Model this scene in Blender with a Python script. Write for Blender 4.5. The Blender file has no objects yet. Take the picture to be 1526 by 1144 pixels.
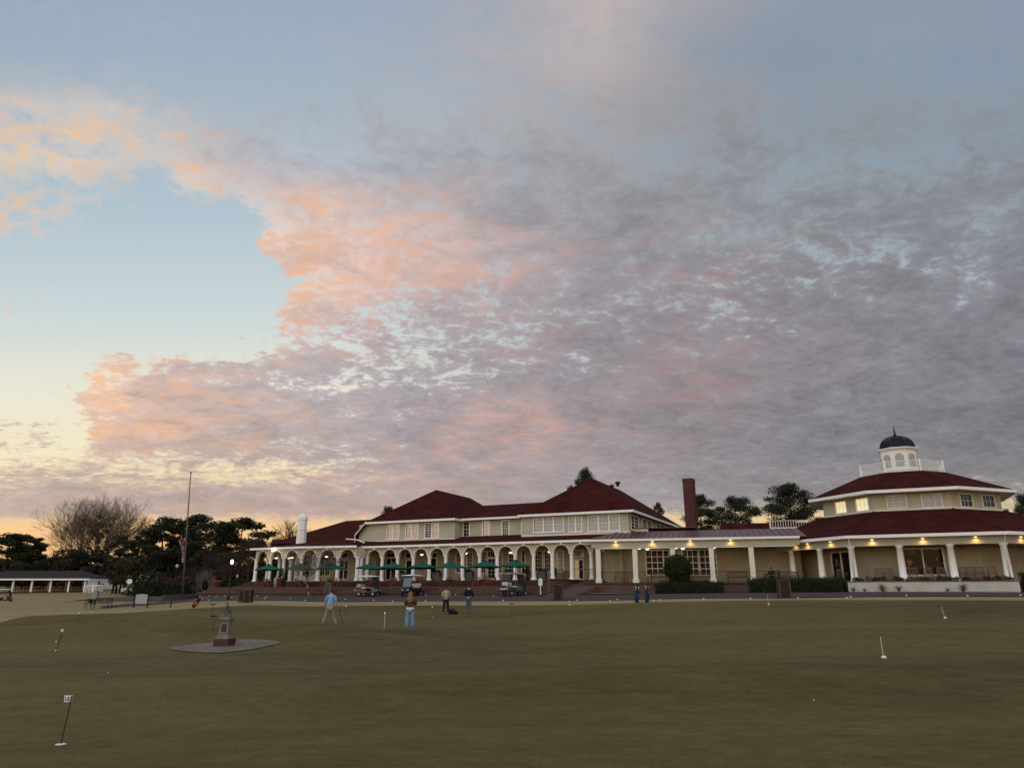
import bpy, bmesh, math, random
import numpy as np
from mathutils import Vector, Matrix
R = math.radians
S = bpy.context.scene
COL = S.collection
# ------------------------------------------------------------------ camera model (used for siting things at real distances)
F, CX, CY, ZE = 1058.0, 763.0, 572.0, 1.8
TH = math.atan(308 / F)
def ray(px, py):
    t = CY - py
    yy = F * math.cos(TH) - t * math.sin(TH)
    return (px - CX) / yy, (F * math.sin(TH) + t * math.cos(TH)) / yy
def at(px, py, Y):
    a, b = ray(px, py)
    return Vector((a * Y, Y, ZE + b * Y))
class Plane:
    """vertical plane: local origin, direction along it, outward normal, inside a rotated root frame"""
    def __init__(s, fr, ox, oy, dx, dy, nx, ny):
        s.fr, s.ox, s.oy, s.dx, s.dy, s.nx, s.ny = fr, ox, oy, dx, dy, nx, ny
    def p(s, a, o, z):
        return (s.ox + s.dx * a + s.nx * o, s.oy + s.dy * a + s.ny * o, z)
    def hit(s, px, py):
        c, n = math.cos(s.fr.rot), math.sin(s.fr.rot)
        def w(x, y): return (c * x - n * y, n * x + c * y)
        O = w(s.ox, s.oy); O = (O[0] + s.fr.x, O[1] + s.fr.y)
        D = w(s.dx, s.dy); N = w(s.nx, s.ny)
        a, b = ray(px, py)
        Y = (O[0] * N[0] + O[1] * N[1]) / (a * N[0] + N[1])
        return ((a * Y - O[0]) * D[0] + (Y - O[1]) * D[1], ZE + b * Y)
class Frame:
    def __init__(s, x, y, deg):
        s.x, s.y, s.rot = x, y, R(-deg)
    def front(s, v): return Plane(s, 0, v, 1, 0, 0, -1)
    def side(s, u): return Plane(s, u, 0, 0, 1, 1, 0)
    def world(s, u, v, z=0):
        c, n = math.cos(s.rot), math.sin(s.rot)
        return Vector((s.x + c * u - n * v, s.y + n * u + c * v, z))
    def local(s, x, y):
        c, n = math.cos(s.rot), math.sin(s.rot)
        dx, dy = x - s.x, y - s.y
        return (c * dx + n * dy, -n * dx + c * dy)
aA = ray(741, 865)[0] * 74
FA = Frame(aA, 74, 25)
aB = ray(882, 865)[0] * 67
FB = Frame(aB, 67, 15)
_c = FA.world(0, 0)
_nx, _ny = math.sin(R(25)), math.cos(R(25))
_ux, _uy = math.cos(R(25)), -math.sin(R(25))
a0 = ray(1378.5, 865)[0] * 55.45
FC = Frame(a0 + 13 * _nx + .35 * _ux, 55.45 + 13 * _ny + .35 * _uy, 25)
# ------------------------------------------------------------------ materials
MATS = {}
def lin(c):
    return tuple(((x / 255) / 12.92 if x / 255 <= .04045 else (((x / 255) + .055) / 1.055) ** 2.4) for x in c)
def mat(name, col, rough=.7, var=.15, scale=3.0, bump=0.0, bscale=40, metal=0, emit=None, es=0, spec=.22, col2=None, stretch=(1, 1, 1), aniso=None):
    if name in MATS: return MATS[name]
    m = bpy.data.materials.new(name); m.use_nodes = True; MATS[name] = m
    N, L = m.node_tree.nodes, m.node_tree.links
    b = N['Principled BSDF']
    b.inputs['Roughness'].default_value = rough; b.inputs['Metallic'].default_value = metal
    b.inputs['Specular IOR Level'].default_value = spec
    tc = N.new('ShaderNodeTexCoord'); mp = N.new('ShaderNodeMapping'); mp.inputs['Scale'].default_value = stretch
    L.new(tc.outputs['Object'], mp.inputs['Vector'])
    n = N.new('ShaderNodeTexNoise'); n.inputs['Scale'].default_value = scale; n.inputs['Detail'].default_value = 6; n.inputs['Roughness'].default_value = .6
    L.new(mp.outputs[0], n.inputs['Vector'])
    r = N.new('ShaderNodeValToRGB'); L.new(n.outputs['Fac'], r.inputs[0])
    c2 = col2 if col2 else tuple(min(1, x * (1 + var)) for x in col)
    c1 = col if col2 else tuple(x * (1 - var) for x in col)
    r.color_ramp.elements[0].position = .3; r.color_ramp.elements[1].position = .7
    r.color_ramp.elements[0].color = (*c1, 1); r.color_ramp.elements[1].color = (*c2, 1)
    L.new(r.outputs[0], b.inputs['Base Color'])
    if bump:
        n2 = N.new('ShaderNodeTexNoise'); n2.inputs['Scale'].default_value = bscale; n2.inputs['Detail'].default_value = 3
        L.new(mp.outputs[0], n2.inputs['Vector'])
        bp = N.new('ShaderNodeBump'); bp.inputs['Strength'].default_value = bump; bp.inputs['Distance'].default_value = .02
        L.new(n2.outputs['Fac'], bp.inputs['Height']); L.new(bp.outputs[0], b.inputs['Normal'])
    if emit:
        b.inputs['Emission Color'].default_value = (*emit, 1); b.inputs['Emission Strength'].default_value = es
    return m
def brickmat(name, c1, c2, mortar, bw=.24, bh=.08, ms=.012, rough=.85, axes='xz', big=.2):
    m = bpy.data.materials.new(name); m.use_nodes = True; MATS[name] = m
    N, L = m.node_tree.nodes, m.node_tree.links; b = N['Principled BSDF']; b.inputs['Roughness'].default_value = rough; b.inputs['Specular IOR Level'].default_value = .05
    tc = N.new('ShaderNodeTexCoord'); sp = N.new('ShaderNodeSeparateXYZ'); L.new(tc.outputs['Object'], sp.inputs[0])
    cb = N.new('ShaderNodeCombineXYZ')
    ad = N.new('ShaderNodeMath'); ad.operation = 'ADD'; L.new(sp.outputs[0], ad.inputs[0])
    if axes == 'xz':
        L.new(sp.outputs[1], ad.inputs[1]); L.new(sp.outputs[2], cb.inputs[1])
    else:
        ad.inputs[1].default_value = 0; L.new(sp.outputs[1], cb.inputs[1])
    L.new(ad.outputs[0], cb.inputs[0])
    br = N.new('ShaderNodeTexBrick'); L.new(cb.outputs[0], br.inputs['Vector'])
    br.inputs['Scale'].default_value = 1; br.inputs['Brick Width'].default_value = bw; br.inputs['Row Height'].default_value = bh
    br.inputs['Mortar Size'].default_value = ms; br.inputs['Color1'].default_value = (*c1, 1); br.inputs['Color2'].default_value = (*c2, 1); br.inputs['Mortar'].default_value = (*mortar, 1)
    n = N.new('ShaderNodeTexNoise'); n.inputs['Scale'].default_value = .9; n.inputs['Detail'].default_value = 8; L.new(tc.outputs['Object'], n.inputs['Vector'])
    mr = N.new('ShaderNodeMapRange'); mr.inputs[3].default_value = 1 - big * 1.6; mr.inputs[4].default_value = 1 + big * 1.6; L.new(n.outputs['Fac'], mr.inputs[0])
    mx = N.new('ShaderNodeVectorMath'); mx.operation = 'SCALE'; L.new(br.outputs['Color'], mx.inputs[0]); L.new(mr.outputs[0], mx.inputs['Scale'])
    L.new(mx.outputs[0], b.inputs['Base Color'])
    bp = N.new('ShaderNodeBump'); bp.inputs['Strength'].default_value = .4; bp.inputs['Distance'].default_value = .01; L.new(br.outputs['Fac'], bp.inputs['Height']); bp.invert = True
    L.new(bp.outputs[0], b.inputs['Normal'])
    return m
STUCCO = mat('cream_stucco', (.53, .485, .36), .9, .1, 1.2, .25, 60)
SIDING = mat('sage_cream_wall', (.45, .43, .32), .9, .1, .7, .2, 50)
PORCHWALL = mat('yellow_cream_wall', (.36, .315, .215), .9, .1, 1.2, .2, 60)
WHITE = mat('white_paint', (.83, .815, .75), .5, .05, 4, .08, 30)
TRIM = mat('cream_trim', (.68, .65, .54), .6, .05, 4, .08, 30)
def shingle(name, c1, c2, mo):
    return brickmat(name, c1, c2, mo, .33, .16, .016, .95, 'xz', .42)
ROOF = shingle('red_shingle', (.074, .0120, .0095), (.044, .0090, .0075), (.020, .006, .005))
METALROOF = mat('purple_metal_roof', (.13, .055, .058), .38, .15, .8, 0, metal=.35)
BRICK = brickmat('red_brown_brick', (.105, .052, .042), (.080, .042, .035), (.15, .11, .09))
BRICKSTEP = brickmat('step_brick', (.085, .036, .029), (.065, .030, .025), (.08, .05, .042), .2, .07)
PAVER = brickmat('paver', (.15, .105, .095), (.12, .088, .082), (.08, .06, .055), .22, .11, .008, .8, 'xy')
CHIM = brickmat('chimney_brick', (.10, .036, .030), (.08, .030, .026), (.09, .05, .045))
GREYPAVE = brickmat('grey_paver', (.092, .066, .056), (.076, .056, .049), (.05, .04, .036), .4, .4, .02, .8, 'xy')
GLASS = mat('dark_glass', (.012, .013, .014), .04, .2, 1, spec=1.0)
GLASS.node_tree.nodes['Principled BSDF'].inputs['IOR'].default_value = 2.0
def glassy(name, col, fac, rough=.06, tint=(1, 1, 1)):
    m = mat(name, col, .3, .1, 1.5, spec=.02)
    N, L = m.node_tree.nodes, m.node_tree.links
    g = N.new('ShaderNodeBsdfGlossy'); g.inputs['Roughness'].default_value = rough; g.inputs['Color'].default_value = (*tint, 1)
    mx = N.new('ShaderNodeMixShader'); mx.inputs[0].default_value = fac
    L.new(N['Principled BSDF'].outputs[0], mx.inputs[1]); L.new(g.outputs[0], mx.inputs[2]); L.new(mx.outputs[0], N['Material Output'].inputs[0])
    return m
PANE_PINK = glassy('painted_pink_reflection_glass', (.42, .29, .24), .14)  # pink sunset reflection is put into the pane's base colour
PANE_BLIND = glassy('blind_glass', (.34, .36, .32), .05)
PANE_DARK = glassy('dark_reflecting_glass', (.014, .014, .015), .055, .05)
PANE_PORCH = glassy('porch_glass', (.007, .007, .006), .006, .05)
PANE_LIT = mat('lit_window', (.8, .75, .5), .5, .05, 2, emit=(1.0, .86, .48), es=.6)
PANE_WARM = mat('warm_window', (.3, .25, .15), .3, .3, 3, emit=(1.0, .7, .32), es=.22)
def shopmat():
    m = mat('shop_interior_glass', (.01, .009, .008), .06, .3, 1.6, spec=.12)
    N, L = m.node_tree.nodes, m.node_tree.links; b = N['Principled BSDF']
    tc = N.new('ShaderNodeTexCoord'); n = N.new('ShaderNodeTexNoise'); n.inputs['Scale'].default_value = 2.6; n.inputs['Detail'].default_value = 5; n.inputs['Roughness'].default_value = .7
    L.new(tc.outputs['Object'], n.inputs['Vector'])
    r = N.new('ShaderNodeValToRGB'); r.color_ramp.elements[0].position = .56; r.color_ramp.elements[0].color = (0, 0, 0, 1); r.color_ramp.elements[1].position = .80; r.color_ramp.elements[1].color = (.55, .25, .09, 1)
    L.new(n.outputs['Fac'], r.inputs[0]); L.new(r.outputs[0], b.inputs['Emission Color']); b.inputs['Emission Strength'].default_value = .32
    return m
PANE_SHOP = shopmat()
IRON = mat('black_iron', (.012, .012, .012), .5, .2, 5)
WOOD = mat('teak_wood', (.16, .055, .028), .6, .3, 6, .2, 50, stretch=(1, 1, 6))
GREYWOOD = mat('weathered_wood', (.17, .125, .085), .75, .25, 6, .2, 50)
DARKWOOD = mat('dark_brown_wood', (.028, .016, .013), .6, .3, 6)
CANVAS = mat('green_canvas', (.009, .078, .050), .85, .25, 3, .1, 60)
BULB = mat('lamp_glow', (.9, .85, .7), .5, 0, 1, emit=(1, .86, .6), es=1.8)
BULBW = mat('warm_bulb_glow', (.9, .75, .5), .5, 0, 1, emit=(1, .68, .34), es=1.5)
FLOOD = mat('floodlight_glow', (.9, .9, .8), .5, 0, 1, emit=(1, .93, .66), es=14)
HEDGE = mat('hedge_leaf', (.012, .020, .006), .8, .4, 2.0, col2=(.032, .044, .014))
PINE = mat('pine_needles', (.020, .026, .011), .8, .45, .5, col2=(.042, .046, .020))
EVERG = mat('evergreen_leaf', (.020, .020, .010), .8, .45, .4, col2=(.044, .038, .020))
BROWNLEAF = mat('brown_twig_mass', (.040, .023, .014), .85, .4, .3)
BARK = mat('bark', (.045, .033, .026), .9, .3, 4)
PALEBARK = mat('pale_bark', (.17, .135, .11), .85, .25, 5)
# ------------------------------------------------------------------ mesh builder
class MB:
    def __init__(s): s.v = []; s.f = []
    def add(s, vs, fs):
        k = len(s.v); s.v += [tuple(x) for x in vs]; s.f += [tuple(i + k for i in f) for f in fs]; return s
    def box(s, x0, x1, y0, y1, z0, z1, M=None):
        vs = [(x, y, z) for z in (z0, z1) for y in (y0, y1) for x in (x0, x1)]
        if M is not None: vs = [M @ Vector(q) for q in vs]
        return s.add(vs, [(0, 2, 3, 1), (4, 5, 7, 6), (0, 1, 5, 4), (2, 6, 7, 3), (0, 4, 6, 2), (1, 3, 7, 5)])
    def pbox(s, P, a0, a1, o0, o1, z0, z1):
        vs = [P.p(a, o, z) for z in (z0, z1) for o in (o0, o1) for a in (a0, a1)]
        return s.add(vs, [(0, 2, 3, 1), (4, 5, 7, 6), (0, 1, 5, 4), (2, 6, 7, 3), (0, 4, 6, 2), (1, 3, 7, 5)])
    def lathe(s, prof, n=14, c=(0, 0, 0), M=None):
        vs = []; fs = []
        for r, z in prof:
            for i in range(n):
                a = 2 * math.pi * (i + .5) / n
                q = Vector((c[0] + r * math.cos(a), c[1] + r * math.sin(a), c[2] + z)); vs.append(M @ q if M is not None else q)
        for j in range(len(prof) - 1):
            for i in range(n):
                k = (i + 1) % n; fs.append((j * n + i, j * n + k, (j + 1) * n + k, (j + 1) * n + i))
        fs.append(tuple(range(n))[::-1]); fs.append(tuple((len(prof) - 1) * n + i for i in range(n)))
        return s.add(vs, fs)
    def tube(s, pts, rad, n=6):
        pts = [Vector(p) for p in pts]
        if not isinstance(rad, (list, tuple)): rad = [rad] * len(pts)
        vs = []; fs = []
        for i, p in enumerate(pts):
            d = (pts[min(i + 1, len(pts) - 1)] - pts[max(i - 1, 0)])
            if d.length < 1e-9: d = Vector((0, 0, 1))
            d.normalize(); x = d.orthogonal().normalized() if abs(d.z) > .95 else d.cross(Vector((0, 0, 1))).normalized(); y = d.cross(x)
            for k in range(n):
                a = 2 * math.pi * k / n; vs.append(p + (x * math.cos(a) + y * math.sin(a)) * rad[i])
        for i in range(len(pts) - 1):
            for k in range(n):
                j = (k + 1) % n; fs.append((i * n + k, i * n + j, (i + 1) * n + j, (i + 1) * n + k))
        fs.append(tuple(range(n))[::-1]); fs.append(tuple((len(pts) - 1) * n + k for k in range(n)))
        return s.add(vs, fs)
    def ell(s, c, r, n=12, m=8, M=None):
        vs = []; fs = []
        for j in range(1, m):
            t = math.pi * j / m
            for i in range(n):
                a = 2 * math.pi * i / n; q = Vector((c[0] + r[0] * math.sin(t) * math.cos(a), c[1] + r[1] * math.sin(t) * math.sin(a), c[2] - r[2] * math.cos(t)))
                vs.append(M @ q if M is not None else q)
        b = Vector((c[0], c[1], c[2] - r[2])); t_ = Vector((c[0], c[1], c[2] + r[2]))
        if M is not None: b = M @ b; t_ = M @ t_
        vs += [b, t_]; B = (m - 1) * n
        for j in range(m - 2):
            for i in range(n):
                k = (i + 1) % n; fs.append((j * n + i, j * n + k, (j + 1) * n + k, (j + 1) * n + i))
        for i in range(n):
            k = (i + 1) % n; fs.append((B, k, i)); fs.append((B + 1, (m - 2) * n + i, (m - 2) * n + k))
        return s.add(vs, fs)
    def poly(s, pts): return s.add(pts, [tuple(range(len(pts)))])
    def slab(s, pts, th):
        """polygon with thickness th (downwards)"""
        n = len(pts); lo = [(p[0], p[1], p[2] - th) for p in pts]
        return s.add(list(pts) + lo, [tuple(range(n)), tuple(range(n, 2 * n))[::-1]] + [(i, n + i, n + (i + 1) % n, (i + 1) % n) for i in range(n)])
    def build(s, name, m, parent=None, smooth=False, bevel=0):
        me = bpy.data.meshes.new(name); me.from_pydata([tuple(q) for q in s.v], [], s.f)
        bm = bmesh.new(); bm.from_mesh(me); bmesh.ops.recalc_face_normals(bm, faces=bm.faces); bm.to_mesh(me); bm.free()
        me.materials.append(m)
        if smooth: me.shade_smooth()
        o = bpy.data.objects.new(name, me); COL.objects.link(o)
        if parent is not None: o.parent = parent
        if bevel:
            md = o.modifiers.new('b', 'BEVEL'); md.width = bevel; md.segments = 2; md.limit_method = 'ANGLE'
        return o
def tag(o, label, cat, group=None, kind=None):
    if label: o['label'] = label
    if cat: o['category'] = cat
    if group: o['group'] = group
    if kind: o['kind'] = kind
    return o
def thing(name, label, cat, loc, rz=0, group=None):
    o = bpy.data.objects.new(name, None); COL.objects.link(o); o.location = loc; o.rotation_euler = (0, 0, rz)
    return tag(o, label, cat, group)
def frame_thing(name, label, cat, fr):
    return thing(name, label, cat, (fr.x, fr.y, 0), fr.rot)
def dup(o, loc, rz, label, parent=None, scale=None):
    c = o.copy(); COL.objects.link(c)
    if parent is not None: c.parent = parent
    if loc is not None: c.location = loc; c.rotation_euler = (0, 0, rz)
    if scale: c.scale = scale if isinstance(scale, tuple) else (scale,) * 3
    if label: c['label'] = label
    for ch in list(o.children): dup(ch, None, 0, None, c)
    return c
def struct(o): o['kind'] = 'structure'; return o
ORD = ['first', 'second', 'third', 'fourth', 'fifth', 'sixth', 'seventh', 'eighth', 'ninth', 'tenth', 'eleventh', 'twelfth', 'thirteenth', 'fourteenth', 'fifteenth', 'sixteenth']
# ------------------------------------------------------------------ terrain
def gY(px, v):
    P = FA.front(v); a, _ = P.hit(px, 865); w = FA.world(a, v); return w.y
ctrl = []
def cp(px, py, Y=None, v=None):
    if Y is None: Y = gY(px, v)
    w = at(px, py, Y); ctrl.append((w.x, w.y, w.z))
for x in (-80, -30, 0, 30, 80):
    for y in (-90, -40, -15, 0, 7): ctrl.append((x * (1 if y < 0 else .6), y, 0))
for t in [(0, 1144, 8.6), (763, 1144, 8.6), (1526, 1144, 8.6), (90, 1110, 9.5), (1317, 981, 20.5), (1407, 921, 34), (490, 940, 35), (610, 943, 34), (664, 915, 48),
          (698, 915, 49), (572, 937, 31), (87, 971, 23), (335, 962, 25), (1000, 960, 25), (1000, 925, 36), (763, 960, 26), (0, 934, 38), (100, 921, 46), (200, 911, 54),
          (300, 905, 60), (150, 907, 66), (209, 905, 66), (292, 903, 65), (189, 887, 88), (271, 890, 80), (5, 897, 108), (60, 882, 127), (130, 881, 127), (200, 879, 130)]:
    cp(t[0], t[1], Y=t[2])
for px, py in ((440, 903.6), (620, 901.6), (817, 901), (978, 897), (1170, 893.5), (1290, 893.5), (1526, 893.8)): cp(px, py, v=-17.5)
for px, py in ((380, 893.5), (440, 894.5), (620, 895.5), (817, 895), (920, 894.5), (1170, 891.5), (1290, 889), (1526, 889)): cp(px, py, v=-14.2)
for px, py in ((300, 887), (400, 887), (620, 886.5), (800, 886)): cp(px, py, v=-8.2)
for px, py in ((950, 886), (1100, 884), (1290, 882), (1526, 882)): cp(px, py, v=-9)
for u in (-40, -20, 0, 20, 40, 60):
    for v in (2, 15, 40, 80):
        w = FA.world(u, v); ctrl.append((w.x, w.y, 1.5))
for x, y, z in ((-150, 60, .5), (-120, 30, 0), (-90, 60, .3), (-200, 150, 2), (-100, 200, 2), (0, 200, 2), (100, 200, 2), (200, 150, 2), (150, 60, 1.2), (100, 20, .6), (250, 0, 0), (-250, 0, 0), (0, -200, 0), (200, -150, 0), (-200, -150, 0), (-300, 300, 2.5), (0, 320, 2.5), (300, 300, 2.5)):
    ctrl.append((x, y, z))
CP = np.array(ctrl)
def _U(r): return np.where(r > 1e-9, r * r * np.log(np.maximum(r, 1e-9)), 0)
_n = len(CP); _K = _U(np.linalg.norm(CP[:, None, :2] - CP[None, :, :2], axis=2) / 50) + np.eye(_n) * .004
_P = np.hstack([np.ones((_n, 1)), CP[:, :2] / 50]); _A = np.block([[_K, _P], [_P.T, np.zeros((3, 3))]])
_W = np.linalg.solve(_A, np.concatenate([CP[:, 2], np.zeros(3)]))
BUMPS = [(-13.5, 31, .30, 9, 2.6, -12), (-20, 40, .30, 10, 2.5, -15), (-3, 14.5, .10, 9, 1.8, 12), (6, 16.5, .12, 8, 2.2, 8), (-7, 12, -.08, 6, 2, 12), (12, 27, .12, 10, 3, -4), (1, 38, .10, 8, 2.5, 5), (-26, 31, .16, 6, 2.2, -14)]
def terrain(xy):
    xy = np.atleast_2d(np.array(xy, float))
    out = np.zeros(len(xy))
    for i in range(0, len(xy), 4000):
        q = xy[i:i + 4000]
        r = np.linalg.norm(q[:, None, :] - CP[None, :, :2], axis=2) / 50
        out[i:i + 4000] = _U(r) @ _W[:_n] + _W[_n] + q @ _W[_n + 1:] / 50
    for bx, by, h, sx, sy, an in BUMPS:
        h *= 2.0
        c, s_ = math.cos(R(an)), math.sin(R(an)); dx = xy[:, 0] - bx; dy = xy[:, 1] - by
        a = c * dx + s_ * dy; b = -s_ * dx + c * dy
        out += h * np.exp(-(a / sx) ** 2 - (b / sy) ** 2)
    return np.clip(out, -1.2, 3)
def tz(x, y): return float(terrain([(x, y)])[0])
def ground(px, Y, dz=0):
    w = at(px, 885, Y); 
    for _ in range(3):
        z = tz(w.x, w.y); 
        py = 885
        # horizontal position depends slightly on row because the camera looks up
        lo, hi = 860, 1144
        for _k in range(20):
            m = (lo + hi) / 2
            if at(px, m, Y).z > z: lo = m
            else: hi = m
        w = at(px, m, Y)
    return Vector((w.x, w.y, tz(w.x, w.y) + dz))
def hitground(px, py):
    a, b = ray(px, py); Y = 4.0
    while Y < 300:
        if ZE + b * Y <= tz(a * Y, Y) : break
        Y += .15
    return Vector((a * Y, Y, tz(a * Y, Y)))
def grid_mesh(name, P, m, off=0.0, zfun=None):
    """P: (n,m,2) array of xy"""
    n, k, _ = P.shape; z = terrain(P.reshape(-1, 2)).reshape(n, k) + off
    V = np.dstack([P, z]).reshape(-1, 3)
    me = bpy.data.meshes.new(name)
    f = [(i * k + j, i * k + j + 1, (i + 1) * k + j + 1, (i + 1) * k + j) for i in range(n - 1) for j in range(k - 1)]
    me.from_pydata(V.tolist(), [], f)
    bm = bmesh.new(); bm.from_mesh(me); bmesh.ops.recalc_face_normals(bm, faces=bm.faces)
    if sum(q.normal.z for q in bm.faces) < 0: bmesh.ops.reverse_faces(bm, faces=bm.faces)
    bm.to_mesh(me); bm.free()
    me.shade_smooth(); me.materials.append(m); o = bpy.data.objects.new(name, me); COL.objects.link(o); return struct(o)
def grassmat(name, ca, cb, cc, big=.05, mid=.6, fine=30, bump=.5, sheen=.03):
    m = bpy.data.materials.new(name); m.use_nodes = True; N, L = m.node_tree.nodes, m.node_tree.links; b = N['Principled BSDF']
    b.inputs['Roughness'].default_value = 1; b.inputs['Specular IOR Level'].default_value = .1; b.inputs['Sheen Weight'].default_value = sheen; b.inputs['Sheen Roughness'].default_value = .5; b.inputs['Sheen Tint'].default_value = (.8, .7, .45, 1)
    tc = N.new('ShaderNodeTexCoord')
    def noise(sc, det, st=(1, 1, 1), ro=.55):
        mp = N.new('ShaderNodeMapping'); mp.inputs['Scale'].default_value = st; mp.inputs['Rotation'].default_value = (0, 0, R(-18)); L.new(tc.outputs['Object'], mp.inputs[0])
        n = N.new('ShaderNodeTexNoise'); n.inputs['Scale'].default_value = sc; n.inputs['Detail'].default_value = det; n.inputs['Roughness'].default_value = ro; L.new(mp.outputs[0], n.inputs['Vector']); return n.outputs['Fac']
    n1 = noise(big, 5, (.6, 1.6, 1)); n2 = noise(mid, 7, (.7, 1.8, 1), .65); n3 = noise(fine, 4, (1, 1, 1), .7)
    r = N.new('ShaderNodeValToRGB'); r.color_ramp.elements[0].position = .35; r.color_ramp.elements[1].position = .65; r.color_ramp.elements[0].color = (*ca, 1); r.color_ramp.elements[1].color = (*cb, 1); L.new(n1, r.inputs[0])
    r2 = N.new('ShaderNodeMapRange'); r2.inputs[1].default_value = .42; r2.inputs[2].default_value = .72; L.new(n2, r2.inputs[0])
    mu = N.new('ShaderNodeMath'); mu.operation = 'MULTIPLY'; mu.inputs[1].default_value = .55; L.new(r2.outputs[0], mu.inputs[0])
    mx = N.new('ShaderNodeMix'); mx.data_type = 'RGBA'; L.new(mu.outputs[0], mx.inputs[0]); L.new(r.outputs[0], mx.inputs[6]); mx.inputs[7].default_value = (*cc, 1)
    r3 = N.new('ShaderNodeMapRange'); r3.inputs[1].default_value = .25; r3.inputs[2].default_value = .75; r3.inputs[3].default_value = .5; r3.inputs[4].default_value = 1.5; L.new(n3, r3.inputs[0])
    n5 = noise(3.0, 6, (.8, 1.3, 1), .7); r5 = N.new('ShaderNodeMapRange'); r5.inputs[1].default_value = .3; r5.inputs[2].default_value = .7; r5.inputs[3].default_value = .76; r5.inputs[4].default_value = 1.24; L.new(n5, r5.inputs[0]); m5 = N.new('ShaderNodeMath'); m5.operation = 'MULTIPLY'; L.new(r3.outputs[0], m5.inputs[0]); L.new(r5.outputs[0], m5.inputs[1])
    sc = N.new('ShaderNodeVectorMath'); sc.operation = 'SCALE'; L.new(mx.outputs[2], sc.inputs[0]); L.new(m5.outputs[0], sc.inputs['Scale']); L.new(sc.outputs[0], b.inputs['Base Color'])
    bp = N.new('ShaderNodeBump'); bp.inputs['Strength'].default_value = bump; bp.inputs['Distance'].default_value = .012; L.new(n3, bp.inputs['Height']); L.new(bp.outputs[0], b.inputs['Normal'])
    return m
GREEN = grassmat('putting_green_grass', (.056, .0400, .0115), (.112, .084, .0265), (.136, .106, .037), .07, .7, 34, .8)
DRY = grassmat('dormant_grass', (.24, .17, .08), (.31, .225, .11), (.19, .14, .07), .05, .5, 12)
LAWN = grassmat('lawn_grass', (.215, .15, .067), (.28, .20, .095), (.16, .115, .055), .03, .3, 8)
gx = np.concatenate([np.array([-900, -500, -300, -200, -150, -120]), np.arange(-100, 75, 1.5), np.array([80, 100, 130, 170, 250, 400, 900])])
gy = np.concatenate([np.array([-900, -400, -200, -120, -80, -50, -30, -20, -10]), np.arange(0, 140, 1.5), np.array([150, 165, 190, 230, 300, 400, 600, 900])])
_far = np.dstack(np.meshgrid(gx, gy, indexing='ij'))
grid_mesh('ground', _far, LAWN, -.04)
# curves along the green edge
def curve(pts, n, v=None):
    """pts: (px, py, Y or None, v)"""
    q = []
    for px, Y in pts: w = ground(px, Y); q.append((w.x, w.y))
    q = np.array(q); d = np.concatenate([[0], np.cumsum(np.linalg.norm(np.diff(q, axis=0), axis=1))]); t = np.linspace(0, d[-1], n)
    c = np.stack([np.interp(t, d, q[:, 0]), np.interp(t, d, q[:, 1])], 1)
    for _ in range(6): c[1:-1] = (c[:-2] + 2 * c[1:-1] + c[2:]) / 4
    return c
edge = [(-330, 24), (-150, 30), (0, 37.5), (100, 46), (200, 54), (300, 60), (370, gY(370, -18)), (440, gY(440, -17.5)), (620, gY(620, -17.5)), (817, gY(817, -17.5)), (978, gY(978, -17.2)), (1170, gY(1170, -17.2)), (1290, gY(1290, -17.5)), (1526, gY(1526, -17.5)), (1750, gY(1750, -17.5))]
E1 = curve(edge, 150)
near = np.stack([np.linspace(-45, 60, 150), np.full(150, -40.0)], 1)
T = np.linspace(0, 1, 170)
G = near[None] * (1 - T[:, None, None]) + E1[None] * T[:, None, None]
grid_mesh('putting_green', G, GREEN, 0.0)
cuts = [(-330, 27), (-150, 36), (0, 44.5), (100, 53), (200, 60.5), (300, 66), (370, gY(370, -14.5)), (440, gY(440, -14.2)), (620, gY(620, -14.2)), (817, gY(817, -14.2)), (978, gY(978, -14.2)), (1170, gY(1170, -14.4)), (1290, gY(1290, -14.8)), (1526, gY(1526, -14.8)), (1750, gY(1750, -14.8))]
E2 = curve(cuts, 150)
T2 = np.linspace(0, 1, 10)
grid_mesh('grass_fringe', E1[None] * (1 - T2[:, None, None]) + E2[None] * T2[:, None, None], DRY, -.012)
# pavement in front of the clubhouse: from the fringe to the building
us = np.linspace(-44, 62, 140); vs_ = np.linspace(-14.0, 2, 14)
PV = np.zeros((140, 14, 2))
for i, u in enumerate(us):
    for j, v in enumerate(vs_):
        w = FA.world(u, v); PV[i, j] = (w.x, w.y)
grid_mesh('pavement', PV, GREYPAVE, .0)
def strip(name, pts, w, m, off):
    """a band w wide following world xy points"""
    q = np.array(pts); d = np.concatenate([[0], np.cumsum(np.linalg.norm(np.diff(q, axis=0), axis=1))]); t = np.linspace(0, d[-1], max(6, int(d[-1] / 1.5)))
    c = np.stack([np.interp(t, d, q[:, 0]), np.interp(t, d, q[:, 1])], 1); tg = np.gradient(c, axis=0); tg /= np.linalg.norm(tg, axis=1)[:, None]; nn = np.stack([-tg[:, 1], tg[:, 0]], 1)
    k = np.linspace(-.5, .5, 4); return grid_mesh(name, c[:, None, :] + nn[:, None, :] * (k * w)[None, :, None], m, off)
def gxy(px, Y): w = ground(px, Y); return (w.x, w.y)
strip('path', [gxy(150, 69), gxy(215, 71), gxy(270, 73), gxy(330, 76)], 3.4, GREYPAVE, .006)
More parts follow.
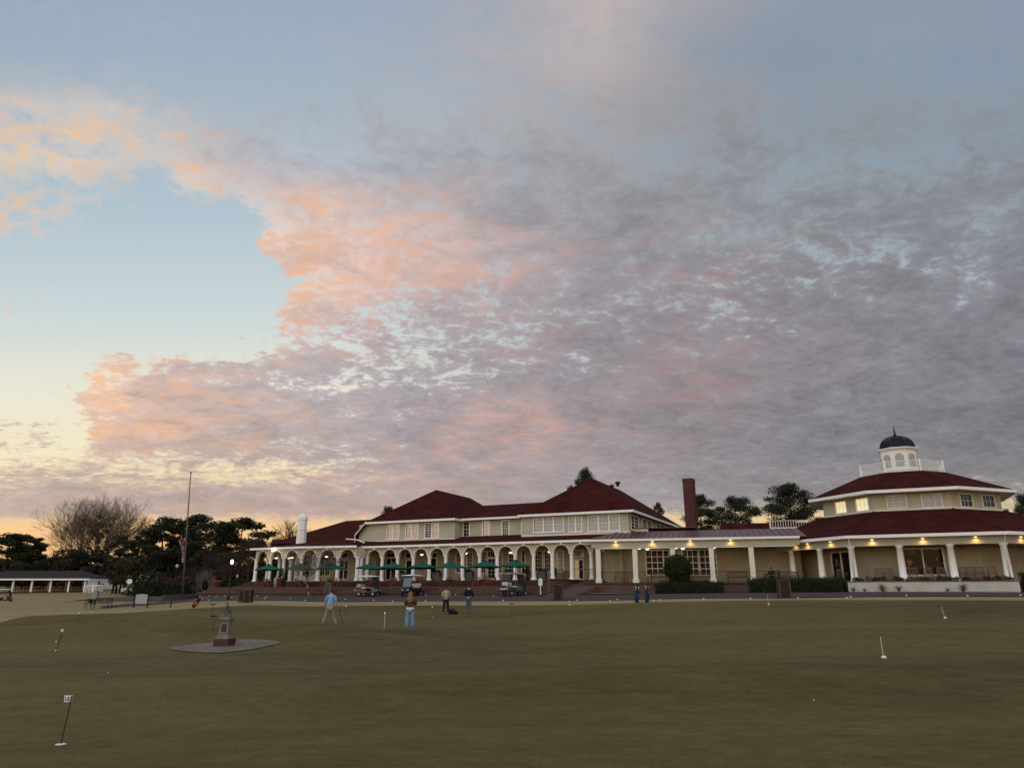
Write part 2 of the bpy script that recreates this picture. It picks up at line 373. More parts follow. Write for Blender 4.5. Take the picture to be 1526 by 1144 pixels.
# ------------------------------------------------------------------ generic building parts
def grid_wall(mb, P, a0, a1, z0, z1, holes, th=.25, off=0.0):
    """wall in plane P with rectangular holes, thickness th going inward"""
    A = sorted({a0, a1, *[min(max(h[0], a0), a1) for h in holes], *[min(max(h[1], a0), a1) for h in holes]})
    Z = sorted({z0, z1, *[min(max(h[2], z0), z1) for h in holes], *[min(max(h[3], z0), z1) for h in holes]})
    for i in range(len(A) - 1):
        for j in range(len(Z) - 1):
            ca, cz = (A[i] + A[i + 1]) / 2, (Z[j] + Z[j + 1]) / 2
            if any(h[0] < ca < h[1] and h[2] < cz < h[3] for h in holes): continue
            mb.add([P.p(A[i], off, Z[j]), P.p(A[i + 1], off, Z[j]), P.p(A[i + 1], off, Z[j + 1]), P.p(A[i], off, Z[j + 1])], [(0, 1, 2, 3)])
    for h in holes:
        q = [(h[0], h[2]), (h[1], h[2]), (h[1], h[3]), (h[0], h[3])]
        for i in range(4):
            c, d = q[i], q[(i + 1) % 4]
            mb.add([P.p(c[0], off, c[1]), P.p(d[0], off, d[1]), P.p(d[0], off - th, d[1]), P.p(c[0], off - th, c[1])], [(0, 1, 2, 3)])
def window(root, P, a0, a1, z0, z1, lights=1, nx=2, nz=2, pane=None, frame=None, name='window', casing=.11, sill=True, mull=.12, bar=.024, sash=True, label=None):
    """frame (part) with casing, mullions, muntins; panes are sub-parts"""
    frame = frame or WHITE; mb = MB()
    c = casing
    mb.pbox(P, a0 - c, a0, -.06, .05, z0 - c, z1 + c); mb.pbox(P, a1, a1 + c, -.06, .05, z0 - c, z1 + c)
    mb.pbox(P, a0, a1, -.06, .048, z1, z1 + c); mb.pbox(P, a0, a1, -.06, .048, z0 - c, z0)
    if sill: mb.pbox(P, a0 - c - .05, a1 + c + .05, .052, .11, z0 - c - .02, z0 - c + .06)
    w = (a1 - a0 - mull * (lights - 1)) / lights; spans = []
    for i in range(lights):
        s0 = a0 + i * (w + mull); spans.append((s0, s0 + w))
        if i: mb.pbox(P, s0 - mull, s0, -.06, .035, z0, z1)
        for k in range(1, nx): x = s0 + w * k / nx; mb.pbox(P, x - bar / 2, x + bar / 2, -.045, -.02, z0, z1)
        for k in range(1, nz):
            z = z0 + (z1 - z0) * k / nz; t = bar * (1.8 if (sash and k * 2 == nz) else 1)
            mb.pbox(P, s0, s0 + w, -.047, -.018, z - t / 2, z + t / 2)
    o = mb.build(name, frame, root)
    if label: o['label'] = label
    for i, (s0, s1) in enumerate(spans):
        pm = pane[i % len(pane)] if isinstance(pane, list) else (pane or PANE_PORCH)
        MB().pbox(P, s0, s1, -.09, -.055, z0, z1).build('pane', pm, o)
    return o
def wpx(P, px0, px1, py0, py1):
    m = (px0 + px1) / 2; my = (py0 + py1) / 2
    a0, _ = P.hit(px0, my); a1, _ = P.hit(px1, my); _, z1 = P.hit(m, py0); _, z0 = P.hit(m, py1)
    return min(a0, a1), max(a0, a1), z0, z1
def column_mb(z0, z1, r=.2, base=.27):
    h = z1 - z0
    return [(base * 1.12, z0), (base * 1.12, z0 + .12), (base, z0 + .14), (base, z0 + .2), (r * 1.08, z0 + .27), (r, z0 + .4), (r * .88, z1 - .28), (r * .88, z1 - .24), (r * 1.05, z1 - .22), (r * 1.05, z1 - .18), (r * .9, z1 - .17), (r * .95, z1 - .12), (base * .98, z1 - .07), (base * .98, z1)]
RINGS = []
def arch_wall(mb, ring, p0, p1, zs, zt, r, th=.34, n=14):
    """one arched bay between two column centres p0, p1 (local xy); springing zs, top zt"""
    p0 = Vector(p0); p1 = Vector(p1); d = (p1 - p0); L = d.length; d.normalize(); nn = Vector((d.y, -d.x)); c = L / 2
    def q(a, o, z): w = p0 + d * a + nn * o; return (w.x, w.y, z)
    arc = [(c - r * math.cos(math.pi * i / n), zs + r * math.sin(math.pi * i / n)) for i in range(n + 1)]
    for o in (th / 2, -th / 2):
        mb.add([q(0, o, zs), q(arc[0][0], o, zs), q(arc[0][0], o, zt), q(0, o, zt)], [(0, 1, 2, 3)])
        mb.add([q(arc[-1][0], o, zs), q(L, o, zs), q(L, o, zt), q(arc[-1][0], o, zt)], [(0, 1, 2, 3)])
        for i in range(n):
            mb.add([q(arc[i][0], o, arc[i][1]), q(arc[i + 1][0], o, arc[i + 1][1]), q(arc[i + 1][0], o, zt), q(arc[i][0], o, zt)], [(0, 1, 2, 3)])
    for i in range(n):
        mb.add([q(arc[i][0], th / 2, arc[i][1]), q(arc[i + 1][0], th / 2, arc[i + 1][1]), q(arc[i + 1][0], -th / 2, arc[i + 1][1]), q(arc[i][0], -th / 2, arc[i][1])], [(0, 1, 2, 3)])
    mb.add([q(0, th / 2, zs), q(arc[0][0], th / 2, zs), q(arc[0][0], -th / 2, zs), q(0, -th / 2, zs)], [(0, 1, 2, 3)])
    mb.add([q(arc[-1][0], th / 2, zs), q(L, th / 2, zs), q(L, -th / 2, zs), q(arc[-1][0], -th / 2, zs)], [(0, 1, 2, 3)])
    if ring is not None:
        ring = MB(); RINGS.append(ring)
        for i in range(n):
            a, b = i * math.pi / n, (i + 1) * math.pi / n
            def rr(t, rad, o): return q(c - rad * math.cos(t), o, zs + rad * math.sin(t))
            ro = r + .11
            ring.add([rr(a, r - .012, th / 2 + .05), rr(b, r - .012, th / 2 + .05), rr(b, ro, th / 2 + .05), rr(a, ro, th / 2 + .05), rr(a, r - .012, th / 2 - .02), rr(b, r - .012, th / 2 - .02), rr(b, ro, th / 2 - .02), rr(a, ro, th / 2 - .02)],
                     [(0, 1, 2, 3), (3, 2, 6, 7), (0, 4, 5, 1)])
def fascia(mb, pts, h=.2, out=.06, z=None):
    """trim board along a closed or open list of local eave points (x,y,z), top at z"""
    for i in range(len(pts) - 1):
        a, b = Vector(pts[i]), Vector(pts[i + 1]); d = (b - a); d.z = 0; d.normalize(); n = Vector((d.y, -d.x, 0)) * out
        up = Vector((0, 0, .03)); lo = Vector((0, 0, -h)); e = d * .02
        mb.add([a - e + n + up, b + e + n + up, b + e - n + up, a - e - n + up, a - e + n + lo, b + e + n + lo, b + e - n + lo, a - e - n + lo], [(0, 1, 2, 3), (4, 7, 6, 5), (0, 4, 5, 1), (1, 5, 6, 2), (2, 6, 7, 3), (3, 7, 4, 0)])
# ------------------------------------------------------------------ CLUBHOUSE
CL = frame_thing('clubhouse', 'long cream clubhouse with white arcade, dark red hipped roofs and tall brick chimney', 'clubhouse', FA)
ZF, ZS, ZT = 2.8, 5.32, 6.42
# foundation
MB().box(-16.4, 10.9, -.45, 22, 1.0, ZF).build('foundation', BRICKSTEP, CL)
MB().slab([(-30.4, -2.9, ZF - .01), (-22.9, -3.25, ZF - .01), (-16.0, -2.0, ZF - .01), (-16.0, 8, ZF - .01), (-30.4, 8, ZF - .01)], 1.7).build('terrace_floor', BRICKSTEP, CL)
# columns and arches
am, rg = MB(), MB()
cols = [(-16 + 2 * i, 0) for i in range(14)]
for i in range(13): arch_wall(am, rg, cols[i], cols[i + 1], ZS, ZT, .80)
arch_wall(am, rg, (10, 0), (11.4, 0), ZS, ZT, .5)
C0 = Vector((-16.2, -1.5)); B0 = Vector((-22.85, -2.75)); A0 = Vector((-29.9, -2.3))
bay = []
def on_line(px, P, Q):
    # local point on segment PQ seen at pixel column px
    lo, hi = 0.0, 1.0
    best = min(range(401), key=lambda k: abs(px_of(P.lerp(Q, k / 400)) - px)); return P.lerp(Q, best / 400)
def px_of(q):
    w = FA.world(q.x, q.y); f = w.y * math.cos(TH) + (4.2 - ZE) * math.sin(TH); return CX + F * w.x / f
bay = [C0, on_line(503, C0, B0), on_line(473.7, C0, B0), B0, on_line(422.5, B0, A0), on_line(402, B0, A0), A0]
for i in range(6):
    L = (bay[i] - bay[i + 1]).length; arch_wall(am, rg, bay[i + 1], bay[i], ZS, ZT, min(.84, L / 2 - .2))
back = [Vector((A0.x + .2 + 2.3 * k, 3.4)) for k in range(4)]
for i in range(3): arch_wall(am, None, back[i], back[i + 1], ZS, ZT, .84)
endc = [Vector((A0.x, A0.y + 1.9 * k)) for k in range(4)]
for i in range(3): arch_wall(am, None, endc[i], endc[i + 1], ZS, ZT, .74)
am.box(-16.3, -16.05, -1.5, 0, ZS, ZT)
am.build('arcade_wall', STUCCO, CL); [q.build('arch_moulding', TRIM, CL) for q in RINGS]
c0 = MB().lathe(column_mb(ZF, ZS)).build('column', WHITE, CL, True)
allc = [Vector(c) for c in cols] + bay + [Vector((-16.25, -.75))] + back + endc[1:]
for i, q in enumerate(allc):
    c = c0 if i == 0 else c0.copy()
    if i: COL.objects.link(c); c.parent = CL
    c.location = (q.x, q.y, 0)
# ceiling
MB().box(-16.4, 11.6, .2, 4.4, 6.22, 6.30).build('porch_ceiling', TRIM, CL)
MB().slab([(-29.9, -2.1, 6.30), (-22.9, -2.55, 6.30), (-16.4, -1.3, 6.30), (-16.42, 4, 6.30), (-29.9, 4, 6.30)], .08).build('porch_ceiling', TRIM, CL)
# ground floor wall with openings
PW = FA.front(3.7)
G0 = []  # (px0,px1,py0,py1,lights,nx,nz,pane,name)
spec = [(558, 565.5, 826, 856, 1, 2, 5, PANE_PORCH, 'window'), (576, 589.5, 832, 863, 2, 1, 2, PANE_PORCH, 'door'), (577, 588, 824, 829.5, 1, 2, 1, PANE_PORCH, 'window'), (605.5, 614, 835, 862, 1, 1, 1, PANE_PORCH, 'door'), (605, 612, 824.5, 831, 1, 1, 1, PANE_PORCH, 'window'),
        (640, 650, 832, 862, 1, 1, 2, PANE_PORCH, 'door'), (639, 651, 824, 830.5, 1, 2, 1, PANE_PORCH, 'window'), (680.5, 686, 823, 852, 1, 2, 4, PANE_PORCH, 'window'), (696.5, 703.5, 823, 853, 1, 3, 6, PANE_PORCH, 'window'),
        (718, 724, 822.5, 853, 1, 2, 6, PANE_PORCH, 'window'), (727.5, 737.5, 832.5, 861, 1, 2, 5, PANE_PORCH, 'door'), (727.5, 737.5, 822, 829.5, 1, 3, 1, PANE_PORCH, 'window'), (743, 748, 822, 853, 1, 2, 6, PANE_PORCH, 'window'), (759, 765, 821.5, 853, 1, 2, 6, PANE_PORCH, 'window'),
        (778, 782, 820, 855, 1, 1, 4, PANE_PORCH, 'window'), (798, 808, 821, 851, 1, 3, 5, PANE_PORCH, 'window'), (812, 820, 821, 851, 1, 3, 5, PANE_PORCH, 'window'), (828, 839.5, 821, 851, 1, 3, 5, PANE_BLIND, 'window'),
        (856.5, 869, 834, 862, 2, 1, 2, [PANE_WARM, PANE_PORCH], 'door'), (856, 869, 820, 829, 1, 1, 1, PANE_BLIND, 'window')]
holes = []; wins = []
for t in spec:
    b = wpx(PW, *t[:4]); b = (b[0], b[1], max(b[2], ZF + .12), min(b[3], 6.05)); holes.append((b[0], b[1], b[2], b[3])); wins.append((b, t))
lw = MB(); grid_wall(lw, PW, -16.2, 11.6, ZF, 6.3, holes)
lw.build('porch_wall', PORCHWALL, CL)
for b, t in wins:
    o = window(CL, PW, *b, lights=t[4], nx=t[5], nz=t[6], pane=t[7], name=t[8], casing=.1, sill=False, mull=.1)
    if t[8] == 'door':
        mh = (b[0] + b[1]) / 2; MB().pbox(PW, mh + .03, mh + .07, .05, .1, b[2] + .9, b[2] + 1.15).build('handle', IRON, o)
# bay rear wall (right part of the bay only; the left part is open)
PB = FA.front(2.2); hb = []
bw = []
for t in [(506.5, 518.5, 835, 862, 2, 1, 2, 'door'), (505, 519, 822, 831, 1, 1, 1, 'window'), (478, 492, 826, 857, 2, 2, 4, 'window'), (450, 462, 828, 858, 1, 2, 4, 'window')]:
    b = wpx(PB, *t[:4]); b = (b[0], b[1], max(b[2], ZF + .12), min(b[3], 6.0)); hb.append(b); bw.append((b, t))
mb = MB(); grid_wall(mb, PB, -24.6, -16.2, ZF, 6.3, hb); mb.box(-16.45, -16.2, 2.2, 3.9, ZF, 6.3); mb.box(-24.6, -24.35, 2.22, 8, ZF, 6.3)
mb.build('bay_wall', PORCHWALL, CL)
for b, t in bw: window(CL, PB, *b, lights=t[4], nx=t[5], nz=t[6], pane=PANE_PORCH, name=t[7], casing=.09, sill=False, mull=.1, frame=TRIM)
# porch roof band with eave
rm = MB(); ez = 6.50
rm.slab([(-16.6, -.55, ez), (11.2, -.55, ez), (11.2, 2.5, 7.22), (-16.6, 2.5, 7.22)], .06)
rm.slab([(-6.4, 2.5, 7.22), (1.6, 2.5, 7.22), (1.6, 4.3, 7.6), (-6.4, 4.3, 7.6)], .06)
rm.build('porch_roof', ROOF, CL)
br_ = MB(); e2 = 6.5
br_.slab([(-16.0, -2.1, e2), (-16.6, -.5, e2), (-16.6, 2.5, 7.25), (-22.9, 2.5, 7.5), (-22.9, -3.3, e2)], .06)
br_.slab([(-22.9, -3.3, e2), (-22.9, 2.5, 7.5), (-25.4, 1.2, 7.3), (-30.5, -2.85, e2)], .06)
br_.slab([(-30.5, -2.85, e2), (-25.4, 1.2, 7.3), (-25.4, 6, 7.3), (-30.5, 6, e2)], .06)
br_.slab([(-25.4, 1.2, 7.3), (-22.9, 2.5, 7.5), (-22.9, 8, 7.5), (-25.4, 6, 7.3)], .06)
br_.build('bay_roof', ROOF, CL)
fm = MB()
fascia(fm, [(-30.5, 6, e2), (-30.5, -2.85, e2), (-22.9, -3.3, e2), (-16.0, -2.1, e2)], .2, .06)
fascia(fm, [(-16.5, -.57, ez - .01), (11.2, -.57, ez - .01)], .19, .06)
fm.box(-30.3, -16.3, -1.0, 3.6, 6.36, 6.40)
fm.build('eave_board', WHITE, CL)
MB().tube([(-20.8, 2.2, 7.62), (-18.5, 1.2, 7.4), (-16.4, -.2, 6.95)], .07, 6).build('flashing', WHITE, CL)
# upper storey walls
Pl, Pm, Pr = FA.front(2.5), FA.front(4.2), FA.front(2.5)
UZ0, UZ1 = 7.15, 9.32
def upper(P, a0, a1, specs, m, z0=UZ0, z1=UZ1):
    hs = []; ww = []
    for t in specs:
        b = wpx(P, *t[:4]); hs.append(b); ww.append((b, t))
    mb = MB(); grid_wall(mb, P, a0, a1, z0, z1, hs); return mb, ww
mb, wl = upper(Pl, -19.2, -6.45, [(577.5, 594.5, 781.5, 802.5, 2, 2, 6, PANE_PINK), (605.5, 623, 780.5, 801.5, 2, 2, 6, PANE_PINK), (634, 653.5, 779.5, 800.5, 2, 2, 6, [PANE_DARK, PANE_PINK])], SIDING, z1=9.2)
# gambrel shoulder cut on the left: wall runs under a slanted rake
mb2, wm = upper(Pm, -6.45, 1.6, [(691.3, 699, 777.5, 799, 1, 2, 4, PANE_DARK), (720, 728.5, 777, 798.5, 1, 2, 4, PANE_PINK), (749, 757.8, 776, 797.5, 1, 3, 6, PANE_DARK), (778.2, 783.2, 775, 796.5, 1, 2, 6, PANE_DARK)], SIDING, z0=7.4, z1=9.45)
mb3, wr = upper(Pr, 1.6, 13.1, [(796, 839, 771, 792, 3, 3, 4, PANE_BLIND), (849, 866.5, 769.5, 791.5, 2, 2, 4, PANE_BLIND), (877.5, 922.5, 767.5, 790.5, 3, 3, 4, PANE_BLIND)], SIDING)
sd = FA.side(13.1)
mbs, hs = MB(), []
sw = [(940.5, 951, 769.5, 789, 2, 1, 4), (957.5, 970.5, 772, 790, 2, 1, 4), (978, 989, 775.5, 790, 2, 1, 3), (996, 1001, 781, 788.5, 1, 1, 1), (1008, 1013, 783.5, 789, 1, 1, 1)]
sww = []
for t in sw:
    b = wpx(sd, *t[:4]); b = (b[0], b[1], max(7.35, b[2]), min(9.0, b[3])); hs.append(b); sww.append((b, t))
grid_wall(mbs, sd, 2.5, 24, UZ0 - .2, UZ1, hs)
for src in (mb2, mb3, mbs): mb.add(src.v, src.f)
mb.box(-6.7, -6.45, 2.52, 4.4, 7.15, 9.3); mb.box(1.6, 1.85, 2.52, 4.4, 7.15, 9.3); mb.box(-19.2, -19.0, 2.55, 21, 6.5, 8.2)
mb.build('upper_wall', SIDING, CL)
for b, t in wl + wr: window(CL, Pl, *b, lights=t[4], nx=t[5], nz=t[6], pane=t[7], casing=.1, mull=.16)
for b, t in wm: window(CL, Pm, *b, lights=t[4], nx=t[5], nz=t[6], pane=t[7], casing=.14)
for b, t in sww: window(CL, sd, *b, lights=t[4], nx=t[5], nz=t[6], pane=PANE_DARK, casing=.12)
bt = MB(); bt.pbox(Pr, 1.55, 13.2, .0, .06, 7.18, 7.38); bt.pbox(sd, 2.45, 24, 0, .06, 7.2, 7.36)
bt.build('base_board', TRIM, CL); MB().pbox(Pl, -19.2, -6.4, .0, .06, 7.18, 7.3).build('base_board', TRIM, CL)
# roofs of the two wings and the middle
def hip(name, u0, u1, v0, v1, z, zr, root, m):
    c = (u0 + u1) / 2; w = (u1 - u0) / 2; r0, r1 = (c, v0 + w * .97, zr), (c, v1 - w * .97, zr); mb = MB()
    mb.poly([(u0, v0, z), (u1, v0, z), r0]); mb.poly([(u1, v0, z), (u1, v1, z), r1, r0]); mb.poly([(u1, v1, z), (u0, v1, z), r1]); mb.poly([(u0, v1, z), (u0, v0, z), r0, r1])
    mb.poly([(u0, v0, z - .02), (u0, v1, z - .02), (u1, v1, z - .02), (u1, v0, z - .02)])
    o = mb.build(name, m, root)
    cap = MB()
    for a, b in (((u0, v0, z), r0), ((u1, v0, z), r0), (r0, r1), ((u1, v1, z), r1), ((u0, v1, z), r1)): cap.tube([a, b], .06, 5)
    cap.build('ridge_cap', m, o)
    f = MB(); fascia(f, [(u0, v0, z), (u1, v0, z), (u1, v1, z), (u0, v1, z), (u0, v0, z)], .2, .07)
    f.build('eave_board', WHITE, root); return o
RL = hip('roof', -17.95, -6.15, 1.9, 22, 9.38, 13.45, CL, ROOF)
RR = hip('roof', 1.45, 13.75, 1.9, 25.2, 9.38, 13.65, CL, ROOF)
mb = MB(); mb.poly([(-8, 3.6, 9.46), (3, 3.6, 9.46), (3, 8.6, 11.45), (-8, 8.6, 11.45)]); mb.poly([(-8, 8.6, 11.45), (3, 8.6, 11.45), (3, 14, 9.4), (-8, 14, 9.4)])
mb.build('roof', ROOF, CL)
f = MB(); fascia(f, [(-6.2, 3.55, 9.45), (1.5, 3.55, 9.45)], .18, .06); f.build('eave_board', WHITE, CL)
# slanted shoulder at the left end of the left wing
mb = MB(); mb.poly([(-19.35, 1.95, 7.95), (-17.95, 1.9, 9.4), (-17.95, 21.9, 9.4), (-19.35, 21.9, 7.95)]); mb.poly([(-19.35, 1.95, 7.0), (-19.35, 1.95, 7.95), (-19.35, 21.9, 7.95), (-19.35, 21.9, 7.0)])
mb.build('roof', ROOF, CL)
mb = MB(); mb.tube([(-19.35, 1.93, 7.05), (-19.35, 1.93, 7.98), (-17.85, 1.87, 9.42)], .09, 4); mb.build('rake_board', WHITE, CL)
# rear roof to the left
mb = MB(); a1, b1 = (-28.6, 12, 10.85), (-19, 12, 10.85)
mb.poly([(-36, 5.5, 7.6), (-18, 5.5, 7.6), b1, a1]); mb.poly([(-36, 5.5, 7.6), a1, (-36, 18, 7.6)]); mb.poly([a1, b1, (-18, 18, 7.6), (-36, 18, 7.6)])
mb.build('roof', ROOF, CL)
MB().box(-33.5, -19.2, 8.2, 17, 2.5, 7.7).build('rear_wall', SIDING, CL)
# vents
for u, v, z in ((8.6, 14.5, 13.6), (7.4, 16.0, 13.5)):
    MB().lathe([(.18, 0), (.18, .3), (.34, .31), (.31, .48), (.06, .6)], 12, (u, v, z)).build('roof_vent', CHIM, CL, True)
# brick chimney
c = FA.local(*at(1031, 790, 76).xy)
w2 = 1.02
ch = MB(); ch.box(c[0] - w2 / 2, c[0] + w2 / 2, c[1] - .6, c[1] + .9, 6.0, 13.0); ch.box(c[0] - w2 / 2 - .03, c[0] + w2 / 2 + .03, c[1] - .63, c[1] + .93, 12.95, 13.3)
ch.build('chimney', CHIM, CL)
# white round flue tower over the bay
c = FA.local(*at(449.5, 795, 88).xy)
MB().lathe([(.62, 6.4), (.60, 8.9), (.66, 8.92), (.66, 9.04), (.60, 9.06), (.58, 10.1), (.64, 10.12), (.64, 10.3), (.60, 10.5), (.44, 10.75), (.22, 10.9), (.05, 10.94)], 8, (c[0], c[1], -.05)).build('white_flue', WHITE, CL)
# ceiling lamps, bulbs on arch crowns, floodlight
def point(parent, loc, e, col=(1, .8, .5), rad=.06, spot=None, rx=0, rz=0):
    l = bpy.data.lights.new('lamp_light', 'SPOT' if spot else 'POINT'); l.energy = e; l.color = col; l.shadow_soft_size = rad
    if spot: l.spot_size = spot; l.spot_blend = .9
    o = bpy.data.objects.new('lamp_light', l); COL.objects.link(o); o.parent = parent; o.location = loc; o.rotation_euler = (rx, 0, rz)
    return o
def bowl(root, u, v, z, e=9):
    b = MB().lathe([(.16, .05), (.19, 0), (.14, -.07), (.04, -.1)], 12, (u, v, z)).build('ceiling_lamp', BULB, root, True)
    point(root, (u, v, z - .3), e, (1, .82, .55), .12)
for px, py, v in ((411.7, 831, 0), (430, 831, 0), (435, 830.5, 1.2), (486.5, 829, 0), (628.5, 826, 1.8), (694.4, 824, 1.8), (761, 823, 1.8), (819, 822, 1.8)):
    a, z = FA.front(v).hit(px, py); bowl(CL, a, v, min(z, 5.75), 1.6)
bp_ = c1 = None
for i in range(13):
    u = -15 + 2 * i
    MB().ell((u, -.3, 6.24), (.028, .028, .028), 8, 6).build('arch_lamp', BULBW if i % 2 else BULB, CL)
    point(CL, (u, -.42, 6.2), .3, (1, .72, .42), .03)
for i in range(6):
    q = (bay[i] + bay[i + 1]) / 2; MB().ell((q.x, q.y - .3, 6.24), (.03, .03, .03), 8, 6).build('arch_lamp', BULBW, CL)
a, z = FA.front(-3.35).hit(405.6, 817)
MB().ell((a, -3.2, 6.2), (.2, .12, .11), 10, 6).build('floodlight', FLOOD, CL); point(CL, (a, -3.6, 6.1), 10, (1, .9, .65), .1)
# ------------------------------------------------------------------ STEPS AND TERRACE (setting)
st = MB()
zt, zr = 2.12, 1.45
U0 = FA.front(-7).hit(312, 880)[0]
st.box(U0, 8.4, -6.6, -1.9, .8, zt)                      # terrace slab
for k in range(3): st.box(U0 - .36 * (k + 1), 8.4 + .01 * k, -6.6 - .36 * (k + 1), -6.6 - .36 * k, .6, zt - .165 * (k + 1))
for k in range(3): st.box(-31 - .2 * k, 9.0 + .01 * k, -.45 - .36 * (k + 1), -.45 - .36 * k, 1.6, ZF - .165 * (k + 1))
tr = MB()
for k in range(3): tr.box(U0 - .36 * (k + 1) - .02, 8.41, -6.6 - .36 * (k + 1) - .03, -6.6 - .36 * k - .03, zt - .165 * (k + 1) + .002, zt - .165 * (k + 1) + .045)
tr.box(U0 - .02, 8.41, -6.63, -6.2, zt + .002, zt + .045)
TREAD = brickmat('tread_painted_skylight', (.22, .15, .13), (.18, .125, .11), (.09, .06, .05), .3, .3, .01, .8, 'xy')  # lighter colour paints in the sky light caught by the brick treads
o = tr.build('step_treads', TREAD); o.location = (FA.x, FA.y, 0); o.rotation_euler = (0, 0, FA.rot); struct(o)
# steps around the bay
def ring_steps(mb, pts, z_top, n, run, rise, zb):
    for k in range(n):
        o = run * (k + 1); P_ = [(p[0] + p[2] * o, p[1] + p[3] * o) for p in pts]
        mb.slab([(x, y, z_top - rise * (k + 1)) for x, y in P_] + [(pts[-1][0], 3, z_top - rise * (k + 1)), (pts[0][0] - run * (k + 1), 3, z_top - rise * (k + 1))], z_top - rise * (k + 1) - zb)
ring_steps(st, [(-30.4, -2.9, -1, -1), (-22.9, -3.25, 0, -1), (-16.0, -2.0, .3, -1)], ZF, 4, .36, .165, 1.7)
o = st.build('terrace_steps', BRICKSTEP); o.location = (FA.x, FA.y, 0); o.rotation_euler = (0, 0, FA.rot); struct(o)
# ramp between the terrace and the right wing
mb = MB(); mb.box(8.45, 8.8, -7.6, -.46, 1.0, 2.75); mb.box(8.35, 8.9, -7.65, -.46, 2.75, 2.82)
mb.slab([(8.8, -9, 1.42), (11.6, -9, 1.42), (11.6, -.5, 2.6), (8.8, -.5, 2.6)], 1.0)
o = mb.build('ramp', BRICK); o.location = (FA.x, FA.y, 0); o.rotation_euler = (0, 0, FA.rot); struct(o)
# ------------------------------------------------------------------ RIGHT WING (part of the clubhouse, in its own direction)
WG = frame_thing('porch_wing', 'single storey cream porch wing with square white pillars and a brown metal roof', 'porch wing', FB)
FZ = 2.48
MB().box(-.6, 18.4, -.5, 12, .8, FZ).build('brick_plinth', BRICK, WG)
MB().box(-.7, 18.4, -.58, -.44, FZ - .1, FZ + .012).build('coping', BRICKSTEP, WG)
pz = 5.42
pu = [.68 + 3.33 * k for k in range(5)]
pc = MB(); pc.box(-.21, .21, -.21, .21, FZ, pz); pc.box(-.28, .28, -.28, .28, FZ, FZ + .32); pc.box(-.25, .25, -.25, .25, FZ + .32, FZ + .38)
p0 = pc.build('pillar', TRIM, WG)
for i, u in enumerate(pu):
    c = p0 if i == 0 else p0.copy()
    if i: COL.objects.link(c); c.parent = WG
    c.location = (u, -.12, 0)
mb = MB(); mb.box(.1, 18.0, -.36, .12, 5.58, 6.18)
for i in range(5):
    a, b = pu[i] + .21, (pu[i + 1] - .21 if i < 4 else 17.6); mb.box(pu[i] - .25, pu[i] + .25, -.34, .1, pz, 5.58)
mb.build('beam', SIDING, WG)
mb = MB()
for i in range(5):
    a, b = pu[i] + .24, (pu[i + 1] - .24 if i < 4 else 17.6); mb.box(a, b, -.33, .06, 5.46, 5.57)
mb.build('beam_trim', TRIM, WG)
PBk = FB.front(3.4)
hs = []; ww = []
for t in [(963.5, 988, 820.5, 855.5, 1, 3, 4), (990, 997, 820.5, 855.5, 1, 1, 4), (1018, 1040, 820, 856, 1, 3, 4), (1043.5, 1067, 820, 856, 1, 3, 4)]:
    b = wpx(PBk, *t[:4]); b = (b[0], b[1], max(b[2], FZ + .25), min(b[3], 5.6)); hs.append(b); ww.append((b, t))
mb = MB(); grid_wall(mb, PBk, .9, 18.4, FZ, 6.0, hs); mb.box(.7, .9, 3.38, 6, FZ, 6.0); mb.box(2.15, 2.55, 3.0, 3.38, FZ, 5.7)
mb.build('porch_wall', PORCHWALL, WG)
for b, t in ww: window(WG, PBk, *b, lights=1, nx=t[5], nz=t[6], pane=PANE_PORCH, casing=.08, sill=False, sash=False, bar=.06)
MB().box(-.8, 18.2, .13, 3.38, 5.92, 6.0).build('porch_ceiling', TRIM, WG)
er = 6.28
mb = MB(); mb.slab([(-.3, -.6, er), (18.6, -.6, er), (18.6, 5.6, 7.42), (1.8, 5.6, 7.42)], .05)
k = 0
u = .2
while u < 18.3:
    y1 = min(5.55, -.6 + (u + .3) / 2.1 * 6.2) if u < 1.8 else 5.55
    z1_ = er + (y1 + .6) / 6.2 * 1.14
    mb.add([(u, -.6, er), (u + .04, -.6, er), (u + .04, y1, z1_), (u, y1, z1_), (u, -.6, er + .07), (u + .04, -.6, er + .07), (u + .04, y1, z1_ + .07), (u, y1, z1_ + .07)], [(4, 5, 6, 7), (0, 4, 7, 3), (1, 2, 6, 5), (0, 1, 5, 4)])
    u += .55
mb.slab([(1.8, 5.6, 7.42), (18.6, 5.6, 7.42), (18.6, 14, 7.5), (1.8, 14, 7.5)], .05)
mb.build('metal_roof', METALROOF, WG)
f = MB(); fascia(f, [(-.3, -.62, er - .01), (18.0, -.62, er - .01)], .16, .07); f.box(-.2, 18, -.55, .1, 6.13, 6.18)
f.build('eave_board', WHITE, WG)
mb = MB(); mb.box(1.2, 4.8, 6.4, 6.6, 6.8, 7.75); mb.build('parapet', TRIM, WG); MB().box(1.1, 9.5, 6.3, 12.0, 7.75, 7.83).build('flat_roof', METALROOF, WG)
# lamps below the eave
def washer(root, u, v, z, rot=0, out=(0, -1), e=8):
    f = MB(); f.ell((u + out[0] * .07, v + out[1] * .07, z), (.11, .11, .04), 10, 6); f.build('eave_lamp', BULBW, root)
    point(root, (u + out[0] * .20, v + out[1] * .20, z - .04), e * 1.9, (1, .55, .19), .03, spot=R(158))
Pf = FB.front(-.38)
for px in (917.6, 972, 1028.4, 1088.8): a, z = Pf.hit(px, 807); washer(WG, a, -.38, 6.06, e=13)
for px, v in ((953, 1.0), (965, 2.2), (1007.7, 1.0), (1018, 2.2), (1065, 1.0)):
    a, z = FB.front(v).hit(px, 825); bowl(WG, a, v, 5.55, 2.6)
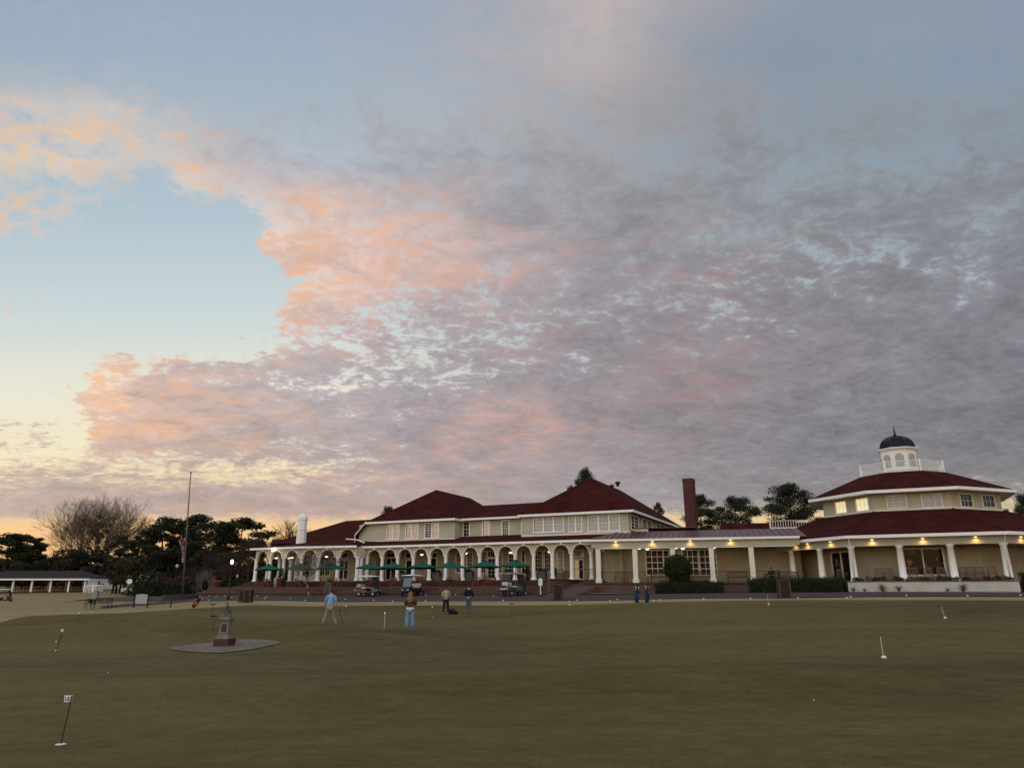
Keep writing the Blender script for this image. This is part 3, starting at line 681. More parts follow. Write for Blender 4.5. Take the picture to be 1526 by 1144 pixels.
# iron railing
def railing(mb, p0, p1, z, h=.95, step=.13, post=None):
    p0, p1 = Vector(p0), Vector(p1); L = (p1 - p0).length; n = max(1, int(L / step)); dz = (p1.z - p0.z) if len(p0) == 3 else 0
    def pt(t, zz): q = p0.lerp(p1, t); return (q[0], q[1], z + zz + (q[2] if len(q) == 3 else 0))
    mb.tube([pt(0, h), pt(1, h)], .022, 4); mb.tube([pt(0, .1), pt(1, .1)], .015, 4)
    for i in range(n + 1): mb.tube([pt(i / n, 0), pt(i / n, h)], .008 if 0 < i < n else .02, 3)
rl = MB()
for i in range(5): a, b = pu[i] + .25, (pu[i + 1] - .25 if i < 4 else 16.2); railing(rl, (a, -.3), (b, -.3), FZ)
rl.build('railing', IRON, WG)
rl = MB(); railing(rl, (9.2, -.45), (11.2, -.45), ZF); railing(rl, (11.2, -.45), (11.2, -2.2), ZF - .2); rl.tube([(7.2, .2, ZF), (7.2, .2, ZF + .5), (8.0, .2, ZF + .95), (8.6, .2, ZF + 1.0)], .025, 4); rl.tube([(8.0, .2, ZF), (8.0, .2, ZF + .95)], .02, 4)
rl.build('railing', IRON, CL)
# roofs and balustrade seen above the metal roof
mb = MB(); P5 = FB.front(12)
a0_, z0_ = P5.hit(1063, 788); a1_, z1_ = P5.hit(1150, 780)
mb.poly([(a0_, 12, 7.3), (a1_ + 4, 12, 7.3), (a1_ + 4, 15, z1_ + .35), (a0_ + 1.2, 15, z1_ + .35)]); mb.box(a0_ + .3, a1_ + 4, 12.3, 17, 6, 7.2)
mb.build('rear_roof', ROOF, WG)
mb = MB(); a0_, zt_ = FB.front(9).hit(1147, 775.5); a1_, _ = FB.front(9).hit(1214, 776); _, zb_ = FB.front(9).hit(1147, 786.5)
mb.box(a0_, a1_, 8.96, 9.06, zt_ - .06, zt_); mb.box(a0_, a1_, 8.96, 9.06, zb_ - .1, zb_ + .05)
x = a0_
while x < a1_: mb.box(x, x + .05, 8.98, 9.03, zb_, zt_); x += .24
mb.box(a0_ - .06, a0_ + .08, 8.92, 9.1, zb_ - .5, zt_ + .05); 
mb.build('roof_balustrade', TRIM, WG)
# ------------------------------------------------------------------ OCTAGONAL HALL
OH = frame_thing('octagonal_hall', 'octagonal cream hall with two red roof tiers and a black domed white cupola', 'octagonal hall', FC)
T8 = math.tan(math.pi / 8)
def octp(r, z, k0=0, n=8):
    rc = r / math.cos(math.pi / 8)
    return [(rc * math.sin(math.pi * (2 * k - 1) / 8 + 0), -rc * math.cos(math.pi * (2 * k - 1) / 8), z) for k in range(k0, k0 + n)]
def oct_face(k, r):
    """plane of face k: k=0 front, k=1 turns right, k=-1 left"""
    t = math.pi / 4 * k; n = (math.sin(t), -math.cos(t)); d = (math.cos(t), math.sin(t))
    return Plane(FC, n[0] * r, n[1] * r, d[0], d[1], n[0], n[1])
def oct_band(mb, r0, z0, r1, z1):
    a, b = octp(r0, z0), octp(r1, z1)
    for i in range(8): j = (i + 1) % 8; mb.add([a[i], a[j], b[j], b[i]], [(0, 1, 2, 3)])
mb = MB(); mb.slab(octp(12.9, FZ), 1.5); mb.build('floor', BRICKSTEP, OH)
mb = MB()
for k in range(8):
    P = oct_face(k, 12.55); h = 12.55 * T8; mb.pbox(P, -h, h, -.4, 0, 5.18, 5.88)
mb.build('beam', SIDING, OH)
mb = MB(); oct_band(mb, 13.05, 5.98, 7.0, 8.4); mb.build('roof', ROOF, OH)
mb = MB()
for a, b in zip(octp(13.05, 5.98), octp(7.0, 8.4)): mb.tube([a, b], .06, 5)
mb.build('hip_cap', ROOF, OH)
mb = MB(); pts = octp(13.1, 5.97); pts.append(pts[0]); fascia(mb, pts, .2, .08)
pts = octp(12.85, 5.9); pts.append(pts[0]); fascia(mb, pts, .16, .06)
mb.build('gutter', WHITE, OH)
mb = MB(); oct_band(mb, 12.9, 5.86, 9.6, 5.86); oct_band(mb, 12.3, 5.3, 9.6, 5.3); mb.build('porch_ceiling', TRIM, OH)
# inner wall
mb = MB(); ow = []
RI = 9.6
Pf0 = oct_face(0, RI); Pf1 = oct_face(-1, RI)
b0 = wpx(Pf0, 1347, 1406, 817.5, 855.5); b0 = (b0[0], b0[1], max(b0[2], FZ + .45), min(b0[3], 5.0))
bl = wpx(Pf1, 1241, 1268, 821, 860); bl = (bl[0], bl[1], FZ + .08, min(bl[3], 4.95))
b2 = wpx(Pf0, 1277, 1295, 819, 857); b2 = (b2[0], b2[1], max(b2[2], FZ + .4), min(b2[3], 5.0))
for k in range(8):
    P = oct_face(k - 4, RI) if k != 4 else Pf0; h = RI * T8
    hs = [b0] + ([b2] if b2[0] > -h else []) if k == 4 else ([bl] if k == 3 else [])
    grid_wall(mb, P, -h, h, FZ, 5.5, hs)
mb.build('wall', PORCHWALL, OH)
window(OH, Pf0, *b0, lights=2, nx=1, nz=1, pane=PANE_SHOP, casing=.12, sill=True, mull=.09)
if b2[0] > -RI * T8: window(OH, Pf0, *b2, lights=1, nx=1, nz=1, pane=PANE_SHOP, casing=.14)
dr = window(OH, Pf1, *bl, lights=2, nx=1, nz=1, pane=PANE_SHOP, name='door', casing=.12, sill=False, mull=.14)
MB().pbox(Pf1, (bl[0] + bl[1]) / 2 - .2, (bl[0] + bl[1]) / 2 - .16, .04, .1, FZ + .8, FZ + 1.4).build('handle', IRON, dr)
# columns
prof = [(.34, FZ), (.34, FZ + .15), (.27, FZ + .2), (.26, FZ + .9), (.215, 5.02), (.26, 5.04), (.26, 5.08), (.22, 5.09), (.31, 5.13), (.31, 5.19)]
cc = MB().lathe(prof, 18).build('column', WHITE, OH, True)
pos = []
for k in (-2, -1, 0, 1, 2):
    P = oct_face(k, 12.35); h = 12.35 * T8
    for a in (-h, -h / 3, h / 3): pos.append(P.p(a, 0, 0))
for i, q in enumerate(pos):
    c = cc if i == 0 else cc.copy()
    if i: COL.objects.link(c); c.parent = OH
    c.location = (q[0], q[1], 0)
# downspouts
for k in (0, 1):
    P = oct_face(0, 12.35); h = 12.35 * T8; sx = -1 if k == 0 else 1
    q0 = P.p(sx * (h + .1), .62, 0); q1 = P.p(sx * (h + .02) - .0, .32, 0)
    dn = MB(); dn.tube([(q0[0], q0[1], 5.85), (q0[0], q0[1], 5.7), (q1[0], q1[1], 5.0), (q1[0], q1[1], FZ + .1)], .065, 8); dn.build('downspout', WHITE, OH, True)
# eave lamps
for k, pxs in ((-1, (1203, 1237.4)), (0, (1299.3, 1374.8, 1454)), (1, (1521,))):
    P = oct_face(k, 12.55)
    for px in pxs:
        a, _ = P.hit(px, 803); q = P.p(a, 0, 0); washer(OH, q[0], q[1], 5.66, out=(P.nx, P.ny), e=13)
P = oct_face(-1, 12.55); a, _ = P.hit(1185.4, 806); q = P.p(max(a, -12.5 * T8), 0, 0); washer(OH, q[0], q[1], 5.66, out=(P.nx, P.ny), e=9)
# upper tier
mb = MB(); uw = []
faces = {0: [(1322.5, 1350, 739, 756, PANE_BLIND), (1374.5, 1403, 737, 755, PANE_BLIND)], -1: [(1245.5, 1261, 746, 764, PANE_LIT), (1276, 1294, 742.5, 760.5, PANE_LIT)], 1: [(1431.5, 1448, 736.5, 754.5, PANE_DARK), (1464.5, 1481.5, 738, 755, PANE_DARK)]}
RU = 7.05
for k in range(-4, 4):
    P = oct_face(k, RU); h = RU * T8; hs = []
    for t in faces.get(k, []):
        b = wpx(P, *t[:4]); b = (max(b[0], -h + .2), min(b[1], h - .2), max(8.55, b[2]), min(9.6, b[3])); hs.append(b); uw.append((P, b, t[4]))
    grid_wall(mb, P, -h, h, 8.2, 9.95, hs)
mb.build('upper_wall', SIDING, OH)
for P, b, pn in uw: window(OH, P, *b, lights=1, nx=3, nz=2, pane=pn, casing=.07, sill=False, sash=False)
mb = MB(); oct_band(mb, RU + .06, 8.35, RU + .06, 8.5); oct_band(mb, RU + .06, 8.5, RU, 8.52); mb.build('base_board', TRIM, OH)
mb = MB(); oct_band(mb, 8.15, 10.02, 3.4, 12.15); mb.slab(octp(3.45, 12.17), .1)
mb.build('roof', ROOF, OH)
mb = MB()
for a, b in zip(octp(8.15, 10.02), octp(3.4, 12.15)): mb.tube([a, b], .055, 5)
mb.build('hip_cap', ROOF, OH)
mb = MB(); pts = octp(8.18, 10.02); pts.append(pts[0]); fascia(mb, pts, .22, .07); oct_band(mb, 8.1, 9.84, 7.0, 9.84)
mb.build('eave_board', WHITE, OH)
mb = MB(); rb = 3.4
pts = octp(rb, 12.2)
for i in range(8):
    a, b = Vector(pts[i]), Vector(pts[(i + 1) % 8]); L = (b - a).length
    mb.box(a.x - .06, a.x + .06, a.y - .06, a.y + .06, 12.15, 13.25)
    mb.tube([a + Vector((0, 0, .95)), b + Vector((0, 0, .95))], .032, 4); mb.tube([a + Vector((0, 0, .16)), b + Vector((0, 0, .16))], .028, 4)
    for k in range(1, 18): q = a.lerp(b, k / 18); mb.box(q.x - .014, q.x + .014, q.y - .014, q.y + .014, 12.3, 13.15)
mb.build('balustrade', WHITE, OH)
cu = MB(); RCu = 1.45
oct_band(cu, RCu, 12.1, RCu, 14.55); oct_band(cu, RCu + .06, 12.1, RCu + .06, 12.75); oct_band(cu, RCu + .06, 12.75, RCu, 12.8)
oct_band(cu, RCu, 14.5, RCu + .12, 14.55); oct_band(cu, RCu + .12, 14.55, RCu + .12, 14.62); oct_band(cu, RCu + .12, 14.62, RCu + .25, 14.66); oct_band(cu, RCu + .25, 14.66, RCu + .25, 14.76); oct_band(cu, RCu + .25, 14.76, .5, 14.8)
CU = cu.build('cupola', WHITE, OH)
for k in range(-4, 4):
    P = oct_face(k, RCu + .012); lv = MB(); w = .36; n = 10
    pts = [P.p(-w, 0.03, 13.0), P.p(w, .03, 13.0)] + [P.p(w * math.cos(math.pi * i / n), .03, 13.85 + w * math.sin(math.pi * i / n)) for i in range(n + 1)]
    lv.poly(pts)
    for i in range(13): z = 13.02 + i * .085; ww_ = w if z < 13.85 else math.sqrt(max(.01, w * w - (z - 13.85) ** 2)); lv.pbox(P, -ww_, ww_, .03, .06, z, z + .045)
    lv.build('louvre', mat('grey_louvre', (.46, .46, .43), .6, .05), CU)
dm = MB(); n = 8
rc = [(1.5 * math.cos(t), 14.78 + 1.3 * math.sin(t)) for t in [math.pi / 2 * i / 9 for i in range(9)]] + [(.12, 16.12)]
for i in range(len(rc) - 1): oct_band(dm, rc[i][0], rc[i][1], rc[i + 1][0], rc[i + 1][1])
for j in range(8):
    dm.tube([octp(r_, z_)[j] for r_, z_ in rc], .035, 4)
dm.lathe([(.16, 16.05), (.12, 16.25), (.09, 16.35), (.02, 17.15)], 8)
dm.build('dome', mat('black_dome_metal', (.014, .014, .016), .38, .2, 3, metal=.6), CU)
# ------------------------------------------------------------------ planter wall, hedge base
def at_front(r, px): a, _ = oct_face(0, r).hit(px, 870); return a
PP = oct_face(0, 15.6)
a0_, a1_ = at_front(15.6, 1263.5), at_front(15.6, 1519.5)
pw = thing('planter_wall', 'long low white painted brick planter wall in front of the octagonal hall', 'wall', (FC.x, FC.y, 0), FC.rot)
wm = brickmat('white_painted_brick', (.50, .49, .41), (.47, .46, .39), (.40, .39, .33), .4, .12, .01, .8)
mb = MB(); mb.pbox(PP, a0_, a1_, -.3, 0, 1.2, 2.44); mb.pbox(PP, a0_, a0_ + .3, -3, -.302, 1.2, 2.44); mb.build('wall', wm, pw)
MB().pbox(PP, a0_ - .04, a1_ + .04, -.34, .05, 2.442, 2.5).build('coping', BRICK, pw)
soil = MB(); soil.pbox(PP, a0_ + .3, a1_, -2.9, -.305, 2.0, 2.46); soil.build('soil', mat('dark_soil', (.03, .02, .015), .95, .3, 8), pw)
# ------------------------------------------------------------------ CAMERA
cam = bpy.data.cameras.new('camera'); cam.sensor_width = 36; cam.lens = F / 1526 * 36; cam.clip_end = 3000; cam.clip_start = .1
co = bpy.data.objects.new('camera', cam); COL.objects.link(co); co.location = (0, 0, ZE); co.rotation_euler = (R(90) + TH, 0, 0); S.camera = co
S.view_settings.view_transform = 'Standard'; S.view_settings.look = 'None'; S.view_settings.exposure = 0; S.view_settings.gamma = 1
S.render.resolution_x = 1024; S.render.resolution_y = 767
# ------------------------------------------------------------------ SKY (dusk: Nishita base plus broken altocumulus, all in world directions)
W = bpy.data.worlds.new('World'); S.world = W; W.use_nodes = True
N, L = W.node_tree.nodes, W.node_tree.links
for n in list(N): N.remove(n)
out = N.new('ShaderNodeOutputWorld'); bg = N.new('ShaderNodeBackground'); L.new(bg.outputs[0], out.inputs[0])
def M(op, a, b=None, c=None, clamp=False):
    n = N.new('ShaderNodeMath'); n.operation = op; n.use_clamp = clamp
    for i, v in enumerate((a, b, c)):
        if v is None: continue
        if isinstance(v, (int, float)): n.inputs[i].default_value = v
        else: L.new(v, n.inputs[i])
    return n.outputs[0]
def MR(x, a, b, c=0, d=1, smooth=False):
    n = N.new('ShaderNodeMapRange'); n.interpolation_type = 'SMOOTHSTEP' if smooth else 'LINEAR'
    for i, v in enumerate((x, a, b, c, d)):
        if isinstance(v, (int, float)): n.inputs[i].default_value = v
        else: L.new(v, n.inputs[i])
    return n.outputs[0]
def MIX(f, a, b, t='RGBA'):
    n = N.new('ShaderNodeMix'); n.data_type = t
    i0, i1 = (6, 7) if t == 'RGBA' else (2, 3)
    for i, v in ((0, f), (i0, a), (i1, b)):
        if isinstance(v, (int, float)): n.inputs[i].default_value = v
        elif isinstance(v, tuple): n.inputs[i].default_value = (*v, 1)
        else: L.new(v, n.inputs[i])
    return n.outputs[2 if t == 'RGBA' else 0]
def SC(v, k):
    n = N.new('ShaderNodeVectorMath'); n.operation = 'SCALE'; L.new(v, n.inputs[0])
    if isinstance(k, (int, float)): n.inputs['Scale'].default_value = k
    else: L.new(k, n.inputs['Scale'])
    return n.outputs[0]
tc = N.new('ShaderNodeTexCoord'); sp = N.new('ShaderNodeSeparateXYZ'); L.new(tc.outputs['Generated'], sp.inputs[0])
X, Y, Z = sp.outputs
Zc = M('MAXIMUM', Z, 0.0)
den = M('ADD', Zc, .24)
cb = N.new('ShaderNodeCombineXYZ'); L.new(M('DIVIDE', X, den), cb.inputs[0]); L.new(M('DIVIDE', Y, den), cb.inputs[1])
CLD = cb.outputs[0]
def NOISE(vec, scale, det=6, rough=.55, dist=0, st=(1, 1, 1), rot=0, off=(0, 0, 0), lac=2.0):
    mp = N.new('ShaderNodeMapping'); mp.inputs['Rotation'].default_value = (0, 0, R(rot)); mp.inputs['Scale'].default_value = st; mp.inputs['Location'].default_value = off
    L.new(vec, mp.inputs[0])
    n = N.new('ShaderNodeTexNoise'); n.inputs['Scale'].default_value = scale; n.inputs['Detail'].default_value = det; n.inputs['Roughness'].default_value = rough; n.inputs['Distortion'].default_value = dist; n.inputs['Lacunarity'].default_value = lac
    L.new(mp.outputs[0], n.inputs['Vector']); return n.outputs['Fac']
nA = NOISE(CLD, 3.4, 5, .6, off=(3, 1, 0)); nB = NOISE(CLD, 3.4, 5, .6, off=(-7, 4, 0))
Yc = M('MAXIMUM', M('ABSOLUTE', Y), .2)
wob = MR(Z, .1, .5, .35, 1.0)
XR = M('ADD', M('DIVIDE', X, Yc), M('MULTIPLY', M('MULTIPLY', M('SUBTRACT', nA, .5), .17), wob))
ZR = M('ADD', M('DIVIDE', Zc, Yc), M('MULTIPLY', M('MULTIPLY', M('SUBTRACT', nB, .5), .11), M('MULTIPLY', wob, MR(Z, .05, .3, .2, 1))))
PYS = [830, 785, 762, 745, 700, 640, 600, 560, 520, 480, 440, 400, 360, 320, 280, 240, 160, 80, 0]
ZRS = [ray(763, y)[1] for y in PYS]
SPAN = 1.1
def xpos(px, py): return (ray(px, py)[0] + SPAN) / (2 * SPAN)
XN = MR(XR, -SPAN, SPAN)
def ramp(fac, stops):
    n = N.new('ShaderNodeValToRGB'); cr = n.color_ramp; stops = sorted(stops); 
    cr.elements[0].position = stops[0][0]; cr.elements[0].color = stops[0][1]
    cr.elements[1].position = stops[-1][0]; cr.elements[1].color = stops[-1][1]
    for p, c in stops[1:-1]: e = cr.elements.new(p); e.color = c
    L.new(fac, n.inputs[0]); return n
XS = [0, 150, 300, 450, 600, 750, 900, 1050, 1200, 1350, 1526]
# rows: cloud colour (sRGB) per column, then coverage per column
CC = {
 0: ([(178,182,190),(162,176,193),(158,172,190),(156,167,186),(158,166,183),(174,172,180),(198,182,181),(166,166,174),(142,155,171),(140,152,167),(136,149,168)], [.5,.1,.1,.1,.5,.75,.9,.8,.6,.6,.6]),
 80: ([(178,184,190),(164,178,192),(161,176,192),(160,171,187),(164,170,184),(179,175,180),(194,180,180),(160,160,170),(148,151,162),(150,157,167),(138,148,165)], [.3,.15,.1,.2,.5,.75,.82,.66,.50,.48,.50]),
 160: ([(222,205,190),(215,200,190),(172,180,190),(166,175,188),(170,174,184),(170,170,177),(170,167,172),(156,157,164),(150,151,160),(143,150,160),(137,147,159)], [.55,.6,.4,.4,.66,.80,.82,.70,.60,.56,.58]),
 240: ([(238,205,170),(225,200,180),(196,190,192),(176,180,190),(164,169,180),(159,163,172),(158,159,167),(149,153,162),(142,149,158),(140,145,154),(136,141,151)], [.5,.6,.66,.72,.82,.84,.84,.74,.66,.64,.68]),
 320: ([(225,205,190),(225,205,192),(225,195,178),(215,185,172),(190,174,174),(164,160,168),(152,152,160),(147,149,157),(141,144,152),(137,140,149),(133,137,147)], [.40,.44,.14,.64,.78,.84,.86,.78,.73,.73,.76]),
 400: ([(240,215,185),(225,210,190),(215,200,190),(228,186,168),(216,180,170),(182,166,168),(152,148,157),(147,144,153),(142,141,149),(138,138,147),(131,133,143)], [.22,.1,.03,.56,.72,.74,.74,.64,.60,.60,.70]),
 480: ([(242,212,175),(236,212,185),(220,205,195),(228,190,172),(190,175,177),(168,158,165),(153,147,155),(149,141,149),(139,135,144),(131,130,140),(126,127,137)], [.20,.10,.06,.45,.56,.62,.68,.68,.74,.84,.92]),
 560: ([(240,222,190),(238,200,168),(196,178,178),(184,176,182),(172,165,172),(160,152,160),(151,142,149),(148,137,143),(136,131,139),(128,127,135),(123,124,133)], [.10,.56,.8,.64,.60,.70,.80,.94,.97,1,1]),
 640: ([(228,205,175),(215,180,160),(188,166,164),(182,165,168),(167,157,165),(178,151,149),(152,142,148),(140,132,139),(131,128,136),(126,125,133),(123,123,131)], [.36,.78,.95,.80,.80,.90,1,1,1,1,1]),
 700: ([(215,185,155),(198,178,162),(196,175,162),(188,170,165),(176,158,158),(167,151,153),(157,145,150),(147,139,145),(137,133,139),(134,130,135),(134,131,135)], [.5,.56,.5,.52,.78,1,1,1,1,1,.9]),
 745: ([(198,172,158),(188,165,156),(186,164,156),(184,160,154),(177,157,153),(166,151,151),(158,149,152),(150,144,149),(146,139,142),(150,143,143),(152,146,145)], [.95,.95,.95,.92,1,1,1,1,.72,.55,.6]),
 762: ([(196,168,152),(190,164,152),(188,162,150),(186,158,148),(185,160,150),(180,160,150),(175,158,150),(168,154,148),(160,150,146),(160,150,146),(160,150,146)], [1,1,1,1,.95,.85,.75,.6,.45,.3,.35]),
 785: ([(225,190,150),(225,188,150),(222,184,148),(218,180,148),(205,172,146),(196,170,148),(196,172,150),(200,178,150),(200,178,150),(200,178,150),(200,178,150)], [.04,.04,.04,.04,.2,.3,.2,.1,.05,.05,.05]),
 830: ([(225,180,140)] * 11, [.0] * 11),
}
HH = {  # warm highlight amount, texture softness
 0: ([0,0,0,0,0,.05,.1,0,0,0,0], 1), 80: ([.1,0,0,0,0,.05,.12,0,0,0,0], .85), 160: ([.95,.8,.15,0,0,.05,.05,0,0,0,0], .6), 240: ([.95,.85,.6,.1,.03,.03,.03,0,0,0,0], .42),
 320: ([.7,.6,.7,.85,.6,.2,.05,.05,0,0,0], .2), 400: ([.8,.5,.6,.95,.7,.5,.15,.22,.05,.05,.02], 0), 480: ([.8,.6,.5,.9,.4,.22,.10,.12,.05,.05,.05], 0), 560: ([.7,.95,.75,.2,.08,.12,.08,.35,.05,.02,.02], 0),
 640: ([.2,.75,.7,.4,.15,.75,.35,.05,0,0,0], 0), 700: ([.15,.2,.3,.4,.45,.35,.08,0,0,0,0], .2), 745: ([.3,.25,.25,.3,.15,.05,0,0,0,0,0], .3), 762: ([.3,.3,.3,.3,.1,0,0,0,0,0,0], .5), 785: ([0]*11, 1), 830: ([0]*11, 1)}
# finer control round the clear pocket on the left: (y): [(x, colour, coverage, highlight)]
FINE = {
 240: [(0,(240,208,172),.55,.95),(110,(236,205,178),.6,.9),(200,(215,200,190),.66,.75),(250,(205,192,188),.74,.5),(330,(180,182,191),.74,.1),(450,(172,177,188),.76,.03)],
 280: [(0,(232,208,185),.40,.8),(130,(225,205,190),.38,.7),(215,(220,205,195),.16,.6),(255,(232,205,190),.56,.9),(320,(205,190,186),.84,.6),(400,(184,180,186),.84,.15),(470,(196,178,178),.84,.5),(540,(190,176,178),.84,.4)],
 320: [(0,(228,208,190),.42,.7),(120,(226,208,194),.44,.6),(220,(225,205,192),.12,.5),(330,(228,200,184),.10,.8),(365,(232,200,182),.60,.95),(430,(205,184,178),.82,.7),(500,(212,186,176),.82,.95),(600,(196,176,174),.80,.75)],
 360: [(0,(230,212,195),.34,.6),(120,(228,210,196),.40,.5),(220,(225,205,192),.05,.5),(370,(228,200,184),.08,.8),(410,(234,196,174),.66,1),(480,(222,186,170),.82,.95),(600,(208,178,170),.78,.8)],
 400: [(0,(240,215,185),.16,.8),(120,(225,210,190),.10,.5),(300,(215,200,190),.0,.5),(400,(228,196,178),.06,.9),(440,(228,190,170),.60,.9),(500,(224,184,168),.76,.85),(600,(212,178,168),.72,.7)],
 440: [(0,(240,215,185),.30,.8),(115,(240,212,180),.42,.9),(200,(220,205,190),.05,.5),(400,(225,200,185),.10,.8),(440,(236,192,168),.66,1),(500,(222,184,168),.70,.7),(600,(200,174,170),.64,.5)],
 480: [(0,(242,214,178),.34,.8),(60,(242,212,178),.38,.8),(150,(238,212,185),.12,.6),(300,(220,205,195),.04,.5),(385,(226,196,178),.22,.9),(430,(228,190,172),.62,.95),(500,(206,180,176),.62,.6),(600,(188,174,176),.56,.3)],
 560: [(0,(242,224,196),.10,.5),(120,(240,216,184),.18,.8),(152,(238,192,162),.70,1),(230,(212,180,170),.80,.8),(310,(196,178,178),.80,.6),(400,(186,176,180),.68,.25),(520,(180,172,178),.60,.12)],
 600: [(0,(240,224,192),.20,.3),(115,(238,212,178),.28,.7),(150,(236,188,158),.84,1),(260,(208,174,162),.92,.8),(380,(192,172,170),.85,.45),(500,(180,168,172),.70,.25)],
 640: [(0,(226,198,172),.46,.2),(60,(222,196,170),.42,.3),(125,(236,206,172),.34,.5),(158,(226,178,154),.82,.9),(300,(194,168,162),.95,.7),(420,(186,168,166),.84,.4)],
 520: [(0,(242,216,182),.12,.7),(130,(238,206,172),.32,.8),(190,(232,198,172),.46,.8),(280,(214,190,180),.40,.5),(350,(208,190,184),.34,.4),(420,(204,184,178),.62,.5),(600,(180,168,174),.58,.15)],
}
def row_at(y, x):
    """interpolate the coarse table for columns right of the fine zone"""
    ys = sorted(CC); lo = max(q for q in ys if q <= y); hi = min(q for q in ys if q >= y); f = 0 if hi == lo else (y - lo) / (hi - lo)
    def g(q):
        cs, cv = CC[q]; hs, so = HH[q]; k = XS.index(x); return cs[k], cv[k], hs[k], so
    A, B = g(lo), g(hi); return tuple(a + (b - a) * f for a, b in zip(A[0], B[0])), A[1] + (B[1] - A[1]) * f, A[2] + (B[2] - A[2]) * f, A[3] + (B[3] - A[3]) * f
def full_row(y):
    fine = FINE.get(y, []); mx = max([q[0] for q in fine], default=-1); rows = [(x, c, a, h) for x, c, a, h in fine]
    for x in XS:
        if x > mx + 60: c, a, h, so = row_at(y, x); rows.append((x, c, a, h))
    return rows, row_at(y, 0)[3] if y > 300 or y not in FINE else .35
accC = accA = accH = accS = None
for i, y in enumerate(PYS):
    rows, soft = full_row(y)
    r1 = ramp(XN, [(xpos(x, y), (*lin(c), a)) for x, c, a, h in rows])
    r2 = ramp(XN, [(xpos(x, y), (h, soft, 0, 1)) for x, c, a, h in rows])
    if i == 0: accC, accA, accH = r1.outputs[0], r1.outputs[1], r2.outputs[0]
    else:
        f = MR(ZR, ZRS[i - 1], ZRS[i])
        accC = MIX(f, accC, r1.outputs[0]); accA = MIX(f, accA, r1.outputs[1], 'FLOAT'); accH = MIX(f, accH, r2.outputs[0])
spH = N.new('ShaderNodeSeparateColor'); L.new(accH, spH.inputs[0]); HA, SOFT = spH.outputs[0], spH.outputs[1]
# clear sky behind the clouds
ZN = MR(M('DIVIDE', Zc, Yc), 0, 1.1)
def zp(py): return ray(763, py)[1] / 1.1
skl = ramp(ZN, [(zp(y), (*lin(c), 1)) for y, c in ((0, (156,172,193)), (160, (166,183,197)), (320, (180,199,210)), (480, (208,219,220)), (580, (236,233,215)), (680, (247,234,200)), (735, (250,222,168)), (785, (253,208,150)), (840, (245,190,135)))])
skr = ramp(ZN, [(zp(y), (*lin(c), 1)) for y, c in ((0, (130,148,170)), (200, (134,155,172)), (330, (154,169,178)), (430, (170,184,190)), (540, (178,188,193)), (640, (180,188,190)), (710, (222,210,172)), (785, (243,208,152)), (840, (235,190,140)))])
SK = MIX(MR(M('DIVIDE', X, Yc), -.35, .25, 0, 1, True), skl.outputs[0], skr.outputs[0])
# noises shaping the cloud deck
n1 = NOISE(CLD, 7.2, 9, .64, .6, st=(1, 1.25, 1), rot=-25, off=(1.3, 2.2, 0))
n2 = NOISE(CLD, 30, 6, .68, .5, st=(1, 1.2, 1), rot=-25, off=(5, 1, 0))
n3 = NOISE(CLD, 1.5, 5, .55, .3, off=(2, 9, 0))
tex = M('ADD', M('MULTIPLY', n1, .55), M('MULTIPLY', n2, .45))       # about .5 +- .15
hard = MR(SOFT, 0, 1, .05, .30)
thr = M('SUBTRACT', .74, M('MULTIPLY', accA, .45))
cov = MR(tex, M('SUBTRACT', thr, hard), M('ADD', thr, hard), 0, 1, True)
cov = M('MULTIPLY', cov, MR(accA, 0, .06))
contrast = MR(SOFT, 0, 1, 1.0, .15)
thin = MR(tex, .34, .62, -1, 1)
broad = MR(n3, .35, .65, .98, 1.12)
shade = M('MULTIPLY', broad, M('ADD', 1.01, M('MULTIPLY', M('MULTIPLY', thin, -.24), contrast)))
hs_ = N.new('ShaderNodeHueSaturation'); hs_.inputs['Saturation'].default_value = .78; L.new(accC, hs_.inputs['Color']); cc_ = SC(hs_.outputs[0], shade)
# sunlit undersides: orange on the left, rose on the right
n4 = NOISE(CLD, 7.0, 8, .66, .6, st=(1, 1.3, 1), rot=-20, off=(8, 3, 0))
hl = MR(M('ADD', M('MULTIPLY', n4, .6), M('MULTIPLY', n2, .4)), .46, .61, 0, 1, True)
hf = M('MULTIPLY', M('MULTIPLY', HA, hl), .85, clamp=True)
hc = MIX(MR(XR, -.75, -.1), lin((252, 200, 146)), lin((240, 184, 156)))
hc = MIX(MR(XR, -.1, .3), hc, lin((218, 152, 140)))
edge_ = MR(cov, .2, .9, .75, 1)
cc2 = MIX(M('MULTIPLY', hf, edge_), cc_, hc)
final = MIX(cov, SK, cc2)
# physical dusk sky, a faint share
nis = N.new('ShaderNodeTexSky'); nis.sky_type = 'NISHITA'; nis.sun_disc = False; nis.sun_elevation = R(1.5); nis.sun_rotation = R(-52); nis.dust_density = 2; nis.altitude = 100
ad = N.new('ShaderNodeMix'); ad.data_type = 'RGBA'; ad.blend_type = 'ADD'; ad.inputs[0].default_value = 1
L.new(SC(final, .97), ad.inputs[6]); L.new(SC(nis.outputs[0], .05 * .06), ad.inputs[7])
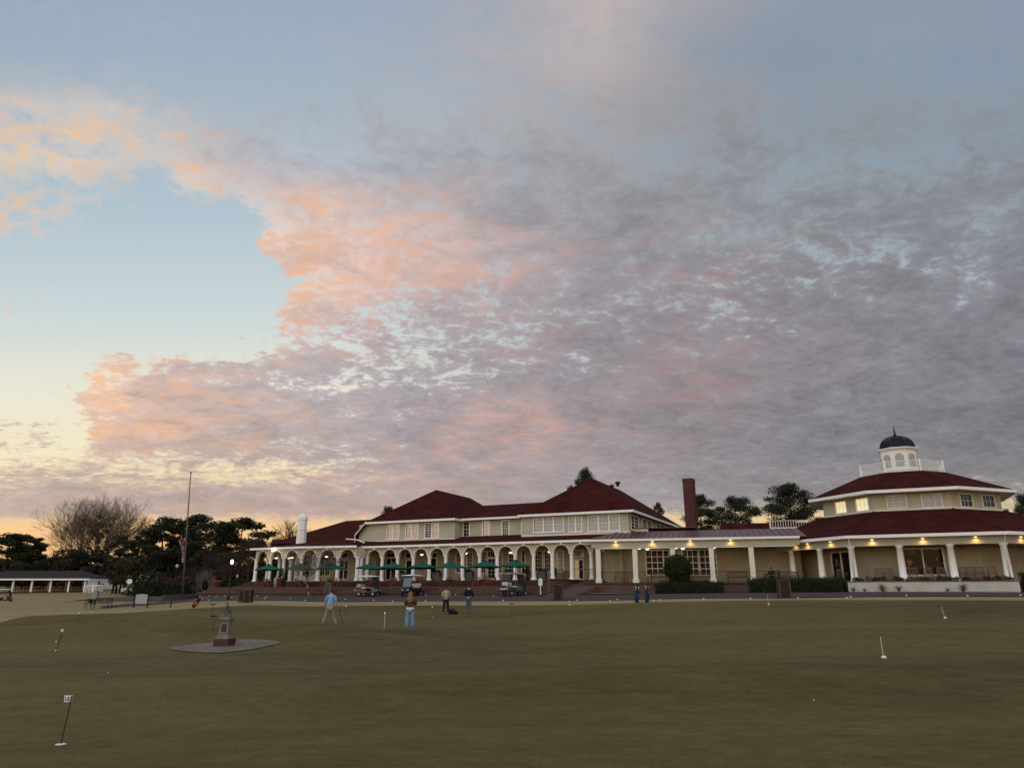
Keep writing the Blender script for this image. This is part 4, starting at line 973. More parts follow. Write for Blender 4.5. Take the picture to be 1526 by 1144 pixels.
# unseen sky behind the camera, brightened to throw more light on the building fronts
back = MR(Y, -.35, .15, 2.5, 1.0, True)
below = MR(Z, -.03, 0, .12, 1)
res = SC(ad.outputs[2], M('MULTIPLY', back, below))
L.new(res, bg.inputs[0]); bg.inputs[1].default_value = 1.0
W.cycles.sampling_method = 'MANUAL'; W.cycles.sample_map_resolution = 512
sl = bpy.data.lights.new('sun', 'SUN'); sl.energy = .45; sl.angle = R(10); sl.color = (1, .72, .5)
so = bpy.data.objects.new('sun', sl); COL.objects.link(so); so.rotation_euler = (R(86), 0, R(-52) * -1 + R(180)); so.location = (-60, 60, 40)
so.rotation_euler = Vector((math.sin(R(52)) * 1, -math.cos(R(52)), -.06)).to_track_quat('-Z', 'Y').to_euler()
# ------------------------------------------------------------------ vegetation
LM, LS = 1.0, 1.0
def fast_mesh(name, V, Fc, m, parent=None, smooth=False):
    """V (n,3), Fc (k,4) arrays"""
    me = bpy.data.meshes.new(name); V = np.asarray(V, np.float32); Fc = np.asarray(Fc, np.int32); k = Fc.shape[1]
    me.vertices.add(len(V)); me.vertices.foreach_set('co', V.ravel()); me.loops.add(Fc.size); me.loops.foreach_set('vertex_index', Fc.ravel())
    me.polygons.add(len(Fc)); me.polygons.foreach_set('loop_start', np.arange(0, Fc.size, k, dtype=np.int32)); me.update(calc_edges=True); me.validate()
    me.materials.append(m); o = bpy.data.objects.new(name, me); COL.objects.link(o)
    if parent is not None: o.parent = parent
    return o
def leaves(rg, clumps, n, size, flat=1.0, shell=.55):
    n = int(n * LM); size = size * LS
    """clumps (k,6): centre and radii -> quads scattered towards each clump's outside"""
    C = np.asarray(clumps, float); vol = (C[:, 3] * C[:, 4] * C[:, 5]) ** (2 / 3); pick = rg.choice(len(C), n, p=vol / vol.sum()); c = C[pick]
    d = rg.normal(size=(n, 3)); d /= np.linalg.norm(d, axis=1)[:, None]; r = shell + (1 - shell) * rg.random(n) ** .6
    r *= 1 + .06 * rg.normal(size=n)
    p = c[:, :3] + d * r[:, None] * c[:, 3:]
    a = rg.normal(size=(n, 3)); a[:, 2] *= flat; a /= np.linalg.norm(a, axis=1)[:, None]; b = rg.normal(size=(n, 3)); b[:, 2] *= flat; b -= (a * b).sum(1)[:, None] * a; b /= np.linalg.norm(b, axis=1)[:, None]
    s = size * (.5 + rg.random(n))[:, None]; a *= s; b *= s * .6
    V = np.stack([p - a - b * .3, p - b, p + a + b * .3, p + b], 1).reshape(-1, 3); return V, np.arange(4 * n).reshape(-1, 4)
def tree_trunk(name, pts, rads, parent, m=None, limbs=()):
    mb = MB(); mb.tube(pts, rads, 7)
    for a, b, r in limbs: 
        mid = (Vector(a) + Vector(b)) / 2 + Vector((0, 0, -.12 * (Vector(b) - Vector(a)).length)); mb.tube([a, mid, b], [r, r * .7, r * .3], 5)
    return mb.build(name, m or BARK, parent, True)
def conifer(seed, h, cw, base, nclump=16, n=3600, size=.28, m=None):
    """tall pine: bare trunk, flattened clumps on limbs in the upper part. returns (trunk mesh, crown mesh) as objects under an Empty"""
    rg = np.random.default_rng(seed); rnd = random.Random(seed)
    t = bpy.data.objects.new('pine_tree', None); COL.objects.link(t)
    cl = []; lim = []
    for i in range(nclump):
        f = (i + .5) / nclump; z = base + (h - base) * f; rad = cw * (1 - .75 * abs(f - .42) ** 1.3 * 1.7) * (.35 + .65 * rnd.random()); a = i * 2.4 + rnd.random()
        if i == nclump - 1: rad = .1
        x, y = rad * math.cos(a), rad * math.sin(a); s = cw * (.30 + .18 * rnd.random())
        cl.append((x, y, z, s * 1.15, s * 1.15, s * .55)); lim.append(((0, 0, z - rad * .45), (x, y, z - s * .1), .035 * h / 12))
        for _ in range(2):
            ox, oy = rnd.uniform(-1, 1) * s, rnd.uniform(-1, 1) * s; cl.append((x + ox, y + oy, z + rnd.uniform(-.3, .4) * s, s * .6, s * .6, s * .35))
    V, Q = leaves(rg, cl, n, size, .8, .05); fast_mesh('crown', V, Q, m or PINE, t)
    tree_trunk('trunk', [(0, 0, -.5), (.1, 0, h * .35), (-.1, .1, h * .7), (0, 0, h * .96)], [h * .017, h * .014, h * .009, .03], t, BARK, lim)
    return t
def broadleaf(seed, h, cw, n=4200, size=.34, m=None, low=.12, name='evergreen_tree'):
    rg = np.random.default_rng(seed); rnd = random.Random(seed); t = bpy.data.objects.new(name, None); COL.objects.link(t); cl = []; lim = []
    for i in range(26):
        f = rnd.random(); z = h * (low + (.92 - low) * f); rad = cw * math.sqrt(max(.05, 1 - (1.55 * (f - .45)) ** 2)) * rnd.uniform(.35, .85); a = rnd.uniform(0, 6.28); s = cw * rnd.uniform(.22, .42)
        cl.append((rad * math.cos(a), rad * math.sin(a), z, s, s, s * .8))
        if i % 3 == 0: lim.append(((0, 0, z * .6), (rad * math.cos(a), rad * math.sin(a), z), .02 * h / 3))
    V, Q = leaves(rg, cl, n, size, 1, .45); fast_mesh('crown', V, Q, m or EVERG, t)
    tree_trunk('trunk', [(0, 0, -.5), (0, .1, h * .4), (.1, 0, h * .8)], [h * .03, h * .02, .05], t, BARK, lim)
    return t
def bare(seed, h, spread=.5, stems=1, levels=6, m=None, name='bare_tree', r0=None, up=.35, kids=(3, 2), lshrink=.72, clear=.2, mistle=0):
    rnd = random.Random(seed); t = bpy.data.objects.new(name, None); COL.objects.link(t); mbt, mbc = MB(), MB(); r0 = r0 or h * .02; tips = []
    V = []; Q = []
    def seg(a, b, ra, rb, lvl):
        if lvl <= 1: mbt.tube([a, b], [ra, rb], 7)
        else:
            d = (b - a).normalized(); x = d.orthogonal().normalized(); y = d.cross(x); k = len(V)
            for p, r in ((a, ra), (b, rb)):
                for q in range(3): an = 2.0944 * q; V.append(tuple(p + (x * math.cos(an) + y * math.sin(an)) * r))
            for q in range(3): Q.append((k + q, k + (q + 1) % 3, k + 3 + (q + 1) % 3, k + 3 + q))
    def grow(p, d, L, r, lvl):
        n = 3 if lvl < 3 else 2; q = p
        for i in range(n):
            d = (d + Vector((rnd.gauss(0, .09), rnd.gauss(0, .09), rnd.gauss(0, .05) + up * .10))).normalized(); e = q + d * (L / n); seg(q, e, r * (1 - .35 * i / n), r * (1 - .35 * (i + 1) / n), lvl)
            if lvl < levels and (i > 0 or lvl > 0):
                for _ in range(1 if lvl < 2 else rnd.choice((0, 1, 1))):
                    s = Vector((rnd.gauss(0, 1), rnd.gauss(0, 1), rnd.gauss(0, .5))); s = (s - d * s.dot(d)).normalized(); grow(e, (d + s * rnd.uniform(.45, .95) * spread * 1.6 + Vector((0, 0, up * .5))).normalized(), L * lshrink * rnd.uniform(.6, .95), r * .5, lvl + 1)
            q = e
        if lvl < levels:
            for k in range(kids[0] if lvl < 2 else kids[1]):
                s = Vector((rnd.gauss(0, 1), rnd.gauss(0, 1), 0)); s = (s - d * s.dot(d)).normalized(); grow(q, (d + s * rnd.uniform(.3, .7) * spread * 1.5 + Vector((0, 0, up * .4))).normalized(), L * lshrink * rnd.uniform(.75, 1.05), r * .62, lvl + 1)
        elif rnd.random() < mistle: tips.append(q)
        if 2 <= lvl <= 3 and rnd.random() < mistle * 3: tips.append(q)
    for s in range(stems):
        a = s * 2.4 + rnd.random(); tilt = 0 if stems == 1 else rnd.uniform(.12, .42) * spread * 2; grow(Vector((.12 * math.cos(a) * (stems > 1), .12 * math.sin(a) * (stems > 1), -.3)), Vector((math.cos(a) * tilt, math.sin(a) * tilt, 1)).normalized(), h * (clear + .1), r0 * (1 if stems == 1 else .75), 0)
    zt = max(v[2] for v in V); k = h / zt
    V = [(v[0] * k, v[1] * k, v[2] * k) for v in V]; mbt.v = [tuple(c * k for c in v) for v in mbt.v]
    mbt.build('trunk', m or BARK, t, True); fast_mesh('crown', V, Q, m or BARK, t)
    if tips:
        cl = [(q.x * k, q.y * k, q.z * k, .45, .45, .45) for q in tips[:26]]; Vv, Qq = leaves(np.random.default_rng(seed), cl, 110 * len(cl), .16); fast_mesh('mistletoe', Vv, Qq, EVERG, t)
    return t
def place(t, px, Y, label, cat, group=None, rz=0, scale=None, dz=0):
    w = ground(px, Y, dz); t.location = w; t.rotation_euler = (0, 0, rz)
    if scale: t.scale = (scale,) * 3 if not isinstance(scale, tuple) else scale
    return tag(t, label, cat, group)
# --- left horizon
def htop(px, py, Y): return at(px, py, Y).z - ground(px, Y).z
GT = 'trees along the left horizon'
big = bare(11, htop(130, 732, 165), .66, 8, 6, mat('grey_brown_bark', (.17, .125, .09), .9, .3, 3), 'bare_tree', r0=.24, up=.30, clear=.22, kids=(3, 2), lshrink=.74, mistle=.03)
place(big, 128, 165, 'very wide bare winter tree with dark mistletoe clumps rising above the pavilion', 'bare tree', GT)
big.scale = (1.0, 1.0, 1.0)
protos = [conifer(3, 13, 3.6, 5.0, 15, 9000, .19), conifer(5, 13, 4.0, 5.5, 12, 9000, .19), conifer(8, 13, 3.0, 4.5, 16, 8000, .19)]
bprotos = [broadleaf(21, 10, 4.6, 11000, .2), broadleaf(23, 10, 5.0, 11000, .2)]
used = {}
def tree_from(lst, i, px, top, Y, label, cat, group, rz=0, wide=1.0):
    t0 = lst[i]; key = t0.name
    t = t0 if key not in used else dup(t0, t0.location, 0, None)
    used[key] = 1
    h0 = 13 if lst is protos else 10; s = htop(px, top + 2, Y) / h0
    return place(t, px, Y, label, cat, group, rz, (s * wide, s * wide, s))
PN = [(2, 795, 150, 0, 0, 1.5, 'dark pine at the far left edge of the photo'), (23, 797, 160, 1, 1, 1.1, 'dark pine second from the left edge, behind the pavilion roof'), (46, 800, 155, 2, 2, 1.0, 'low dark pine between the pavilion roof and the bare tree'),
      (172, 798, 150, 1, 3, .75, 'small dark pine just right of the big bare tree'), (193, 797, 152, 2, 5, .7, 'small dark pine behind the street clock'), (234, 771, 140, 0, 1.2, 1.15, 'tall dark pine left of the flagpole with a leaning clumped top'),
      (263, 775, 142, 2, .4, 1.0, 'dark pine immediately left of the flagpole'), (286, 768, 138, 1, 4, 1.2, 'tall dark pine right behind the flagpole'), (330, 786, 132, 0, 2.2, 1.0, 'dark pine between the flagpole and the arcade, lower left of a taller one'),
      (352, 773, 128, 1, 1.5, 1.35, 'tallest dark pine left of the arcade with a broad crown')]
for px, top, Y, i, rz, wd, lb in PN: tree_from(protos, i, px, top, Y, lb, 'pine', GT, rz, wd)
EV = [(80, 824, 148, 0, 0, 1.3, 'rounded dark evergreen behind the pavilion under the bare tree'), (112, 812, 145, 1, 1, 1.3, 'broad dark evergreen in front of the bare tree trunk'), (150, 820, 143, 0, 2, 1.4, 'dark evergreen right of the bare tree trunk'),
      (205, 826, 138, 1, 3, 1.3, 'dark evergreen behind the street clock'), (246, 812, 136, 0, 4, 1.3, 'dark evergreen behind the flag'), (308, 818, 128, 1, 5, 1.2, 'dark evergreen behind the lit street lamp'),
      (398, 797, 118, 0, .5, .9, 'rounded dark evergreen seen over the left end of the arcade'), (420, 798, 118, 1, 2.5, .75, 'smaller dark evergreen seen between the arcade roof and the white flue'), (18, 830, 143, 0, 1.7, 1.4, 'dark evergreen behind the left end of the pavilion')]
for px, top, Y, i, rz, wd, lb in EV: tree_from(bprotos, i, px, top, Y, lb, 'evergreen', GT, rz, wd)
bp2 = [bare(31, 10, .5, 1, 6, mat('brown_bark', (.055, .036, .026), .9, .3, 3), r0=.16, clear=.28), bare(37, 10, .6, 2, 6, mat('brown_bark', (.05, .03, .02)), r0=.14, clear=.25)]
BT = [(205, 769, 158, 0, 0, 'thin bare tree showing above the evergreens left of the flagpole'), (268, 765, 158, 1, 2, 'thin bare tree with fine twigs behind the flag top'), (432, 772, 112, 0, 4, 'bare tree just left of the white flue'), (472, 786, 120, 1, 1, 'low bare tree behind the rear roof'),
      (330, 815, 104, 1, 3, 'reddish bare tree behind the hedge, left one'), (366, 800, 100, 0, 5, 'reddish bare tree beside the left end of the arcade'), (300, 838, 98, 1, .5, 'small bare tree behind the hedge near the flagpole'), (306, 820, 112, 0, 2, 'bare tree behind the lit street lamp')]
usedb = set()
for px, top, Y, i, rz, lb in BT:
    t = bp2[i] if i not in usedb else dup(bp2[i], (0, 0, 0), 0, None); usedb.add(i); s = htop(px, top, Y) / 10; place(t, px, Y, lb, 'bare tree', 'bare trees beyond the green', rz, (s * 1.15, s * 1.15, s))
rgn = np.random.default_rng(77)
def mass(name, pxs, Yf, topf, n, size, m, label, dens=None, kind='stuff'):
    cl = []
    for px in pxs:
        for _ in range(3):
            Y = Yf + rgn.uniform(-8, 8); w = ground(px + rgn.uniform(-8, 8), Y); h = max(1.5, at(px, topf(px) + rgn.uniform(0, 16), Y).z - w.z); k = 0
            z = 1.0
            while z < h - .8: cl.append((w.x + rgn.uniform(-1, 1), w.y, w.z + z, 2.2, 2.2, 1.5)); z += 1.7
    V, Q = leaves(rgn, cl, n, size, 1, .2); o = fast_mesh(name, V, Q, m); o['label'] = label; o['kind'] = kind; o['category'] = 'woodland'; return o
mass('woodland', range(-60, 470, 9), 172, lambda p: 834 - 4 * math.sin(p / 37), 60000, .34, mat('dark_wood_mass', (.024, .021, .013), .85, .4, .2), 'dark mass of trees behind the left trees')
mass('undergrowth', list(range(225, 385, 7)), 116, lambda p: 838 if p > 340 else 850, 24000, .26, BROWNLEAF, 'reddish brown leafless undergrowth behind the hedge')
# weeping brown-green tree over the white shed
wt = broadleaf(45, 8.5, 4.2, 5000, .22, mat('olive_leaf', (.045, .038, .014), .85, .4, .5), .35, 'drooping_tree'); s = htop(182, 832, 118) / 8.5
place(wt, 182, 118, 'olive green drooping tree beside the street clock, in front of the white shed', 'tree', None, 0, (s * 1.0, s, s))
# --- right, behind the clubhouse
RT = 'pines behind the clubhouse'
ps = [conifer(51, 16, 3.0, 8.5, 13, 20000, .095), conifer(52, 14, 4.3, 6.5, 20, 34000, .095), conifer(54, 16, 4.2, 5.5, 26, 46000, .10)]
def pine_at(t, px, top, Y, h0, lb, rz=0, wd=1): 
    z = at(px, top, Y).z - 1.5; s = z / h0; w = at(px, 850, Y); 
    f = w.y * math.cos(TH) + (z - ZE) * math.sin(TH); x = (px - CX) * f / F
    t.location = (x, Y, 1.5); t.scale = (s * wd, s * wd, s); t.rotation_euler = (0, 0, rz); tag(t, lb, 'pine', RT)
pine_at(ps[0], 1044, 738, 105, 16, 'slender open pine directly right of the brick chimney', 0, .95)
pine_at(ps[1], 1096, 747, 105, 14, 'broad rounded pine second to the right of the brick chimney', 1, 1.0)
pine_at(ps[2], 1176, 726, 100, 16, 'dense broad pine left of the octagonal hall', 2, 1.05)
pine_at(dup(ps[1], (0, 0, 0), 0, None), 871, 706, 125, 14, 'pine top peeking over the highest red roof', 2, .38)
pine_at(dup(ps[0], (0, 0, 0), 0, None), 850, 726, 128, 16, 'low pine top left of the highest roof peak', 4, .5)
pine_at(dup(ps[0], (0, 0, 0), 0, None), 982, 750, 120, 16, 'small pine top behind the right slope of the main roof', 1, .4)
pine_at(dup(ps[1], (0, 0, 0), 0, None), 1530, 741, 95, 14, 'pine at the right edge behind the octagonal hall', 3, .5)
pine_at(dup(ps[2], (0, 0, 0), 0, None), 1500, 762, 105, 16, 'pine behind the right corner of the octagonal hall', 0, .5)
pine_at(dup(ps[1], (0, 0, 0), 0, None), 579, 760, 118, 14, 'dark treetop behind the left roof slope', 0, .45)
# --- hedges and shrubs
def hedge(name, label, pts, w, h, Yref=None, m=None, parent=None, size=.09, dens=260, cat='hedge', rough=.12):
    """clipped hedge: solid dark core wrapped in small leaves"""
    t = thing(name, label, cat, pts[0]); base = Vector(pts[0]); V = []; Q = []; core = MB()
    for i in range(len(pts) - 1):
        a, b = Vector(pts[i]) - base, Vector(pts[i + 1]) - base; d = b - a; L_ = d.length; dn = d.normalized(); nn = Vector((dn.y, -dn.x, 0))
        n = int(dens * L_ * (h * 2 + w)); u = rgn.random(n) * (L_ + w) - w / 2; s = rgn.random(n); side = rgn.random(n) * (2 * h + w)
        off = np.where(side < h, -w / 2, np.where(side < 2 * h, w / 2, (side - 2 * h) - w / 2)); zz = np.where(side < h, side, np.where(side < 2 * h, side - h, h)); 
        rr = rgn.normal(size=(n, 3)) * rough * .45
        edge = np.clip((zz - h + .3) / .3, 0, 1) * .12; off = off * (1 - edge)
        p = np.stack([a.x + dn.x * u + nn.x * off, a.y + dn.y * u + nn.y * off, a.z + (b.z - a.z) * u / max(L_, .1) + zz], 1) + rr
        a_ = rgn.normal(size=(n, 3)); a_ /= np.linalg.norm(a_, axis=1)[:, None]; b_ = rgn.normal(size=(n, 3)); b_ -= (a_ * b_).sum(1)[:, None] * a_; b_ /= np.linalg.norm(b_, axis=1)[:, None]
        a_ *= size; b_ *= size * .6; k = len(V) and sum(len(x) for x in V)
        q = np.stack([p - a_, p - b_, p + a_, p + b_], 1).reshape(-1, 3); V.append(q); Q.append(np.arange(4 * n).reshape(-1, 4) + (k or 0))
        m_ = w * .42; e0, e1 = a - dn * m_, b + dn * m_
        core.add([e0 + nn * m_, e1 + nn * m_, e1 - nn * m_, e0 - nn * m_] + [v + Vector((0, 0, h * .95)) for v in (e0 + nn * m_, e1 + nn * m_, e1 - nn * m_, e0 - nn * m_)], [(0, 1, 2, 3), (4, 5, 6, 7), (0, 1, 5, 4), (1, 2, 6, 5), (2, 3, 7, 6), (3, 0, 4, 7)])
    fast_mesh('foliage', np.concatenate(V), np.concatenate(Q), m or HEDGE, t)
    core.build('branch_core', mat('hedge_core', (.010, .013, .006), .95, .2), t); return t
def G(px, Y, dz=0): return tuple(ground(px, Y, dz))
hedge('hedge', 'long clipped dark hedge running behind the flagpole to the arcade', [G(270, 98, -.2), G(330, 94, -.2), G(384, 92, -.2)], 1.4, 1.75, size=.14, dens=90)
hedge('hedge', 'rounded dark brown green hedge beside the street clock', [G(216, 88, -.1), G(238, 86, -.1), G(262, 85, -.1)], 2.4, 1.35, size=.12, dens=120, m=mat('olive_hedge', (.022, .022, .010), .85, .4, 2), rough=.35)
hedge('hedge', 'low clipped hedge under the round topiary in front of the porch wing', [tuple(FB.world(6.4, -2.7, 1.5)), tuple(FB.world(10.9, -2.7, 1.55))], 1.2, .82, size=.06, dens=420, rough=.2)
hedge('hedge', 'second clipped hedge segment raised behind the round topiary', [tuple(FB.world(6.8, -1.6, 1.5)), tuple(FB.world(9.8, -1.6, 1.5))], 1.1, 1.0, size=.06, dens=420, rough=.25)
ph = [oct_face(0, 15.2).p(a0_ - .9, 0, 0), FC.local(*FB.world(14.2, -3.4).xy)]
w0, w1 = FC.world(ph[0][0], ph[0][1], 1.62), FC.world(ph[1][0], ph[1][1], 1.62)
hedge('hedge', 'clipped dark hedge left of the white planter wall behind the brown bin', [tuple(w1), tuple(w0)], 1.4, 1.0, size=.06, dens=420, rough=.22)
q = oct_face(0, 15.0).p(a1_ + 1.0, 0, 0); w_ = FC.world(q[0], q[1], 1.7)
hedge('hedge', 'dark hedge at the right end of the white planter wall', [tuple(w_), tuple(w_ + Vector((2.6, -.8, 0)))], 1.4, 1.25, size=.07, dens=330)
# topiary ball tree
tp = thing('topiary_tree', 'dark round clipped topiary tree in front of the porch wing pillars', 'topiary', FB.world(7.75, -2.1, 1.5)); tp.scale = (.86, .86, .97)
V, Q = leaves(rgn, [(0, 0, 2.35, 1.25, 1.25, 1.02), (0, 0, 2.05, 1.33, 1.33, .8), (.2, 0, 1.3, 1.0, 1.0, .4)], 13000, .065, 1, .86); fast_mesh('crown', V, Q, HEDGE, tp)
MB().ell((0, 0, 2.2), (1.12, 1.12, .95), 20, 12).build('crown_core', mat('hedge_core', (.01, .013, .006)), tp)
MB().tube([(0, 0, -.2), (.05, 0, 1.4)], [.12, .08], 7).build('trunk', BARK, tp, True)
# planter plants and grass tufts
PQ = oct_face(0, 15.6)
for i in range(22):
    a = a0_ + .5 + (a1_ - a0_ - .8) * i / 21 + random.Random(i).uniform(-.15, .15); q = PQ.p(a, -.75, 0); w = FC.world(q[0], q[1], 2.46)
    if i < 3:
        V, Q = leaves(np.random.default_rng(400 + i), [(0, 0, .12, .34, .28, .16), (.15, .1, .2, .2, .2, .12)], 260, .05); o0 = fast_mesh('bedding_plant', V, Q, [mat('purple_leaf', (.06, .03, .025), .8, .4, 6), mat('winter_leaf', (.05, .045, .02), .8, .4, 6), mat('pale_flower', (.14, .11, .08), .8, .5, 9)][i])
        o = o0; pl_ = (pl_ if i else []) + [o0]
    else: o = pl_[i % 3].copy(); COL.objects.link(o)
    o.location = w; o.rotation_euler = (0, 0, i * 1.3); o.scale = (1, 1, .8 + .5 * random.Random(i + 50).random())
    tag(o, 'low bushy winter plant growing along the top of the white planter wall', 'plant', 'plants on the planter wall')
gt = None
for i, px in enumerate((1272, 1289, 1316, 1340, 1412, 1435)):
    a, _ = PQ.hit(px, 882); q = PQ.p(a, .25, 0); w = FC.world(q[0], q[1], 0); w.z = tz(w.x, w.y)
    if gt is None:
        rr = random.Random(5); mb = MB()
        for k in range(60):
            an = rr.uniform(0, 6.28); sp_ = rr.uniform(.05, .38); hh = rr.uniform(.25, .6); mb.tube([(0, 0, 0), (math.cos(an) * sp_ * .4, math.sin(an) * sp_ * .4, hh * .6), (math.cos(an) * sp_, math.sin(an) * sp_, hh)], [.012, .008, .003], 3)
        gt = mb.build('grass_tuft', mat('dry_tuft', (.10, .08, .045), .9, .3, 5)); o = gt
    else: o = gt.copy(); COL.objects.link(o)
    o.location = w; o.rotation_euler = (0, 0, i); sc_ = (.7, .55, 1.1, .9, .55, 1.15)[i]; o.scale = (sc_,) * 3
    tag(o, ['faint dry grass tuft nearest the left end of the white planter wall', 'small dry grass tuft second from the left end of the planter wall', 'large dry grass tuft left of centre at the foot of the planter wall', 'dry grass tuft beside the larger one near the planter wall centre', 'small dry grass tuft right of centre at the planter wall', 'tall dry grass tuft below the right half of the planter wall'][i], 'grass tuft', 'grass tufts at the planter wall')
# crape myrtle with lights in front of the arcade
cm = bare(61, 4.6, .95, 1, 4, PALEBARK, 'crape_myrtle', r0=.085, up=.12, clear=.46, kids=(4, 2), lshrink=.72)
place(cm, 462, 73.5, 'bare pale trunked crape myrtle in front of the arcade', 'tree'); cm.scale = (2.1, 2.1, 1.06)
cm2 = bare(62, 3.2, .6, 2, 5, PALEBARK, 'ornamental_tree', r0=.05, up=.4); place(cm2, 305, 92, 'small pale twiggy ornamental tree by the hedge right of the flagpole', 'tree')
# bush dotted with lights
bu = thing('lit_bush', 'rounded dark bush dotted with small white lights right of the street clock', 'bush', ground(217, 92))
V, Q = leaves(rgn, [(0, 0, 1.2, 1.35, 1.2, 1.2), (.25, 0, 2.1, .9, .9, .8)], 6000, .08, 1, .7); fast_mesh('foliage', V, Q, HEDGE, bu)
mb = MB()
for i in range(80):
    d = Vector((random.gauss(0, 1), -abs(random.gauss(0, 1)), random.gauss(0, 1))).normalized(); mb.ell((d.x * 1.3, d.y * 1.2, 1.4 + d.z * 1.3), (.028, .028, .028), 5, 4)
mb.build('lights', mat('tiny_white_lights', (.7, .65, .6), .5, 0, 1, emit=(1, .85, .75), es=.2), bu)['kind'] = 'stuff'
MB().ell((0, 0, 1.2), (1.1, .95, 1.05), 12, 8).build('branch_core', mat('hedge_core', (.01, .013, .006)), bu)
# ------------------------------------------------------------------ people (skinned chains)
def skin(verts, edges, radii, sub=2, name='s'):
    me = bpy.data.meshes.new(name); me.from_pydata([tuple(v) for v in verts], edges, []); o = bpy.data.objects.new(name, me); COL.objects.link(o)
    sk = o.modifiers.new('skin', 'SKIN'); 
    for i, r in enumerate(radii):
        r = r if isinstance(r, tuple) else (r, r); me.skin_vertices[0].data[i].radius = r; me.skin_vertices[0].data[i].use_root = (i == 0)
    ss = o.modifiers.new('sub', 'SUBSURF'); ss.levels = sub; ss.render_levels = sub
    dg = bpy.context.evaluated_depsgraph_get(); dg.update(); m2 = bpy.data.meshes.new_from_object(o.evaluated_get(dg)); bpy.data.objects.remove(o); 
    mb = MB(); mb.v = [tuple(v.co) for v in m2.vertices]; mb.f = [tuple(p.vertices) for p in m2.polygons]; return mb
def chains(ch, sub=2):
    """ch: dict name->(parent or None, pos, radius). builds one connected skin"""
    names = list(ch); idx = {n: i for i, n in enumerate(names)}
    return skin([ch[n][1] for n in names], [(idx[ch[n][0]], idx[n]) for n in names if ch[n][0]], [ch[n][2] for n in names], sub)
SKINM = mat('skin', (.42, .25, .18), .6, .08, 8)
from mathutils import noise as mnoise
def wrinkle(mb, amp):
    out = []
    for v in mb.v:
        q = Vector(v); d = mnoise.noise_vector(Vector((q.x * 7, q.y * 7, q.z * 16))); out.append((q.x + d.x * amp, q.y + d.y * amp * 1.4, q.z + d.z * amp * .5))
    mb.v = out; return mb
def person(label, loc, rz, P, shirt, pants, shoes, hairm, hair='short', long_sleeve=False, h=1.75, skirt=None, extra=None, baggy=1.0, scale=None):
    """P: joint positions, x right, y forward, z up (metres for a 1.75 m person)"""
    t = thing('person', label, 'person', loc, rz); k = h / 1.75; t.scale = (k, k, k)
    p = {n: Vector(v) for n, v in P.items()}
    ch = {'pel': (None, p['pel'], (.14, .10)), 'waist': ('pel', p['waist'], (.125, .09)), 'chest': ('waist', p['chest'], (.15, .10)), 'neckb': ('chest', p['neckb'], (.075, .065)), 'neck': ('neckb', p['neck'], .055), 'head': ('neck', p['head'], (.078, .088)), 'top': ('head', p['head'] + (p['head'] - p['neck']).normalized() * .1, (.07, .08))}
    for s in 'LR':
        ch['sh' + s] = ('chest' if False else 'neckb', p['sh' + s], .062); ch['el' + s] = ('sh' + s, p['el' + s], .045); ch['wr' + s] = ('el' + s, p['wr' + s], .030); d = (p['wr' + s] - p['el' + s]).normalized(); ch['hd' + s] = ('wr' + s, p['wr' + s] + d * .07, (.038, .022))
        ch['hip' + s] = ('pel', p['hip' + s], .095); ch['kn' + s] = ('hip' + s, p['kn' + s], .062); ch['an' + s] = ('kn' + s, p['an' + s], .042)
    mb = chains(ch)
    for s in 'LR':   # fingers and thumb
        d = (p['wr' + s] - p['el' + s]).normalized(); x = d.cross(Vector((0, 1, 0))).normalized(); c0_ = p['wr' + s] + d * .085; fw = d.cross(x) * .02
        for q, (o, L_) in enumerate(((-.027, .065), (-.009, .075), (.009, .07), (.027, .055))):
            f = skin([c0_ + x * o, c0_ + x * o * 1.1 + d * L_ * .5 - fw * .2, c0_ + x * o * 1.1 + d * L_ * .85 - fw * 1.3], [(0, 1), (1, 2)], [.0095, .0085, .007], 1); mb.add(f.v, f.f)
        f = skin([p['wr' + s] + d * .03 + x * .02, p['wr' + s] + d * .065 + x * .055 * 1, p['wr' + s] + d * .095 + x * .05], [(0, 1), (1, 2)], [.012, .010, .008], 1); mb.add(f.v, f.f)
    hd = p['head']; face = P.get('face', Vector((0, 1, 0))); face = Vector(face).normalized(); sd_ = face.cross(Vector((0, 0, 1))).normalized()
    mb.ell(tuple(hd + face * .092 + Vector((0, 0, -.01))), (.014, .018, .022), 6, 5)
    for s in (-1, 1): mb.ell(tuple(hd + sd_ * s * .082), (.012, .02, .03), 6, 5)
    body = mb.build('body', SKINM, t, True)
    ey = MB()
    for s in (-1, 1): ey.ell(tuple(hd + face * .083 + sd_ * s * .03 + Vector((0, 0, .012))), (.009, .009, .007), 6, 5)
    ey.ell(tuple(hd + face * .086 + Vector((0, 0, -.05))), (.022, .008, .005), 6, 5); ey.build('face_features', mat('eye_dark', (.05, .02, .02)), body)
    # shirt
    cs = {'pel': (None, p['pel'] + Vector((0, 0, .03)), (.155, .125)), 'waist': ('pel', p['waist'], (.15, .125)), 'chest': ('waist', p['chest'], (.175, .13)), 'neckb': ('chest', p['neckb'] - Vector((0, 0, .015)), (.085, .078))}
    for s in 'LR':
        cs['sh' + s] = ('neckb', p['sh' + s], .082 * baggy)
        if long_sleeve: cs['el' + s] = ('sh' + s, p['el' + s], .066 * baggy); cs['wr' + s] = ('el' + s, p['wr' + s], .045 * baggy)
        else: cs['el' + s] = ('sh' + s, p['sh' + s].lerp(p['el' + s], .8), .066)
    wrinkle(chains(cs, 3), .012).build('shirt', shirt, t, True)
    ct = {'pel': (None, p['pel'], (.152, .125))}
